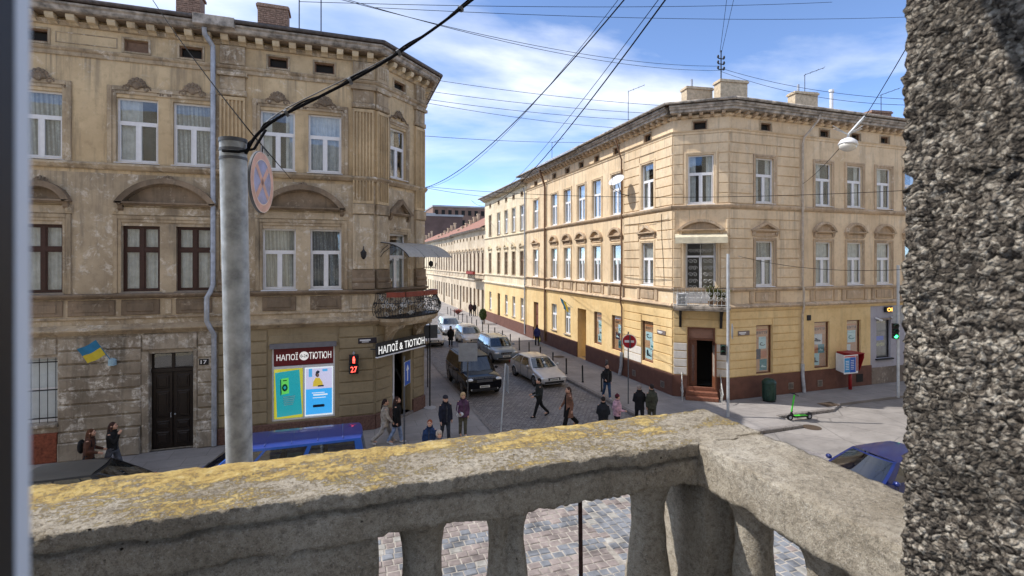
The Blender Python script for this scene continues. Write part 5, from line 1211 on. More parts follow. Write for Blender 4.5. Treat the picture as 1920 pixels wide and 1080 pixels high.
# dark sheets added behind the windows, blocking light through the hollow houses
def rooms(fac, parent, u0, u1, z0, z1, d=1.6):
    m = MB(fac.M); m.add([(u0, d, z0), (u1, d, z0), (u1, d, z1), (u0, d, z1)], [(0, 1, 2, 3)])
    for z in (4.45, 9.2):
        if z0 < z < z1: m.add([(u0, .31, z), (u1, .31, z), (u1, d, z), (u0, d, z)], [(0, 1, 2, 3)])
    m.build('room_backing', simple('room_dark_%s' % parent.name, (.06, .055, .05), .95, 0, .3, 1, local=False), parent)
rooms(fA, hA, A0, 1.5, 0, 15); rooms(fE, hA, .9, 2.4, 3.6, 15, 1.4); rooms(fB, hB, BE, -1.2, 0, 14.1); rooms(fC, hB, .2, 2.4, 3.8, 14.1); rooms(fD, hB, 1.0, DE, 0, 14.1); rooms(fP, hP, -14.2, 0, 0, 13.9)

def fold(root, main, name, house):
    """a fixture of the house: its main piece becomes a part of the house and the other pieces sub-parts of it"""
    kids = list(root.children); mn = next(k for k in kids if k.name.split('.')[0] == main)
    mn.name = name; mn['label'] = root['label']; mn.matrix_parent_inverse = house.matrix_basis.inverted(); mn.parent = house; mn.matrix_parent_inverse = house.matrix_basis.inverted()
    for k in kids:
        if k is not mn: k.parent = mn; k.matrix_parent_inverse = Matrix.Identity(4)
    bpy.data.objects.remove(root)
fold(cb, 'slab', 'balcony', hB)
# ================================================================== LEFT HOUSE: BALCONY, AWNING, SHOP
lb = thing('wrought_iron_balcony', 'belly shaped wrought iron balcony with red planters on the ochre house corner', 'balcony', fE.w(1.7, .6, 4.3))
bpath = [(.02, .0), (.06, .55), (.3, .98), (.75, 1.16), (1.7, 1.2), (2.65, 1.16), (3.05, .98), (3.28, .55), (3.32, .0)]
def bpt(t, sc_=1.0):
    n = len(bpath) - 1; k = min(int(t * n), n - 1); f = t * n - k; a, b = bpath[k], bpath[k + 1]
    u, p = a[0] + (b[0] - a[0]) * f, a[1] + (b[1] - a[1]) * f; return 1.67 + (u - 1.67) * sc_, p * sc_
m = MB(fE.M)
for z0, z1, s_ in ((4.36, 4.50, 1.0), (4.28, 4.36, .94), (4.18, 4.28, .84)): m.prism([(bpt(k / 24, s_)[0], -max(bpt(k / 24, s_)[1], -.0)) for k in range(25)][::-1], z0, z1, 'z')
m.build('slab', M_At, lb)
for u in (.7, 2.6):
    m = MB(fE.M); m.prism([(.05, 4.2), (.9, 4.2), (.82, 4.06), (.55, 3.96), (.35, 3.8), (.2, 3.5), (.05, 3.42)], u - .16, u + .16); m.build('console', M_At, lb)
def belly(z): t = (z - 4.5) / 1.0; return 1.0 + .10 * math.sin(min(1, t * 1.35) * PI) - .02 * t
for k in range(37):
    t = k / 36; m = MB(fE.M); m.tube([(*[(bpt(t, belly(z))[0]), -bpt(t, belly(z))[1]], z) for z in (4.5, 4.62, 4.75, 4.9, 5.1, 5.3, 5.5)], .011, 5); m.build('railing_bar', M_iron, lb)
for z in (4.56, 5.12, 5.5):
    m = MB(fE.M); m.tube([(bpt(k / 40, belly(z) + .005)[0], -bpt(k / 40, belly(z) + .005)[1], z) for k in range(41)], .02, 6); m.build('rail', M_iron, lb)
m = MB(fE.M); r2 = random.Random(5)
for k in range(150):
    t, zc, r_, sg_ = r2.uniform(.02, .98), r2.uniform(4.66, 5.4), r2.uniform(.07, .13), r2.choice((-1, 1)); pts = []
    for j in range(13):
        a = j * .6; rr = r_ * (1 - j / 15); z = zc + rr * math.sin(a); q = bpt(min(1, max(0, t + sg_ * rr * math.cos(a) / 5.2)), belly(z) + .012); pts.append((q[0], -q[1], z))
    m.tube(pts, .011, 5, k % 3 != 0)
m.build('scrollwork', [M_ironw, M_iron], lb)['kind'] = 'stuff'
M_plant = simple('planter_red_brown', srgb(132, 62, 46), .6, 0, .15, 6)
for a, b in ((.13, .33), (.34, .5), (.505, .66), (.67, .87)):
    m = MB(fE.M); rings = []
    for k in range(7):
        t = a + (b - a) * k / 6; o_, i_ = bpt(t, belly(5.5) + .03), bpt(t, belly(5.5) - .11); rings.append([(o_[0], -o_[1], 5.36), (o_[0], -o_[1], 5.56), (i_[0], -i_[1], 5.56), (i_[0], -i_[1], 5.36)])
    m.loft(rings); m.build('planter_box', M_plant, lb)
m = MB(fE.M); m.prism([(bpt(k / 24, 1.01)[0], -bpt(k / 24, 1.01)[1]) for k in range(25)][::-1], 4.5, 4.54, 'z'); m.build('floor', M_iron, lb)
# awning over the balcony door
def awn():
    k = NB('awning_plastic'); c = k.ramp(k.noise(k.pos(), 6, 4), [(.3, srgb(222, 222, 216)), (.7, srgb(240, 240, 236))]); k.fin(c, .4)
    tl = k.n('ShaderNodeBsdfTranslucent'); k.l(c, tl.inputs['Color']); mx_ = k.n('ShaderNodeMixShader'); mx_.inputs[0].default_value = .7; k.l(k.b.outputs[0], mx_.inputs[1]); k.l(tl.outputs[0], mx_.inputs[2]); k.l(mx_.outputs[0], k.o.inputs['Surface']); return k.m
M_awn = awn()
aw = thing('balcony_awning', 'white curved plastic awning over the iron balcony of the ochre house', 'awning', fE.w(1.7, .5, 7.4))
rings = []
for k in range(9):
    a = k / 8 * 1.15; p_, z = .04 + 1.55 * math.sin(a) / math.sin(1.15), 7.62 - .62 * (1 - math.cos(a)) / (1 - math.cos(1.15)); rings.append((p_, z))
for j in range(3):
    m = MB(fE.M); u0, u1 = .22 + j * 1.02, .22 + (j + 1) * 1.02 - .02; n = 12
    vs_ = []
    for p_, z in rings:
        for i in range(n + 1): u = u0 + (u1 - u0) * i / n; vs_.append((u, -p_, z + .012 * math.sin(i * 2.1)))
    m.add(vs_, [(r * (n + 1) + i, r * (n + 1) + i + 1, (r + 1) * (n + 1) + i + 1, (r + 1) * (n + 1) + i) for r in range(8) for i in range(n)])
    m.build('plastic_sheet', M_awn, aw, True)
for u in (.22, 1.24, 2.26, 3.28):
    m = MB(fE.M); m.tube([(u, -p_, z - .025) for p_, z in rings], .018, 5)
    if u in (.22, 3.28): m.tube([(u, -.03, 7.58), (u, -.03, 6.9)], .018, 5); m.tube([(u, -.05, 6.92), (u, -.3, 7.2), (u, -.62, 7.38), (u, -.9, 7.42)], .014, 5); m.tube([(u, -.05, 7.1), (u, -.25, 7.32), (u, -.5, 7.48)], .012, 5)
    m.build('frame_rib', M_iron, aw)
fold(lb, 'slab', 'balcony', hA)
fold(aw, 'frame_rib', 'awning', hA)
# wall lantern
lt = thing('wall_lantern', 'small dark iron wall lantern left of the balcony door', 'lantern', fA.w(.74, .1, 7.1))
m = MB(fA.M); m.tube([(.74, -.1, 7.3), (.74, -.3, 7.42), (.74, -.36, 7.3)], .014, 6); m.build('bracket', M_iron, lt)
m = MB(fA.M); m.lathe([(.03, -.2), (.1, -.1), (.12, .08), (.05, .16), (.015, .22)], (.74, -.36, 7.1), 8); m.build('lamp_body', M_iron, lt)
lt = thing('wall_lantern', 'small dark iron lantern and bracket under the right end of the white awning', 'lantern', fE.w(3.2, .1, 6.9))
m = MB(fE.M); m.tube([(3.2, -.05, 6.55), (3.2, -.75, 6.55), (3.2, -.8, 6.75)], .015, 6); m.build('bracket', M_iron, lt)
m = MB(fE.M); m.lathe([(.03, 0), (.09, .06), (.1, .2), (.04, .28)], (3.2, -.5, 6.57), 8); m.build('lamp_body', M_iron, lt)
# projecting sign over the shop door
fE2 = Fac(tuple(fE.w(0, .62, 0))[:2], fE.u)
u0, z1 = fE2.px(707, 644); u1, _ = fE2.px(797, 640); z0 = fE2.px(709, 669)[1]
ss = thing('shop_sign', 'black sign with white raised letters above the corner shop door', 'sign', fE2.w((u0 + u1) / 2, 0, z0))
m = MB(fE2.M); m.fb(u0, u1, -.08, 0, z0, z1); m.build('board', M_black, ss)
m = MB(fE2.M); m.fb(u0, u1, -.08, .03, z0 - .05, z0 - .002); m.build('light_strip', M_white, ss)
m = MB(fE2.M); lettering(m, 'НАПОЇ & ТЮТЮН', u0 + .08, u1 - .06, z0 + .08, z1 - .06, .012, 0, .012); m.build('lettering', emit('sign_white', (.95, .95, .93), .35), ss)
m = MB(fE2.M)
for u in (u0 + .3, u1 - .4): m.fb(u - .02, u + .02, -.6, -.08, z0 + .2, z0 + .24)
m.build('bracket', M_iron, ss)
# shop front
sf = thing('shop_window', 'corner shop window with red name board and two posters', 'shop window', fA.w(-1.5, 0, .67))
m = MB(fA.M); a, b, c, d = SHOP
for x0, x1, z0, z1 in ((a, a + .06, c, d), (b - .06, b, c, d), (a + .06, b - .06, c, c + .05), (-1.52, -1.47, c + .05, 2.66)): m.fb(x0, x1, -.14, -.05, z0, z1)
m.build('frame', M_white, sf)
m = MB(fA.M); m.fb(a - .06, b + .06, .0, .14, 3.47, 3.66); m.build('shutter_box', simple('shutter_grey', srgb(120, 120, 128), .5, .3, .1, 5), sf)
m = MB(fA.M); m.fb(a + .06, b - .06, -.13, -.06, 2.78, 3.44, 0); lettering(m, 'НАПОЇ', a + .16, a + .92, 2.98, 3.28, -.055, 1, .012); lettering(m, 'ТЮТЮН', b - .96, b - .14, 2.98, 3.26, -.055, 1, .012)
m.add([((a + b) / 2 + .17 * math.cos(k * PI / 12), .056, 3.12 + .17 * math.sin(k * PI / 12)) for k in range(24)], [tuple(range(24))], 1); lettering(m, '0-24', (a + b) / 2 - .13, (a + b) / 2 + .13, 3.06, 3.18, -.053, 2, .02)
m.build('name_board', [simple('board_maroon', srgb(112, 30, 36), .4, 0, .06, 3), emit('letters_white', (.92, .9, .88), .25), M_black], sf)
m = MB(fA.M); m.fb(a + .06, b - .06, -.13, -.04, 2.66, 2.76); m.build('transom', M_white, sf)
PC = [emit('poster_deep_teal', (.02, .30, .34), .45), emit('poster_lime', (.62, .55, .04), .35), emit('poster_green', (.14, .6, .11), .4), simple('poster_dark_green', srgb(30, 110, 60), .35, 0, .1, 6), M_white]  # left poster colours given emission to lift them behind the glass
m = MB(fA.M); u0, u1, z0, z1 = a + .07, -1.53, c + .06, 2.65; W, Hh = u1 - u0, z1 - z0; P_ = lambda x, z: (u0 + x * W, z0 + z * Hh)
m.fb(u0, u1, -.12, -.105, z0, z1, 1)
quad = lambda pts, p_, mi: m.add([(P_(x, z)[0], -p_, P_(x, z)[1]) for x, z in pts], [tuple(range(len(pts)))], mi)
quad([(.1, .03), (.98, .06), (.88, .97), (.03, .93)], -.103, 0); quad([(.24, .48), (.52, .5), (.5, .82), (.22, .8)], -.101, 2); quad([(.22, .46), (.26, .5), (.24, .8), (.21, .78)], -.1005, 3)
quad([(.37 + .10 * math.cos(t * PI / 8), .62 + .075 * math.sin(t * PI / 8)) for t in range(16)], -.099, 3); quad([(.3, .75), (.44, .755), (.44, .775), (.3, .77)], -.099, 3); quad([(.37 + .045 * math.cos(t * PI / 6), .62 + .033 * math.sin(t * PI / 6)) for t in range(12)], -.098, 0)
for k in range(5): quad([(.3 + .01 * k, .42 - k * .04), (.74 - .02 * k, .43 - k * .04), (.74 - .02 * k, .445 - k * .04), (.3 + .01 * k, .435 - k * .04)], -.1, 4)
m.build('poster', PC, sf)
E1 = [emit('lightbox_lilac', (.72, .66, .86), .34), emit('lightbox_blue', (.06, .46, .95), .36), emit('lightbox_yellow', (.82, .58, .06), .3), emit('lightbox_white', (.9, .92, .95), .36), simple('ink_navy', (.02, .03, .08), .4), simple('skin_print', srgb(214, 160, 130), .5, 0, .05, 4), emit('lightbox_sky', (.12, .5, .92), .3)]
m = MB(fA.M); u0, u1 = -1.46, b - .07; W = u1 - u0
m.fb(u0, u1, -.12, -.105, z0, z1, 3); quad([(.04, .03), (.96, .03), (.96, .55), (.04, .55)], -.103, 1); quad([(.04, .55), (.96, .55), (.96, .97), (.04, .97)], -.103, 0)
quad([(.14, .8), (.26, .8), (.26, .97), (.14, .97)], -.101, 6); quad([(.62, .9), (.8, .9), (.8, .95), (.62, .95)], -.101, 6)
quad([(.28, .6), (.64, .6), (.62, .68), (.52, .77), (.38, .78), (.3, .7)], -.1, 2); quad([(.45 + .055 * math.cos(t * PI / 6), .83 + .045 * math.sin(t * PI / 6)) for t in range(12)], -.099, 5); quad([(.37, .83), (.39, .9), (.46, .93), (.53, .9), (.5, .87), (.42, .86), (.4, .8)], -.098, 4); quad([(.45, .59), (.66, .59), (.68, .62), (.47, .62)], -.099, 4)
for k, (x0, x1) in enumerate(((.25, .7), (.3, .8), (.28, .74))): quad([(x0, .46 - k * .05), (x1, .46 - k * .05), (x1, .475 - k * .05 + (.015 if k == 1 else 0)), (x0, .475 - k * .05 + (.015 if k == 1 else 0))], -.1, 3)
quad([(.3, .17), (.68, .17), (.7, .2), (.68, .225), (.3, .225), (.28, .2)], -.1, 4)
m.build('poster', E1, sf)
m = MB(fA.M); m.fb(a + .06, b - .06, -.075, -.07, c + .05, 2.66); m.build('pane', M_glass, sf)
fold(sf, 'frame', 'shop_window', hA)
m = MB(fE.M); a, b, c, d = eD
for x0, x1, z0, z1 in ((a, a + .07, 0, d), (a + .3, a + .37, 0, d), (a + .07, a + .3, d - .08, d), (a + .07, a + .3, 1.0, 1.08)): m.fb(x0, x1, -.3, -.2, z0, z1)
sdoor = m.build('shop_door', M_white, hA)
m = MB(fE.M); m.fb(a, b, -1.0, -.9, 0, d); m.build('interior_back', M_dark, sdoor)
m = MB(fE.M); m.fb(a + .07, a + .3, -.26, -.25, .1, d - .08); m.build('pane', M_glass, sdoor)
m = MB(fE.M); m.fb(a - .05, b + .05, -.9, .11, .0, .12); m.build('door_step', M_kerb, hA)
# pedestrian signal on the wall: red man and a 27 second counter
pg = thing('pedestrian_signal', 'pedestrian signal showing a red man and the red number 27', 'traffic light', fA.w(.37, .2, 2.36))
m = MB(fA.M); m.cbox(.19, .55, .12, .34, 2.36, 2.72, .03); m.cbox(.19, .55, .12, .34, 2.74, 3.10, .03); m.build('housing', M_black, pg)
m = MB(fA.M); m.tube([(.37, 0, 3.2), (.37, -.2, 3.2), (.37, -.2, 3.08)], .025, 6); m.ell((.37, -.2, 3.16), (.05, .05, .05)); m.build('bracket', M_zinc, pg)
M_ledr = emit('led_red', (1.0, .07, .05), 2.2)
m = MB(fA.M); m.ell((.37, -.345, 3.01), (.035, .01, .04), 8, 6); m.fb(.325, .415, .342, .35, 2.89, 2.97); m.fb(.33, .36, .342, .35, 2.79, 2.89); m.fb(.38, .41, .342, .35, 2.79, 2.89); m.build('red_man', M_ledr, pg)
m = MB(fA.M); lettering(m, '27', .25, .49, 2.43, 2.65, .345, 0); m.build('countdown', M_ledr, pg)

# ================================================================== FLAGS
M_fb_, M_fy = simple('flag_blue', srgb(54, 132, 178), .8, 0, .08, 6), simple('flag_yellow', srgb(224, 204, 70), .8, 0, .05, 6)
def flag(label, base, tip, drop, wid, sgn, fac_p, holder=True):
    f = thing('flag', label, 'flag', base); base, tip = Vector(base), Vector(tip); ax = (tip - base)
    m = MB(); m.tube([base, tip], .014, 6); m.build('pole', simple('flag_pole_blue', srgb(60, 130, 170), .5, 0, .1, 5), f)
    if holder: m = MB(); m.lathe([(.04, -.12), (.12, -.1), (.12, .1), (.05, .14)], base, 12); m.build('holder', simple('holder_pale', srgb(150, 180, 196), .5, 0, .1, 5), f)
    n, k = 14, 8; side = Vector(sgn)
    for nm, r0, r1, mat in (('blue_half', 0, 4, M_fb_), ('yellow_half', 4, 8, M_fy)):
        m = MB(); vs_ = []
        for i in range(r0, r1 + 1):
            for j in range(n + 1):
                t, s_ = i / k, j / n; p = tip - ax.normalized() * (t * drop) + side * (s_ * wid) - Vector((0, 0, 1)) * (s_ * wid * .55 + .05 * s_ * math.sin(s_ * 5)); p += Vector((side.y, -side.x, 0)) * (.07 * s_ * math.sin(s_ * 7 + t * 2)); vs_.append(p)
        m.add(vs_, [(a * (n + 1) + j, a * (n + 1) + j + 1, (a + 1) * (n + 1) + j + 1, (a + 1) * (n + 1) + j) for a in range(r1 - r0) for j in range(n)]); m.build(nm, mat, f, True)
a = fA.px(214, 678); b = fA.px(193, 636); flag('blue and yellow flag on the grey wall left of the old door', fA.w(a[0], .14, a[1]), fA.w(b[0], .55, b[1] + .05), .62, .55, (-.92, -.1, -.05), 0)
a = fB.px(1076, 577); b = fB.px(1056, 553); flag('blue and yellow flag on the sunny wall above the passage doorway', fB.w(a[0], .1, a[1]), fB.w(a[0] - .1, 1.05, a[1] + .75), .55, .75, (.1, -.7, -.5), 0, False)

# ================================================================== POLES, SIGNS, SIGNALS
M_steel = simple('galvanised_steel', srgb(172, 176, 178), .55, .2, .3, 7, .15, 60); M_steel2 = simple('steel_dark_grey', srgb(98, 100, 104), .55, .4, .2, 9); M_signback = simple('sign_back_grey', srgb(156, 160, 166), .5, .3, .12, 4); M_post = simple('post_pale', srgb(190, 194, 198), .5, .3, .12, 6)
M_sred, M_sblue, M_swhite = simple('sign_red', srgb(176, 30, 40), .4, 0, .06, 4), simple('sign_blue', srgb(30, 84, 176), .4, 0, .06, 4), simple('sign_white', srgb(226, 226, 226), .4, 0, .04, 4)
p_top, p_bot = atd(437, 268, 4.0), atd(449, 868, 4.0); p_ax = (p_top - p_bot).normalized(); p_base = p_bot - p_ax * (p_bot.z / p_ax.z)
tp = thing('tram_pole', 'thick grey galvanised pole with cable straps in the left foreground', 'pole', p_base)
m = MB(); m.tube([p_base, p_base + (p_top - p_base) * .5, p_top], [.105, .095, .099], 28); o = m.build('shaft', M_steel, tp, True); smooth_by_angle(o, 40)
m = MB(); m.tube([p_top - p_ax * .0, p_top + p_ax * .03], .104, 28); o = m.build('cap', M_steel2, tp); smooth_by_angle(o, 40)
for dz in (.05, .12):
    m = MB(); m.tube([p_top - p_ax * dz, p_top - p_ax * (dz + .022)], .103, 28); o = m.build('strap', M_steel2, tp); smooth_by_angle(o, 40)
m = MB(); m.tube([p_top - p_ax * .085 + Vector((-.06, -.09, 0)), p_top - p_ax * .09 + Vector((.06, -.11, 0)), p_top - p_ax * .06 + Vector((.16, -.06, .01)), p_top + Vector((.24, -.02, .12))], .011, 8); m.build('cable_tie', M_cable, tp, True)
# hanging round no-stopping sign
sc0 = atd(492, 342, 4.95); nrm = Vector((.978, -.206, 0)).normalized(); rt = Vector((0, 0, 1)).cross(nrm).normalized()
MS = Matrix(((rt.x, nrm.x * -1, 0, sc0.x), (rt.y, nrm.y * -1, 0, sc0.y), (0, 0, 1, sc0.z), (0, 0, 0, 1)))
ns = thing('no_stopping_sign', 'faded round no stopping sign hanging beside the thick grey pole', 'sign', sc0 - Vector((0, 0, .3)))
def disc(m, r0, r1, y0, y1, mi, n=36):
    if r0 == 0: m.add([(r1 * math.cos(2 * PI * k / n), y0, r1 * math.sin(2 * PI * k / n)) for k in range(n)], [tuple(range(n))], mi)
    else:
        vs_ = [(r * math.cos(2 * PI * k / n), y0, r * math.sin(2 * PI * k / n)) for r in (r0, r1) for k in range(n)]; m.add(vs_, [(k, k + n, (k + 1) % n + n, (k + 1) % n) for k in range(n)], mi)
m = MB(MS); m.lathe([(.30, 0), (.305, .004), (.305, .024), (.30, .028)], (0, 0, 0), 36); m.v = [Vector((v.x, v.z - .0, v.y)) for v in m.v]; o = m.build('plate', M_steel2, ns); smooth_by_angle(o, 30)
m = MB(MS); disc(m, .0, .225, -.001, 0, 0); disc(m, .225, .292, -.002, 0, 1); disc(m, .292, .301, -.003, 0, 2); disc(m, .218, .228, -.003, 0, 2)
for s_ in (-1, 1):
    q = .19 * q_ * 1.12; w_ = .03; m.add([(s_ * (-q - w_ * q_), -.002, -q + w_ * q_), (s_ * (-q + w_ * q_), -.002, -q - w_ * q_), (s_ * (q + w_ * q_), -.002, q - w_ * q_), (s_ * (q - w_ * q_), -.002, q + w_ * q_)], [(0, 1, 2, 3)], 1)
m.build('face', [simple('faded_blue', srgb(150, 156, 198), .3, 0, .25, 7), simple('faded_red', srgb(222, 172, 152), .4, 0, .15, 8), simple('faded_rim', srgb(240, 214, 198), .4, 0, .06, 6)], ns)
hk = atd(503, 292, 4.9); m = MB(); m.tube([sc0 + Vector((0, 0, .29)), sc0 + Vector((0, 0, .36)), hk], .008, 6); m.build('hanger', M_iron, ns)
def post_sign(name, label, x, ybase, ytop, r=.03, mat=M_steel2, lean=None, road=False, cat='sign', d=None):
    if d: p = atd(x, 500, d); b = Vector((p.x, p.y, RZ if road else 0)); top = atd(x if lean is None else lean, ytop, d)
    else: b = Vector(gnd(x, ybase, RZ if road else 0)); dd = b.x * SA + b.y * CA; top = atd(x if lean is None else lean, ytop, dd)
    t = thing(name, label, cat, b); m = MB(); m.tube([b, top], r, 10); o = m.build('post', mat, t, True); smooth_by_angle(o, 40); return t, b, top
def plate(parent, c, nrm_, shape, size, faces, back=M_signback, name='plate'):
    """sign plate: shape 'round' or (w,h); faces = callback(m) drawing on the front"""
    nv = Vector((nrm_[0], nrm_[1], 0)).normalized(); r_ = Vector((0, 0, 1)).cross(nv); Mx = Matrix(((r_.x, -nv.x, 0, c[0]), (r_.y, -nv.y, 0, c[1]), (0, 0, 1, c[2]), (0, 0, 0, 1)))
    m = MB(Mx)
    if shape == 'round':
        m.lathe([(size, 0), (size, .015)], (0, 0, 0), 32); m.v = [Vector((v.x, v.z, v.y)) for v in m.v]
    else: m.box(-shape[0] / 2, shape[0] / 2, 0, .015, -shape[1] / 2, shape[1] / 2)
    o = m.build(name, back, parent)
    if faces:
        m = MB(Mx); mats = faces(m); m.build('face', mats, o)
    return o
toC = lambda b: (-b.x, -b.y)
# no entry
t, b, top = post_sign('no_entry_sign', 'red no entry sign on a thin post before the sunny side wall', 1178, 757, 622, .03, M_steel2)
cc = atd(1180, 640, b.x * SA + b.y * CA)
def ne(m): disc(m, 0, .335, -.002, 0, 0); disc(m, .315, .34, -.003, 0, 1); m.fb(-.22, .22, .003, .005, -.055, .055, 1); return [M_sred, M_swhite]
plate(t, cc + Vector((toC(b)[0], toC(b)[1], 0)).normalized() * .04, toC(b), 'round', .34, ne)
plate(t, cc + Vector((0, .05, 0)), (-1, .3), (.6, .62), 0, None, M_steel2, 'side_plate')
# tall pole with round sign back and green signal
t, b, top = post_sign('traffic_signal_pole', 'tall pale pole with a blank round sign back and small signals before the corner entrance', 1365, 781, 476, .062, M_post, cat='traffic light')
dd = b.x * SA + b.y * CA; c_ = atd(1373, 622, dd)
plate(t, c_ + Vector((.07, .09, 0)), (-.8, .6), 'round', .34, None, M_signback)
plate(t, c_ + Vector((.03, .02, 0)), (.85, -.55), (.12, .5), 0, None, M_steel2, 'clamp')
def signal(parent, c, nv, n, lit, col, s=1.0):
    nv = Vector((nv[0], nv[1], 0)).normalized(); r_ = Vector((0, 0, 1)).cross(nv); Mx = Matrix(((r_.x, -nv.x, 0, c[0]), (r_.y, -nv.y, 0, c[1]), (0, 0, 1, c[2]), (0, 0, 0, 1))); hh = .3 * s
    m = MB(Mx)
    for k in range(n): m.cbox(-.15 * s, .15 * s, -.1 * s, .1 * s, (k - n / 2) * hh + .008, (k + 1 - n / 2) * hh - .008, .02)
    hs = m.build('signal_head', M_black, parent)
    for k in range(n):
        z = (k + .5 - n / 2) * hh; on = (k == lit); m = MB(Mx); m.ell((0, -.1 * s, z), (.1 * s, .03, .1 * s), 14, 6); m.build('lens', emit('signal_lit_%d' % len(MATS), col, 2.2) if on else M_dark, hs, True)
        m = MB(Mx); m.tube([(.12 * s * math.cos(q), -.1 * s, z + .12 * s * math.sin(q)) for q in [PI * j / 8 for j in range(9)]], .012, 4); m.add([(.12 * s * math.cos(PI * j / 8), -y, z + .12 * s * math.sin(PI * j / 8)) for y in (.1 * s, .26 * s) for j in range(9)], [(j, j + 1, j + 10, j + 9) for j in range(8)]); m.build('visor', simple('visor_green', srgb(30, 74, 58), .5, 0, .1, 6), hs)
c_ = atd(1356, 656, dd); signal(t, c_, (-.8, -.9), 2, -1, (0, 1, .3), .78)
# right pole with green signal by the stone edge
t, b, top = post_sign('traffic_signal_pole', 'pale pole with a lit green traffic signal beside the rough stone edge', 1684, 745, 497, .065, M_post, cat='traffic light')
dd = b.x * SA + b.y * CA; c_ = atd(1679, 620, dd); signal(t, c_ + Vector((-.16, -.1, 0)), (-.55, -.8), 3, 0, (.05, 1.0, .25), .85)
plate(t, atd(1686, 590, dd), (.5, .86), (.6, .9), 0, None, M_signback)
# pole with dark sign back beside the shop door
t, b, top = post_sign('road_sign', 'dark square sign back on a black post near the shop corner', 806, 765, 603, .035, M_iron); dd = b.x * SA + b.y * CA
plate(t, atd(808, 622, dd) + Vector((0, .05, 0)), (0.1, 1), (.62, .62), 0, None, simple('sign_back_dark', srgb(74, 78, 84), .5, .2, .1, 5))
m = MB(); m.lathe([(.3, 0), (.28, .04), (.1, .08), (.05, .1)], b, 12); m.build('concrete_foot', M_conc, t)
post = MB(); p2 = atd(802, 690, 27); post.tube([(p2.x, p2.y, 0), (p2.x, p2.y, 2.9)], .03, 8); tag(post.build('post', M_iron), 'thin black post behind the dark square sign near the shop corner', 'post')
# blue one-way sign
t, b, top = post_sign('one_way_sign', 'blue one way arrow sign seen edge on by the shop door', 758, 835, 668, .032, M_steel2); dd = b.x * SA + b.y * CA
def ow(m): m.fb(-.26, .26, .002, .003, -.42, .42, 0); m.add([(-.05, -.005, -.3), (.05, -.005, -.3), (.05, -.005, .1), (.14, -.005, .1), (0, -.005, .32), (-.14, -.005, .1), (-.05, -.005, .1)], [tuple(range(7))], 1); m.fb(-.28, -.26, .002, .004, -.44, .44, 1); m.fb(.26, .28, .002, .004, -.44, .44, 1); return [M_sblue, M_swhite]
plate(t, atd(762, 699, dd) + Vector((.04, 0, 0)), (.88, -.476), (.56, .88), 0, ow)
# grey rectangular sign back in front of the black off-roader
t, b, top = post_sign('road_sign', 'grey rectangular sign back on a post in front of the black off-roader', 877, 762, 641, .032, M_steel2); dd = b.x * SA + b.y * CA
plate(t, atd(877, 660, dd) + Vector((0, -.05, 0)), (-.25, -1), (.88, .86), 0, None, M_signback)
# leaning pale post with a thin plate
t, b, top = post_sign('road_sign', 'leaning pale post with a sign seen edge on among the pedestrians', 938, 0, 682, .03, M_post, lean=948, d=18.9)
plate(t, top + Vector((.06, 0, -.55)), (.97, -.1), (.62, .98), 0, None, M_signback)
# ================================================================== BOLLARDS
M_boll = simple('bollard_black', (.018, .018, .02), .5, .2, .3, 9)
m = MB(); m.lathe([(.065, 0), (.065, .05), (.045, .07), (.042, .78), (.05, .8), (.05, .83), (.042, .85), (.05, .9), (.03, .96), (.01, .97)], (0, 0, 0), 12); bme = m.mesh('bollard', M_boll, True)
by = [21.8 + k * 2.15 for k in range(20)]
names = 'nearest second third fourth fifth sixth seventh eighth ninth tenth eleventh twelfth thirteenth fourteenth fifteenth sixteenth seventeenth eighteenth nineteenth twentieth'.split()
for k, y in enumerate(by):
    o = obj('bollard', bme); o.location = (12.78 + rnd.uniform(-.03, .03), y + 1.4, 0); o.rotation_euler = (rnd.uniform(-.02, .02), rnd.uniform(-.02, .02), 0)
    tag(o, ('%s black bollard of the row along the right kerb, counted from the camera' % names[k]) if k < 20 else '', 'bollard', 'bollards along the right kerb')
# ================================================================== LITTER BIN, PHONE STAND, SCOOTER
bx, by_, _ = gnd(1442, 752); by_ = min(by_, 19.3)
lbn = thing('litter_bin', 'dark green rounded litter bin against the brown plinth', 'litter bin', (bx, by_, 0))
M_bin = simple('bin_green', srgb(34, 62, 54), .45, .1, .25, 8)
m = MB(); m.lathe([(.25, .06), (.29, .1), (.30, .5), (.31, .8), (.31, .86)], (bx, by_, 0), 20); o = m.build('drum', M_bin, lbn, True)
m = MB(); m.lathe([(.33, .85), (.33, .92), (.29, 1.02), (.18, 1.1), (.03, 1.12)], (bx, by_, 0), 20); m.build('lid', M_bin, lbn, True)
for k in range(10):
    a = 2 * PI * k / 10; m = MB(); m.box(-.03, .03, .295, .312, .12, .82); m.M = Matrix.Translation((bx, by_, 0)) @ Matrix.Rotation(a, 4, 'Z'); m.build('rib', M_bin, lbn)
m = MB(); m.lathe([(.28, 0), (.28, .05), (.2, .06)], (bx, by_, 0), 16); m.build('foot', M_iron, lbn)
ph = fD.px(1582, 728); pt = thing('phone_stand', 'red open phone booth on a post with blue poster on its side', 'phone booth', fD.w(7.55, .45, 0))
M_phr, M_phd = simple('phone_red', srgb(150, 30, 34), .45, 0, .12, 5), simple('phone_red_dark', srgb(110, 20, 26), .5, 0, .1, 5)
m = MB(fD.M); m.tube([(7.62, -.42, 0), (7.62, -.42, 1.0)], .085, 12); m.build('post', M_phr, pt, True)
m = MB(fD.M); m.prism([(.06, 1.0), (.62, 1.0), (.86, 1.75), (.86, 1.95), (.06, 1.95)], 7.1, 7.14); m.build('side_panel', M_phr, pt)
m = MB(fD.M); m.prism([(.06, 1.0), (.62, 1.0), (.86, 1.75), (.86, 1.95), (.06, 1.95)], 8.02, 8.06); m.build('side_panel', M_phr, pt)
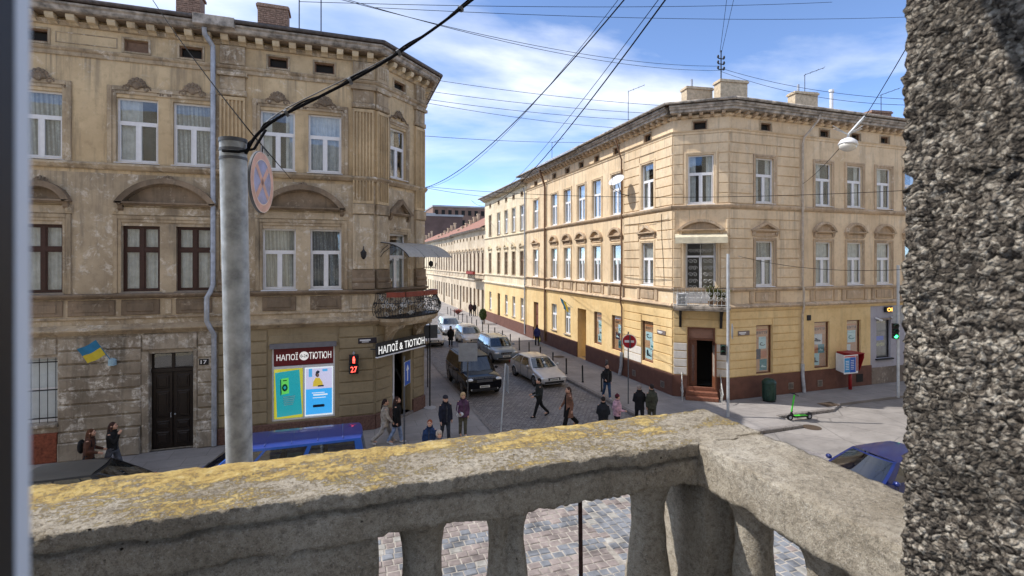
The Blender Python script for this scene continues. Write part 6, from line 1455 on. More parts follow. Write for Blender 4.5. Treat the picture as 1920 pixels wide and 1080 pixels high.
m = MB(fD.M); m.fb(7.14, 8.02, .06, .1, 1.0, 1.95); m.build('back_panel', M_phd, pt)
m = MB(fD.M); m.fb(7.1, 8.06, .06, .88, 1.952, 2.0); m.build('roof_panel', M_phr, pt)
m = MB(fD.M); m.cbox(7.45, 7.75, .1, .25, 1.2, 1.7, .02); m.build('telephone', M_iron, pt)
m = MB(fD.M); m.add([(6.96, -.12, 1.02), (6.70, -.86, .98), (6.70, -.9, 1.92), (6.96, -.12, 1.95)], [(0, 1, 2, 3)], 0); m.fb(6.55, 7.55, .88, .9, .98, 1.95, 0); m.fb(6.58, 6.96, .9, .903, 1.06, 1.80, 1); m.fb(6.97, 7.38, .9, .903, 1.04, 1.82, 2); m.fb(6.58, 7.38, .9, .902, 1.84, 1.90, 3); m.fb(7.42, 7.52, .9, .903, 1.1, 1.9, 4)
for k in range(6): m.fb(6.66, 6.9, .903, .905, 1.2 + k * .085, 1.23 + k * .085, 0); m.fb(7.03, 7.26, .903, .905, 1.2 + k * .09, 1.225 + k * .09, 0)
m.build('poster', [M_swhite, simple('ad_cyan', srgb(40, 140, 200), .4, 0, .06, 5), M_sblue, simple('ad_red', srgb(190, 50, 60), .4, 0, .06, 5), M_phr], pt)
sx, sy, _ = gnd(1500, 787, RZ + .015)
es = thing('electric_scooter', 'bright green electric scooter parked on the sunlit apron', 'scooter', (sx, sy, RZ + .013), math.radians(-8))
M_lime, M_rub = simple('scooter_green', srgb(70, 200, 60), .4, 0, .06, 6), simple('rubber_black', (.02, .02, .02), .8, 0, .2, 20)
def L_(m, name, mat, sm=True): o = m.build(name, mat, es, sm, True); return smooth_by_angle(o, 40) if sm else o
for x in (-.50, .46):
    m = MB(); m.tube([(x, -.035, .13), (x, .035, .13)], .13, 18); w_ = L_(m, 'wheel', M_rub); m = MB(); m.tube([(x, -.04, .13), (x, .04, .13)], .07, 12); m.build('hub', M_zinc, w_, False, True)
m = MB(); m.box(-.34, .36, -.085, .085, .13, .19); L_(m, 'deck', M_iron, False); m = MB(); m.box(-.3, .32, -.09, .09, .19, .2); L_(m, 'deck_mat', M_lime, False)
m = MB(); m.tube([(-.50, 0, .13), (-.46, 0, .3), (-.38, 0, .42)], .035, 8); m.tube([(-.34, 0, .17), (-.42, 0, .36)], .035, 8); L_(m, 'fork', M_iron)
m = MB(); m.tube([(-.42, 0, .38), (-.28, 0, 1.1)], .034, 10); L_(m, 'stem', M_lime)
m = MB(); m.tube([(-.28, -.24, 1.12), (-.28, 0, 1.14), (-.28, .24, 1.12)], .02, 8); m.ell((-.3, 0, 1.17), (.06, .05, .04)); L_(m, 'handlebar', M_iron)
m = MB(); m.tube([(.34, 0, .2), (.46, 0, .3), (.6, 0, .24)], .04, 8, flat=.4); L_(m, 'mudguard', M_iron)
m = MB(); m.tube([(0, .09, .14), (.05, .2, .0)], .012, 6); L_(m, 'kickstand', M_iron)
# ================================================================== HANGING LAMP AND OVERHEAD WIRES
lp = atd(1590, 272, 14.0)
hl = thing('hanging_street_lamp', 'white hanging street lamp on a span wire above the right pavement', 'street lamp', lp)
m = MB(Matrix.Translation(lp) @ Matrix.Rotation(.2, 4, 'Y')); m.lathe([(.04, .2), (.1, .19), (.2, .12), (.245, .02), (.24, -.01), (.22, -.01)], (0, 0, 0), 24); m.build('shade', M_white, hl, True)
m = MB(Matrix.Translation(lp) @ Matrix.Rotation(.2, 4, 'Y')); m.lathe([(.225, 0), (.2, -.09), (.12, -.15), (.02, -.17)], (0, 0, 0), 24); m.build('bowl', simple('lamp_bowl', srgb(214, 210, 200), .25, 0, .05, 5), hl, True)
l2 = atd(1622, 218, 13.6); m = MB(); m.tube([lp + Vector((0, 0, .2)), lp + Vector((.02, 0, .3)), l2], .035, 8); m.build('arm', M_post, hl, True)
for s_ in (-1, 1):
    m = MB(); m.tube([lp + Vector((0, 0, .34)) + Vector((CA, -SA, 0)) * (.42 * s_) + Vector((0, 0, .2)), lp + Vector((0, 0, .3)), lp + Vector((CA, -SA, 0)) * (-.4 * s_) + Vector((0, 0, .46))], .012, 6); m.build('stay', M_post, hl)
def wire(label, a, b, r=.012, sag=.5, n=28, name='overhead_wire', mat=None, extra=None):
    a, b = Vector(a), Vector(b); m = MB(); m.tube([a + (b - a) * (i / n) - Vector((0, 0, 4 * sag * (i / n) * (1 - i / n))) for i in range(n + 1)], r, 6)
    o = m.build(name, mat or M_cable, None, True); return tag(o, label, 'wire')
pz = lambda x, y, d: atd(x, y, d)
# thick bundle from the pole up over our heads
c0 = p_top - p_ax * .09 + Vector((.1, -.06, 0)); c3 = atd(885, 0, 4.6); c4 = atd(1120, -190, 5.0); pts = []
ctl = [c0, atd(480, 255, 4.05), atd(520, 222, 4.1), atd(600, 181, 4.2), atd(690, 134, 4.3), atd(770, 84, 4.4), c3, c4]
for i in range(len(ctl) - 1):
    p0_, p1_, p2_, p3_ = ctl[max(i - 1, 0)], ctl[i], ctl[i + 1], ctl[min(i + 2, len(ctl) - 1)]
    for j in range(8):
        t = j / 8; pts.append(.5 * ((2 * p1_) + (p2_ - p0_) * t + (2 * p0_ - 5 * p1_ + 4 * p2_ - p3_) * t * t + (3 * p1_ - p0_ - 3 * p2_ + p3_) * t ** 3))
cbn = thing('cable_bundle', 'thick twisted black cable rising from the grey pole top', 'cable', c0)
m = MB(); m.tube(pts, .013, 8); m.build('cable', M_cable, cbn, True)
m = MB(); m.tube([p + Vector((.012 * math.cos(i * .7), .012, .016 + .012 * math.sin(i * .7))) for i, p in enumerate(pts)], .008, 6); m.build('cable', M_cable, cbn, True)
m = MB(); m.tube([p + Vector((0, .02, .03 + .02 * math.sin(i * .13))) for i, p in enumerate(pts[10:])], .005, 5); m.build('cable', M_steel2, cbn, True)
for k in (18, 29, 38, 47):
    m = MB(); t = (pts[k + 1] - pts[k - 1]).normalized(); m.tube([pts[k] - t * .012, pts[k] + t * .012], .03, 8); m.build('cable_tie', M_steel2, cbn)
wire('dark stay wire from the upper left down to the round no stopping sign', pz(280, -10, 9), pz(470, 248, 4.6), .006, .05); wire('short stay wire from the sign hanger down towards the arched pediment', pz(470, 248, 4.6), pz(545, 335, 12), .006, .0)
wire('heavy sagging wire, left one of two sweeping down the street', pz(1180, -12, 9), pz(797, 352, 24), .014, .62); wire('light wire wound beside the left heavy street wire', pz(1168, -12, 9), pz(800, 352, 24), .006, .75)
wire('heavy sagging wire, right one of two sweeping down to the far roofs', pz(1256, -12, 9), pz(884, 376, 57), .016, 1.9); wire('light wire wound beside the right heavy street wire', pz(1243, -12, 9), pz(884, 376, 57), .008, 1.5)
tw = [('uppermost thin wire along the very top of the sky', (560, 3, 16), (1560, 4, 24), .2), ('long thin wire across the top right of the sky', (700, 14, 18), (1700, 32, 26), .25), ('upper of two close wires from top left to the insulator mast', (628, -4, 14), (1350, 124, 27.4), .5), ('lower of two close wires from top left to the insulator mast', (640, -4, 14), (1350, 132, 27.4), .55),
      ('upper of two wires from the insulator mast to the right edge', (1352, 128, 27.4), (1700, 186, 22), .3), ('lower of two wires from the insulator mast to the right edge', (1352, 134, 27.4), (1700, 197, 22), .4), ('first thin wire below the left eave reaching the corner roof', (817, 150, 24), (1275, 200, 26), .15), ('second thin wire below the left eave reaching the corner roof', (805, 171, 24), (1250, 214, 26), .15),
      ('third thin wire below the left eave reaching the corner roof', (800, 186, 24), (1215, 226, 28), .15), ('fourth thin wire below the left eave reaching the corner roof', (800, 193, 24), (1160, 240, 31), .15), ('single thin wire low in the blue sky above the sunny roof edge', (797, 255, 24), (1110, 267, 33), .1), ('thin wire crossing before the upper windows of the right house', (800, 350, 24), (1700, 357, 16), .35),
      ('thin wire crossing before the first floor windows on the right', (1385, 480, 22), (1700, 505, 16), .25), ('faint thin wire from left eave towards the sunny upper windows', (797, 352, 24), (1010, 372, 38), .2), ('pale wire from the mast rising straight up, left one', (1350, 98, 27.4), (1365, -20, 24), .0), ('pale wire from the mast rising straight up, right one', (1353, 98, 27.4), (1380, -20, 24), .0), ('taut wire from the hanging lamp to the upper right', (1620, 222, 13.6), (1712, 68, 9), .02), ('thin wire from the hanging lamp back to the yellow wall pipe', (1588, 262, 14), (1505, 345, 25), .1)]
for lab, a, b, s_ in tw: wire(lab, pz(*a), pz(*b), .007 + .0005 * min(a[2], b[2]) * .3, s_)
# little service wires looping along the peach house front
for k, (z, u0, u1, s_) in enumerate(((5.95, -4.6, .1, .12), (9.0, -4.4, -.2, .05), (8.9, -.9, -.88, 0))):
    m = MB(fB.M); 
    if k < 2: m.tube([(u0 + (u1 - u0) * i / 20, -.1, z - 4 * s_ * (i / 20) * (1 - i / 20)) for i in range(21)], .012, 5)
    else: m.tube([(-.9, -.06, 9.3), (-.85, -.07, 8.0), (-.7, -.06, 6.6), (-.66, -.06, 5.6)], .012, 5)
    m.build('service_cable', M_cable, hB)
# ================================================================== VEHICLES
def paint(name, col, rough=.32, metal=.35):
    k = NB(name); P = k.pos(local=True); n1 = k.noise(P, 2.5, 5, .6)
    c = k.ramp(n1, [(.3, tuple(x * .82 for x in col[:3])), (.7, col[:3])]); d = k.mask(k.noise(P, 30, 4, .7), .55, .75)
    c = k.mix(k.math('MULTIPLY', d, .12 if max(col[:3]) > .05 else .015), c, (.25, .23, .2)); k.fin(c, rough, metal, None, spec=.5 if max(col[:3]) > .05 else .3); k.b.inputs['Coat Weight'].default_value = .6 if max(col[:3]) > .05 else .0; k.b.inputs['Coat Roughness'].default_value = .06; return k.m
M_tyre = simple('tyre', (.022, .022, .022), .85, 0, .3, 20, .3, 80); M_rim = simple('rim_alloy', srgb(150, 150, 152), .35, .8, .15, 9); M_plas = simple('plastic_black', (.02, .02, .022), .55, 0, .2, 12); M_lamp = simple('headlamp_clear', srgb(224, 228, 232), .1, .3, .15, 14); M_chrome = simple('chrome', srgb(200, 202, 204), .15, .9, .05, 5); M_seat = simple('seat_grey', srgb(70, 68, 66), .9, 0, .15, 9); M_numb = simple('numberplate_white', srgb(226, 226, 220), .4, 0, .04, 9)
M_dglass = glass('vehicle_glass_dark', .05, (.05, .06, .07), .2)
STY = {
    'sedan': dict(st=[(0, .74, .32, .50, .52), (.012, .9, .24, .60, .62), (.05, .965, .19, .66, .70), (.13, .99, .18, .74, .81), (.25, 1, .18, .83, .91), (.34, 1, .18, .89, .94), (.6, 1, .18, .92, .95), (.8, 1, .18, .95, .98), (.9, .99, .19, .94, .99), (.965, .96, .24, .88, .96), (.995, .9, .30, .78, .84), (1, .78, .36, .6, .62)], yb=(.26, .95), yt=(.43, .76), belt=.90, H=1.42, top=.70),
    'hatch': dict(st=[(0, .74, .32, .52, .54), (.012, .9, .24, .64, .66), (.05, .965, .19, .72, .76), (.13, .99, .18, .80, .88), (.25, 1, .18, .88, .97), (.34, 1, .18, .92, .98), (.6, 1, .18, .96, .99), (.85, 1, .18, .98, 1.0), (.95, .98, .2, .96, 1.0), (.99, .94, .28, .9, .95), (1, .82, .36, .7, .72)], yb=(.24, .985), yt=(.42, .90), belt=.94, H=1.48, top=.72),
    'suv': dict(st=[(0, .82, .42, .80, .84), (.01, .93, .32, .94, .98), (.035, .975, .28, 1.0, 1.05), (.12, .995, .27, 1.06, 1.11), (.25, 1, .27, 1.10, 1.15), (.34, 1, .27, 1.12, 1.15), (.6, 1, .27, 1.14, 1.16), (.85, 1, .27, 1.15, 1.17), (.96, .985, .30, 1.13, 1.16), (.99, .95, .36, 1.08, 1.12), (1, .85, .42, .9, .94)], yb=(.245, .985), yt=(.37, .93), belt=1.10, H=1.82, top=.77),
    'cross': dict(st=[(0, .8, .38, .70, .74), (.012, .92, .30, .82, .86), (.04, .97, .25, .90, .95), (.12, .99, .24, .97, 1.03), (.25, 1, .24, 1.02, 1.07), (.34, 1, .24, 1.05, 1.08), (.6, 1, .24, 1.07, 1.09), (.85, 1, .24, 1.09, 1.11), (.95, .985, .27, 1.06, 1.1), (.99, .95, .34, 1.0, 1.06), (1, .83, .42, .8, .84)], yb=(.25, .985), yt=(.40, .91), belt=1.03, H=1.60, top=.74),
    'van': dict(st=[(0, .84, .40, .78, .82), (.012, .93, .30, .90, .94), (.04, .975, .26, .98, 1.03), (.10, .99, .25, 1.05, 1.10), (.2, 1, .25, 1.10, 1.13), (.5, 1, .25, 1.12, 1.14), (.85, 1, .25, 1.12, 1.14), (.97, .99, .28, 1.12, 1.14), (.995, .96, .34, 1.08, 1.1), (1, .88, .4, .9, .92)], yb=(.09, .995), yt=(.29, .965), belt=1.08, H=1.94, top=.84)}
def vehicle(name, label, style, L, W, loc, rz, pm, cat, panes=((.10, .46), (.50, .80), (.83, .95)), front='plain', rails=False, H=None, rimr=.2, wr=.31, group=None, roofmat=None, backoff=0):
    gm = M_cglass if style != 'suv' else M_dglass
    S = STY[style]; H = H or S['H']; t_ = thing(name, label, cat, loc, rz, group); hw = W / 2; Y = lambda f: (f - .5) * L
    rings = []
    for f, w_, zb, zs, zt in S['st']:
        w2 = w_ * hw; half = [(0, zb), (w2 * .8, zb), (w2 * .97, zb + .1), (w2, zb + (zs - zb) * .55), (w2 * .965, zs), (w2 * .78, zs + (zt - zs) * .75), (0, zt)]
        rings.append([(x, Y(f), z) for x, z in half] + [(-x, Y(f), z) for x, z in half[-2:0:-1]])
    m = MB(); m.loft(rings); o = m.build('body', pm, t_, True, True); sm = o.modifiers.new('s', 'SUBSURF'); sm.levels = 2; sm.render_levels = 2
    zb_, bw_, tw_ = S['belt'], hw * .94, hw * S['top']
    yf = lambda t: Y(S['yb'][0]) + (Y(S['yt'][0]) - Y(S['yb'][0])) * t; yr = lambda t: Y(S['yb'][1]) + (Y(S['yt'][1]) - Y(S['yb'][1])) * t
    ww = lambda t: bw_ + (tw_ - bw_) * (max(t, 0) ** 1.25); zz = lambda t: zb_ + (H - .04 - zb_) * t
    def P(face, s, t, off=0.0):
        if face == 'f': n = Vector((0, -1, .6)).normalized(); return Vector((s * ww(t), yf(t) - .10 * (1 - s * s), zz(t))) + n * off
        if face == 'r': n = Vector((0, 1, .35)).normalized(); return Vector((s * ww(t), yr(t) + .07 * (1 - s * s), zz(t))) + n * off
        sx_ = 1 if face == 'R' else -1; n = Vector((sx_, 0, .35)).normalized(); return Vector((sx_ * (ww(t) + .025 * math.sin(PI * s)), yf(t) + (yr(t) - yf(t)) * s, zz(t))) + n * off
    def grid(m, face, s0, s1, t0, t1, ns, ntt, off=0.0, mi=0, flip=False):
        vs_ = [P(face, s0 + (s1 - s0) * i / ns, t0 + (t1 - t0) * j / ntt, off) for j in range(ntt + 1) for i in range(ns + 1)]
        m.add(vs_, [(j * (ns + 1) + i, j * (ns + 1) + i + 1, (j + 1) * (ns + 1) + i + 1, (j + 1) * (ns + 1) + i) for j in range(ntt) for i in range(ns)], mi)
    m = MB()
    # pillars and header strips round the openings (the cabin is hollow so one sees into it)
    for face in ('f', 'r'):
        for s0, s1, t0, t1 in ((-1, -.88, -.15, 1), (.88, 1, -.15, 1), (-.88, .88, .93, 1), (-.88, .88, -.15, .07)): grid(m, face, s0, s1, t0, t1, 6 if s1 - s0 > 1 else 2, 4)
    for face in ('L', 'R'):
        edges = [0] + [e for p in panes for e in p] + [1]
        for k in range(0, len(edges), 2): grid(m, face, edges[k], edges[k + 1], -.15, 1, 2, 5)
        for a, b in panes: grid(m, face, a, b, .9, 1, 3, 1); grid(m, face, a, b, -.15, .1, 3, 1)
    m.build('cabin_frame', pm, t_, True, True)
    m = MB(); ns, nl = 8, 8; vs_ = []
    for j in range(nl + 1):
        f = j / nl; y = yf(1) + (yr(1) - yf(1)) * f
        for i in range(ns + 1):
            s = -1 + 2 * i / ns; yy = y - .10 * (1 - s * s) * (1 - f) + .07 * (1 - s * s) * f; vs_.append((s * (tw_ + .025 * math.sin(PI * f)), yy, H - .04 + .05 * (1 - s ** 4) * math.sin(PI * min(1, .12 + f * .8)) ** .4))
    m.add(vs_, [(j * (ns + 1) + i, j * (ns + 1) + i + 1, (j + 1) * (ns + 1) + i + 1, (j + 1) * (ns + 1) + i) for j in range(nl) for i in range(ns)]); rf_ = m.build('roof', roofmat or pm, t_, True, True)
    m = MB(); grid(m, 'f', -.9, .9, .05, .94, 8, 4, .004); m.build('windscreen', M_cglass, t_, True, True)
    m = MB(); grid(m, 'r', -.9, .9, .05, .94, 8, 4, .004); m.build('rear_window', gm, t_, True, True)
    for face in ('L', 'R'):
        for a, b in panes: m = MB(); grid(m, face, a - .004, b + .004, .08, .92, 4, 3, .004); m.build('side_window', gm, t_, True, True)
    for x in (-.32, .32):
        for f in (.48, .72):
            m = MB(); m.box(x * W / 1.75 - .22, x * W / 1.75 + .22, Y(f) + .1, Y(f) + .24, .5, zb_ + .22); m.ell((x * W / 1.75, Y(f) + .17, zb_ + .3), (.13, .06, .1), 8, 6); m.build('seat', M_seat, t_, True, True)
    m = MB(); m.box(-hw * .88, hw * .88, Y(S['yb'][0]) + .12, Y(S['yb'][0]) + .5, zb_ - .35, zb_ - .02); m.build('dashboard', M_plas, t_, False, True)
    m = MB(); m.tube([(.32 + .17 * math.cos(a), Y(S['yb'][0]) + .62 + .03 * math.sin(a), zb_ - .02 + .17 * math.sin(a)) for a in [2 * PI * k / 14 for k in range(15)]], .016, 6, cap=False); m.build('steering_wheel', M_plas, t_, True, True)
    for f in (.185, .80):
        for sx_ in (-1, 1):
            m = MB(); x0 = sx_ * (hw - .20); x1 = sx_ * (hw - .005); m.tube([(x0, Y(f), wr), (x0 + sx_ * .03, Y(f), wr), (x1 - sx_ * .03, Y(f), wr), (x1, Y(f), wr)], [wr * .92, wr, wr, wr * .93], 22); w_ = m.build('wheel', M_tyre, t_, False, True); smooth_by_angle(w_, 40)
            m = MB(); m.tube([(x1 - sx_ * .02, Y(f), wr), (x1 + sx_ * .006, Y(f), wr)], [rimr, rimr * .96], 18)
            rm = m.build('rim', M_rim, w_, False, True)
            m = MB(); m.tube([(x1 - sx_ * .012, Y(f), wr + .0), (x1 + sx_ * .003, Y(f), wr)], wr * 1.02, 22); 
            for k in range(5):
                a = 2 * PI * k / 5 + .3; m2 = MB(); c_ = Vector((x1 + sx_ * .008, Y(f) + .6 * rimr * math.cos(a), wr + .6 * rimr * math.sin(a))); m2.ell(c_, (.004, rimr * .2, rimr * .2), 8, 4); m2.build('rim_slot', M_plas, rm if False else w_, False, True)
            arch = MB(); n = 14; yy = Y(f); R_ = wr + .05; vs_ = [(sx_ * (hw * 1.0 + .004), yy + R_ * math.cos(PI * k / n), wr - .02 + R_ * math.sin(PI * k / n)) for k in range(n + 1)] + [(sx_ * (hw * .965), yy + (R_ + .05) * math.cos(PI * k / n), wr - .02 + (R_ + .05) * math.sin(PI * k / n)) for k in range(n + 1)] + [(sx_ * (hw - .15), yy + R_ * math.cos(PI * k / n), wr - .02 + R_ * math.sin(PI * k / n)) for k in range(n + 1)]
            arch.add(vs_, [(k, k + 1, n + 2 + k, n + 1 + k) for k in range(n)] + [(k, k + 1, 2 * n + 3 + k, 2 * n + 2 + k) for k in range(n)]); arch.build('wheel_arch', M_plas if style in ('suv', 'cross') else pm, t_, True, True)
            # dark wheel well on the body side
            wl = MB(); wl.add([(sx_ * (hw - .0), yy + R_ * math.cos(PI * k / n), wr - .02 + R_ * math.sin(PI * k / n)) for k in range(n + 1)], [tuple(range(n + 1))]); wl.build('wheel_well', M_plas, t_, False, True)
    for sx_ in (-1, 1):
        m = MB(); yb0 = Y(S['yb'][0]) + .28; m.ell((sx_ * (hw + .09), yb0, zb_ + .1), (.1, .07, .075), 10, 7); m.tube([(sx_ * (hw - .04), yb0, zb_ + .04), (sx_ * (hw + .06), yb0, zb_ + .07)], .02, 6); m.build('mirror', pm, t_, True, True)
        for f in (.55, .78):
            m = MB(); m.box(sx_ * hw * 1.0 - .015, sx_ * hw * 1.0 + .012, Y(f) - .09, Y(f) + .09, zb_ - .14, zb_ - .11); m.build('door_handle', pm, t_, False, True)
        for f in (.36, .585, .80 if style != 'van' else .62):
            m = MB(); m.box(sx_ * hw * .992 - .004, sx_ * hw * .992 + .011, Y(f) - .006, Y(f) + .006, .34, zb_ - .03); m.build('door_gap', M_plas, t_, False, True)
        z_l = S['st'][1][3] - .04; yl = Y(.018)
        m = MB(); m.ell((sx_ * hw * .70, yl + .04, z_l - .02), (hw * .25, .11, .11 if style == 'suv' else .095 if style in ('cross', 'van') else .078), 14, 8); m.build('headlamp', M_lamp, t_, True, True)
        m = MB(); m.ell((sx_ * hw * .66, Y(.0) + .05, .42), (.08, .05, .05), 10, 6); m.build('fog_lamp', M_lamp, t_, True, True)
        m = MB(); m.ell((sx_ * hw * .80, Y(.99), zb_ - .15), (hw * .14, .06, .12), 10, 6); m.build('tail_lamp', M_sred, t_, True, True)
        m = MB(); m.tube([(sx_ * hw * .15, Y(S['yb'][0]) - .08, zz(0) + .03), (sx_ * hw * .72, Y(S['yb'][0]) + .02, zz(0) + .06)], .012, 5); m.build('wiper', M_plas, t_, False, True)
    zg = S['st'][1][3]; m = MB(); m.box(-hw * .42, hw * .42, Y(0) - .004, Y(.02), zg - .16, zg - .02)
    gr = m.build('grille', M_plas, t_, False, True)
    for k in range(3 if style != 'cross' else 2): m = MB(); m.box(-hw * .41, hw * .41, Y(0) - .012, Y(0) - .003, zg - .14 + k * .045, zg - .122 + k * .045); m.build('grille_bar', M_chrome if front != 'dark' else M_plas, gr, False, True)
    if style == 'cross':
        for k in range(6): m = MB(); m.box(-hw * .36 + k * hw * .135, -hw * .36 + k * hw * .135 + .05, Y(0) - .016, Y(0) - .004, zg - .14, zg - .05); m.build('grille_bar', M_chrome, gr, False, True)
    m = MB(); m.box(-hw * .66, hw * .66, Y(0) - .006, Y(.02), S['st'][1][2] + .05, S['st'][1][2] + .15); m.build('air_intake', M_plas, t_, False, True)
    m = MB(); m.box(-hw * .7, hw * .7, Y(0) - .012, Y(.01), S['st'][1][2] + .02, S['st'][1][2] + .045); m.build('bumper_trim', M_chrome if front == 'chrome' else M_plas, t_, False, True)
    zp = S['st'][1][2] + .24; m = MB(); m.box(-.26, .26, Y(0) - .022, Y(.01), zp - .055, zp + .06, 0)
    for k in range(7): m.box(-.2 + k * .058, -.165 + k * .058, Y(0) - .025, Y(0) - .02, zp - .03, zp + .035, 1)
    m.build('number_plate', [M_numb, M_plas], t_, False, True)
    if rails:
        for sx_ in (-1, 1): m = MB(); m.tube([(sx_ * (tw_ - .03), yf(1) + .15, H - .01), (sx_ * (tw_ - .03), yf(1) + .3, H + .05), (sx_ * (tw_ - .03), yr(1) - .3, H + .05), (sx_ * (tw_ - .03), yr(1) - .15, H - .01)], .018, 6); m.build('roof_rail', M_plas, t_, True, True)
    if front == 'letters':
        m = MB(Matrix.Translation((0, Y(.03), zg + .045)) @ Matrix.Rotation(math.radians(0), 4, 'X')); lettering(m, 'RANGE ROVER', -.62, .62, -.03, .035, .10, 0, .02); m.build('lettering', M_chrome, t_, False, True)
    return t_
P_blk, P_beige, P_bgrey, P_wht, P_slv, P_blue, P_van, P_dgrey = paint('paint_black', (.004, .004, .006), .1, 0), paint('paint_beige_silver', srgb(198, 198, 200)), paint('paint_blue_grey', srgb(128, 142, 156)), paint('paint_cream_white', srgb(212, 204, 190), .35, .05), paint('paint_silver', srgb(176, 182, 190)), paint('paint_deep_blue', srgb(20, 38, 104), .28, .3), paint('paint_van_blue', srgb(20, 90, 190), .35, .1), paint('paint_dark_grey', srgb(44, 46, 50), .35, .2)
v = vehicle('off_roader', 'black off-roader parked nearest on the left side of the side street', 'suv', 4.9, 2.02, (6.75, 26.95, RZ), math.radians(1.5), P_blk, 'car', ((.10, .44), (.47, .74), (.77, .95)), 'letters', True, wr=.36, rimr=.25, roofmat=simple('roof_black', (.008, .008, .01), .35, 0, .2, 6, spec=.12))
vehicle('parked_car', 'beige silver sedan parked nearest at the right kerb', 'sedan', 4.55, 1.74, (10.75, 27.3, RZ), math.radians(4), P_beige, 'car', front='chrome', group='cars parked along the right kerb')
vehicle('parked_car', 'blue grey crossover parked behind the beige silver sedan', 'cross', 4.2, 1.8, (10.35, 34.1, RZ), math.radians(2), P_bgrey, 'car', front='chrome', rails=True, group='cars parked along the right kerb', wr=.34)
vehicle('parked_car', 'cream white hatchback parked behind the blue grey crossover', 'hatch', 4.2, 1.78, (10.1, 41.4, RZ), math.radians(0), P_wht, 'car', group='cars parked along the right kerb')
vehicle('parked_car', 'silver hatchback farthest in the row at the right kerb', 'hatch', 4.4, 1.8, (9.75, 48.0, RZ), math.radians(-2), P_slv, 'car', group='cars parked along the right kerb', H=1.5)
vehicle('parked_car', 'white sedan half hidden behind the dark square sign on the left', 'sedan', 4.4, 1.72, (6.95, 42.3, RZ), 0, P_wht, 'car', front='dark', group='cars parked along the left kerb')
vehicle('parked_car', 'pale hatchback just behind the white sedan on the left kerb', 'hatch', 4.2, 1.72, (7.1, 49.3, RZ), 0, P_slv, 'car', group='cars parked along the left kerb')
roofblue = paint('paint_van_roof', srgb(38, 66, 150), .4, .1)
vn = vehicle('minivan', 'bright blue minivan with darker roof below the balcony rail', 'van', 4.75, 1.74, (-1.75, 15.75, RZ), math.radians(-90), P_van, 'van', ((.05, .22), (.25, .56), (.60, .94)), 'dark', roofmat=roofblue, H=1.88)
for k in range(5):
    m = MB(); y = -1.0 + k * .68; m.tube([(-.66, y, 1.865), (0, y, 1.888), (.66, y, 1.865)], .018, 6, flat=.5); m.build('roof_rib', roofblue, vn, True, True)
vehicle('parked_car', 'dark grey car roof at the lower left before the blue minivan', 'sedan', 4.4, 1.74, (-7.3, 16.15, RZ), math.radians(-90), P_dgrey, 'car', front='dark', H=1.5)
vehicle('passing_car', 'dark blue car on the main road beside the rough stone edge', 'sedan', 4.6, 1.84, (14.8, 10.25, RZ), math.radians(-92), P_blue, 'car', front='dark')

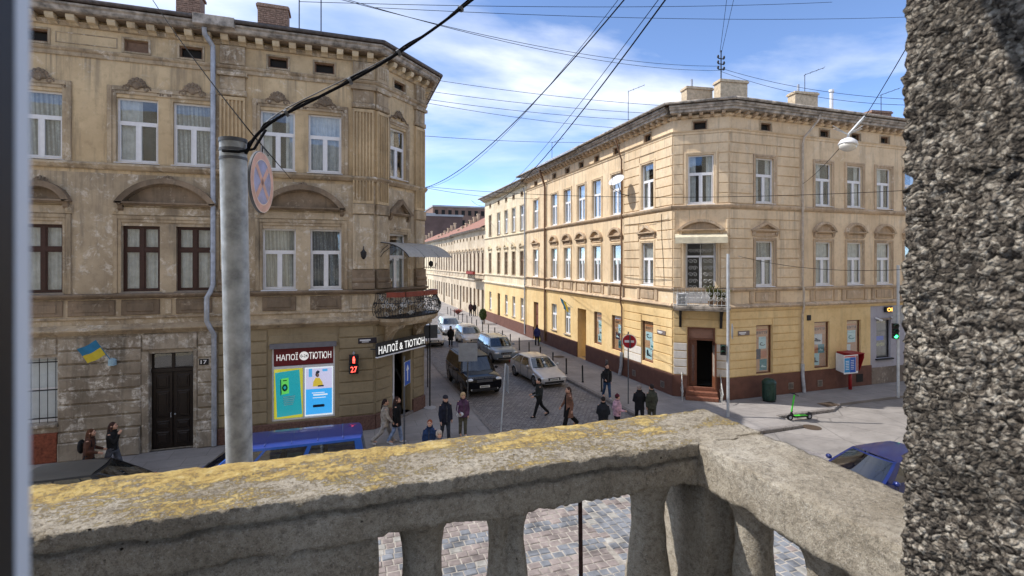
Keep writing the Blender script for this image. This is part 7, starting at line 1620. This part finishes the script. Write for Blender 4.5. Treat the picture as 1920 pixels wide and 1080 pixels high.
# ================================================================== PEOPLE
M_fold = None
SKIN = simple('skin', srgb(206, 160, 136), .6, 0, .08, 12)
CM = {}
def cloth(rgb):
    if rgb not in CM: CM[rgb] = simple('cloth_%02x%02x%02x' % rgb, srgb(*rgb), .9, 0, .38, 6, .9, 9)
    return CM[rgb]
def gz(x, y):
    if y < 4.6: return 0
    if y < 17.2 and not (x > 14.95 and y > 15.75) and not (x > 12.5 and y > 16.4): return RZ
    if 5.7 < x < 12.3: return RZ
    return 0.0
def rem(o, v_):
    r_ = o.modifiers.new('r', 'REMESH'); r_.mode = 'VOXEL'; r_.voxel_size = v_; r_.use_smooth_shade = True; return o
def ringz(z, rx, ry, cy=0.0, n=14): return [(rx * math.cos(2 * PI * k / n), cy + ry * math.sin(2 * PI * k / n), z) for k in range(n)]
def person(label, pos, rz, h=1.7, stride=.0, top=(40, 40, 44), hem=.84, legs=(36, 36, 40), shoes=(30, 28, 28), hair=(60, 44, 34), style='short', arms='swing', wide=1.0, hat=None, bag=None, lean=0.0, skirt=False, bulk=1.0, open_front=None):
    x, y = pos; z0 = gz(x, y); s = h / 1.72
    t_ = thing('person', label, 'person', (x, y, z0), rz); t_.scale = (s * 1.06, s * 1.06, s)
    Rl = lambda a: Vector((0, -math.sin(a), -math.cos(a)))
    J = {}
    for sd, sg_ in (('L', 1), ('R', -1)):
        a = stride * sg_; kb = .06 if a >= 0 else .55 * abs(a) / .4
        hip = Vector((.088 * sg_, 0, .92)); kn = hip + Rl(a) * .43; an = kn + Rl(a - kb) * .41; J[sd] = (hip, kn, an, a - kb)
    zmin = min(J[k][2].z for k in 'LR') - .08
    for k in 'LR': J[k] = tuple(v - Vector((0, 0, zmin)) if isinstance(v, Vector) else v for v in J[k])
    dz = -zmin; up = Vector((0, 0, dz))
    A = {}
    for sd, sg_ in (('L', 1), ('R', -1)):
        sh = Vector((.165 * sg_, -lean * .5, 1.37 + dz)); fa, el = -stride * sg_ * .8, .35
        if arms == 'bent' or (arms == 'bentR' and sd == 'R') or (arms == 'bentL' and sd == 'L'): fa, el = .02, 1.25
        if arms == 'face' and sd == 'R': fa, el = .7, 2.1
        if arms == 'down': fa, el = .02 * sg_, .15
        ab = .16 * sg_; e_ = sh + (Rl(fa) + Vector((ab, 0, 0))).normalized() * .29; w_ = e_ + (Rl(fa + el) + Vector((ab * .3 if arms == 'swing' else -ab * .6, 0, 0))).normalized() * .25; A[sd] = (sh, e_, w_, (w_ - e_).normalized())
    ly = lambda z: -lean * max(0, z - .95)
    m = MB()
    m.loft([ringz(z + dz, rx, ry, ly(z)) for z, rx, ry in ((.84, .13, .10), (.92, .165, .115), (1.05, .14, .10), (1.28, .165, .12), (1.40, .16, .095), (1.46, .09, .07), (1.53, .055, .058))])
    hc = Vector((0, ly(1.62) - .02, 1.615 + dz)); m.ell(hc, (.077, .094, .112), 16, 12); m.cap((0, ly(1.5), 1.48 + dz), .055, hc - Vector((0, 0, .03)), .055, 10)
    m.ell(hc + Vector((0, -.095, -.01)), (.016, .022, .026), 8, 6); m.ell(hc + Vector((0, -.08, -.075)), (.035, .03, .03), 8, 6)
    for sg_ in (-1, 1): m.ell(hc + Vector((.08 * sg_, .01, 0)), (.014, .022, .034), 8, 6)
    for k in 'LR':
        hp, kn, an, _ = J[k]; m.cap(hp, .085, kn, .056, 10); m.cap(kn, .056, an, .038, 10); m.cap(an, .036, an + Vector((0, -.14, -.045)), .03, 8)
        sh, e_, w_, fd = A[k]; m.cap(sh, .05, e_, .04, 10); m.cap(e_, .038, w_, .026, 10); m.cap(w_, .024, w_ + fd * .07, .032, 8)
        sg_ = 1 if k == 'L' else -1; q = fd.cross(Vector((sg_, 0, 0))).normalized()
        for j in range(4): b = w_ + fd * .09 + q * (.022 * (j - 1.5)); e2 = b + fd * (.045 - .004 * abs(j - 1.2)); m.cap(b, .0095, e2, .0085, 6); m.cap(e2, .0085, e2 + (fd + Vector((-.5 * sg_, 0, 0))).normalized() * .03, .0075, 6)
        m.cap(w_ + fd * .03 - q * .03, .011, w_ + fd * .075 - q * .055, .009, 6)
    rem(m.build('body', SKIN, t_, True, True), .0125)
    m = MB()
    for sg_ in (-1, 1): m.ell(hc + Vector((.03 * sg_, -.088, .012)), (.014, .01, .008), 8, 5); m.box(hc.x + .03 * sg_ - .02, hc.x + .03 * sg_ + .02, hc.y - .098, hc.y - .085, hc.z + .032, hc.z + .039)
    m.box(-.024, .024, hc.y - .104, hc.y - .09, hc.z - .058, hc.z - .048); m.build('face_features', cloth((58, 40, 36)), t_, False, True)
    # trousers or skirt
    m = MB()
    if not skirt: m.loft([ringz(z + dz, rx * 1.06, ry * 1.08, ly(z)) for z, rx, ry in ((.80, .14, .11), (.92, .17, .125), (1.02, .155, .11))])
    for k in 'LR': hp, kn, an, _ = J[k]; m.cap(hp, .10, kn, .07 * wide, 10); m.cap(kn, .07 * wide, an + Vector((0, 0, .02)), .058 * wide * wide, 10)
    rem(m.build('trousers', cloth(legs), t_, True, True), .02)
    for k in 'LR':
        hp, kn, an, fl = J[k]; d = Vector((0, -math.cos(fl * .6), -math.sin(max(0, -fl)) * .8)).normalized(); b = an + Vector((0, .03, -.035)); m = MB(); m.cap(b, .042, b + d * .17 + Vector((0, 0, -.008)), .038, 8); rem(m.build('shoe', cloth(shoes), t_, True, True), .016)
    # jacket or coat
    m = MB(); b_ = bulk; fl = max(0, .86 - hem)
    rg = [(hem, .175 + fl * .16, .135 + fl * .14)] + ([(.9, .185, .14)] if hem < .86 else []) + [(1.05, .172 * b_, .135 * b_), (1.28, .19 * b_, .15 * b_), (1.38, .185, .13), (1.435, .14, .105), (1.475, .09, .085), (1.515, .074, .078)]
    m.loft([ringz(z + dz, rx, ry, ly(z) + (.03 * stride if z < .8 else 0)) for z, rx, ry in rg])
    for k in 'LR': sh, e_, w_, fd = A[k]; m.cap(sh + Vector((0, 0, -.02)), .064 + .012 * (b_ - 1), e_, .056 * b_, 10); m.cap(e_, .058 * b_, w_ - fd * .0, .043, 10)
    jk = rem(m.build('coat' if hem < .7 else 'jacket', cloth(top), t_, True, True), .02)
    m = MB(); m.tube([(.078 * math.cos(q), ly(1.5) - .005 + .085 * math.sin(q), 1.495 + dz + .012 * math.sin(q)) for q in [2 * PI * j / 14 for j in range(15)]], .026 * (1.25 if bulk > 1.09 else 1), 6, cap=False); m.build('collar', cloth(tuple(int(q * .8) for q in top)), t_, True, True)
    if hem > .7:
        m = MB(); m.tube([(0, ly(z) - yo, z + dz) for z, yo in ((hem + .03, .137 + fl * .14), (1.05, .137 * b_), (1.28, .152 * b_), (1.4, .128))], .008, 5); m.build('zip', cloth((96, 96, 98)), t_, False, True)
    if open_front:
        m = MB(); m.loft([ringz(z + dz, rx, .05, ly(z) - yo) for z, rx, yo in ((max(hem, .45), .09, .12 + fl * .12), (1.05, .06, .11), (1.3, .07, .12), (1.44, .05, .075))]); rem(m.build('shirt', cloth(open_front), t_, True, True), .02)
    # hair, hats
    m = MB()
    if style != 'bald':
        m.ell(hc + Vector((0, .022, .03)), (.088, .098, .105), 14, 10)
        if style in ('long', 'pony'):
            if style == 'long': m.cap(hc + Vector((0, .06, 0)), .08, hc + Vector((0, .10, -.27)), .075, 10); [m.cap(hc + Vector((.07 * g_, .0, -.02)), .03, hc + Vector((.085 * g_, .02, -.24)), .035, 8) for g_ in (-1, 1)]
            else: m.cap(hc + Vector((0, .09, .02)), .045, hc + Vector((0, .14, -.24)), .03, 8)
        if style == 'bob': m.ell(hc + Vector((0, .02, .0)), (.105, .11, .12), 14, 10); m.ell(hc + Vector((0, .02, .06)), (.1, .105, .09), 14, 10)
        vcut = [v for v in m.v]
        rem(m.build('hair', cloth(hair), t_, True, True), .016)
        fm_ = MB(); fm_.ell(hc + Vector((0, -.05, -.025)), (.068, .06, .085), 14, 10); fm_.ell(hc + Vector((0, -.108, -.01)), (.014, .014, .024), 8, 6); fm_.build('face', SKIN, t_, True, True)
    if hat:
        kind, col = hat; m = MB(); m.ell(hc + Vector((0, .012, .065)), (.098, .108, .085), 14, 8)
        if kind == 'cap': m.ell(hc + Vector((0, -.09, .055)), (.075, .07, .014), 12, 6)
        if kind == 'beanie': m.ell(hc + Vector((0, .02, .15)), (.035, .035, .035), 8, 6)
        rem(m.build('hat', cloth(col), t_, True, True), .014)
    if bag:
        kind, col = bag
        b = thing('bag', None, None, (0, 0, 0)) if False else None
        m = MB()
        if kind == 'shoulder': c_ = Vector((-.16, -.17, .93 + dz)); m.ell(c_, (.15, .07, .10), 14, 8); m.tube([c_ + Vector((-.12, 0, .06)), Vector((-.2, -.05, 1.3 + dz)), Vector((-.1, .0, 1.47 + dz))], .012, 6)
        elif kind == 'backpack': m.ell((0, .19, 1.2 + dz), (.15, .10, .23), 14, 8); m.tube([(-.12, .12, 1.35 + dz), (-.13, -.12, 1.4 + dz), (-.13, -.14, 1.2 + dz)], .02, 6); m.tube([(.12, .12, 1.35 + dz), (.13, -.12, 1.4 + dz), (.13, -.14, 1.2 + dz)], .02, 6)
        else: w_ = A['L' if kind == 'handL' else 'R'][2]; c_ = w_ + Vector((0, 0, -.36)); m.ell(c_, (.11, .15, .2), 14, 8); m.tube([c_ + Vector((0, -.08, .16)), w_ + Vector((0, -.02, -.06)), c_ + Vector((0, .08, .16))], .01, 6)
        bw = m.build('bag', cloth(col), None, True); bw.matrix_basis = Matrix.Translation((x, y, z0)) @ Matrix.Rotation(rz, 4, 'Z') @ Matrix.Diagonal((s, s, s, 1))
        bw.name = {'shoulder': 'handbag', 'backpack': 'backpack'}.get(kind, 'carrier_bag'); tag(bw, BAGL[label], 'bag')
    return t_
BAGL = {}
hd = lambda x, yh, h: (lambda p: (p.x, p.y))(atd(x, 500, (EYE - h) * F_PX / (yh - HOR)))
ft = lambda x, y: gnd(x, y)[:2]
E_, W_, N_, S_ = math.radians(90), math.radians(-90), math.radians(180), 0.0   # facing right, left, away, towards us
def who(label, *a, baglabel=None, **k): BAGL[label] = baglabel; person(label, *a, **k)
who('person in brown jacket with black backpack walking at far left', hd(166, 806, 1.62), E_, 1.64, .22, (86, 54, 40), .8, (30, 30, 32), hair=(96, 60, 40), style='long', arms='bent', bag=('backpack', (24, 24, 28)), baglabel='black backpack on the person in brown jacket at far left', lean=.08)
who('person in black top and grey trousers carrying a patterned carrier bag', hd(211, 792, 1.7), E_ * .9, 1.72, .3, (26, 26, 28), .86, (84, 86, 94), hair=(66, 42, 34), style='long', arms='face', wide=1.15, bag=('handL', (196, 196, 204)), baglabel='white and grey patterned carrier bag at far left')
who('person with dark ponytail in beige blazer and light trousers', hd(722, 748, 1.68), E_ * 1.05, 1.7, .36, (172, 160, 146), .74, (166, 158, 150), hair=(48, 30, 28), style='pony', arms='swing', wide=1.1, shoes=(190, 184, 178))
who('person in black coat and light blue jeans beside the blue sign post', hd(744, 745, 1.72), E_ * .8, 1.74, .2, (16, 16, 18), .66, (140, 158, 190), hair=(62, 40, 34), style='long', arms='down', shoes=(200, 200, 200))
who('person in navy jacket and dark flat cap walking towards us', hd(835, 743, 1.74), math.radians(10), 1.76, .16, (24, 28, 44), .76, (52, 56, 66), hair=(90, 84, 80), hat=('cap', (44, 44, 54)), arms='swing', bulk=1.12)
who('person in purple quilted jacket with white handbag', hd(868, 737, 1.68), math.radians(0), 1.68, .06, (92, 62, 88), .78, (96, 92, 78), hair=(206, 174, 130), style='bob', arms='bentR', bulk=1.14, bag=('shoulder', (216, 216, 220)), baglabel='white handbag carried by the person in purple jacket', shoes=(210, 206, 200))
who('person with ginger hair in blue jacket at the rail edge', hd(806, 781, 1.62), math.radians(-20), 1.62, .1, (36, 58, 96), .8, (50, 50, 60), hair=(150, 78, 48), style='short', arms='down', bulk=1.1)
who('person with grey hair in pale jacket just above the lichen rail', hd(823, 801, 1.6), math.radians(5), 1.6, .1, (120, 124, 140), .8, (50, 50, 60), hair=(190, 176, 162), style='bob', arms='down')
who('person in dark jacket and black trousers striding left on the crossing', ft(1011, 777), W_ * 1.1, 1.74, .3, (40, 42, 40), .84, (20, 20, 22), hair=(26, 22, 22), arms='bent', shoes=(50, 50, 52), bulk=1.1)
who('person in long brown coat over black clothes striding left', ft(1066, 797), W_, 1.72, .3, (128, 92, 74), .5, (18, 16, 18), hair=(62, 42, 34), style='pony', arms='swing', wide=1.25, open_front=(20, 18, 20))
who('person in black jacket and blue jeans on the right pavement', ft(1138, 747), math.radians(-8), 1.72, .2, (24, 25, 28), .82, (44, 70, 104), hair=(32, 26, 24), arms='bentR', shoes=(180, 180, 184), bulk=1.08)
who('person in black jacket seen from behind, lowest beside the pink jacket', hd(1131, 741, 1.62), math.radians(150), 1.64, .08, (24, 26, 32), .78, (26, 26, 30), hair=(40, 34, 32), arms='bent', bulk=1.22, lean=.15)
who('person in pink jacket and maroon beanie', hd(1157, 735, 1.55), E_ * 1.1, 1.56, .1, (214, 170, 184), .8, (34, 30, 36), hair=(60, 40, 36), hat=('beanie', (92, 28, 44)), arms='bentR', bulk=1.1)
who('grey haired person in long black jacket walking beside the olive parka', hd(1199, 716, 1.74), math.radians(160), 1.75, .26, (22, 23, 28), .72, (26, 26, 30), hair=(150, 140, 134), arms='bent', bulk=1.1)
who('person in olive parka seen from behind near the no entry post', hd(1222, 717, 1.74), N_, 1.76, .08, (64, 66, 54), .76, (70, 70, 58), hair=(40, 32, 30), arms='down', bulk=1.14)
who('person in blue jacket walking away along the sunny wall with a yellow bag', ft(1007, 648), N_ * .95, 1.68, .18, (44, 52, 110), .78, (26, 26, 32), hair=(110, 62, 46), style='bob', arms='down', bulk=1.1, bag=('handR', (190, 200, 110)), baglabel='yellow green bag carried along the sunny wall')
who('left one of two distant people standing far up the pavement', (15.0, 60.6), N_, 1.78, .08, (70, 50, 56), .82, (24, 24, 28), hair=(40, 32, 30), arms='down')
who('right one of two distant people standing far up the pavement', (15.5, 60.6), N_, 1.7, .1, (40, 34, 38), .82, (24, 24, 28), hair=(60, 36, 30), arms='down')
who('person all in black standing between the parked car rows', ft(845, 647), S_, 1.66, .06, (18, 18, 22), .55, (16, 16, 18), hair=(22, 18, 18), style='bob', arms='down', bulk=1.2)
who('dark figure half hidden behind the shop sign end', (5.0, 34.6), math.radians(30), 1.74, .1, (26, 26, 34), .78, (24, 24, 28), hair=(30, 26, 26), arms='down')
# tubs with clipped shrubs along the far pavement and a parked motorbike's worth of flowers
def shrub(label, at, h, r_):
    t = thing('potted_shrub', label, 'shrub', at); m = MB(); m.lathe([(.2, 0), (.28, .4), (.3, .42), (.26, .42)], at, 14); m.build('tub', M_conc, t)
    m = MB(); m.tube([(at[0], at[1], .3), (at[0], at[1], h * .6)], .03, 6); m.build('stem', M_wood, t); m = MB(); r2 = random.Random(3)
    for k in range(900):
        a, b, q = r2.uniform(0, 6.28), r2.uniform(-1, 1), r2.uniform(.45, 1) ** .5; c_ = Vector((at[0] + r_ * q * math.cos(a) * math.sqrt(1 - b * b), at[1] + r_ * q * math.sin(a) * math.sqrt(1 - b * b), h * .62 + b * h * .38 * q)); d = Vector((r2.uniform(-1, 1), r2.uniform(-1, 1), r2.uniform(-1, 1))).normalized() * .09; e_ = d.cross(Vector((r2.uniform(-1, 1), 1, r2.uniform(-1, 1)))).normalized() * .045
        m.add([c_ - d, c_ + e_, c_ + d, c_ - e_], [(0, 1, 2, 3)])
    m.build('foliage', simple('shrub_green', srgb(64, 82, 42), .8, 0, .4, 12), t)
shrub('small clipped shrub in a tub beside the far doorway', (14.4, 52.6, 0), 1.7, .42)
tuft('flower_display', 'reddish flower display on the far pavement beside the distant pair', (13.9, 63.0, 0), 160, .9, .9, simple('flowers_mixed', srgb(150, 74, 58), .8, 0, .5, 8), False, 'flowers')
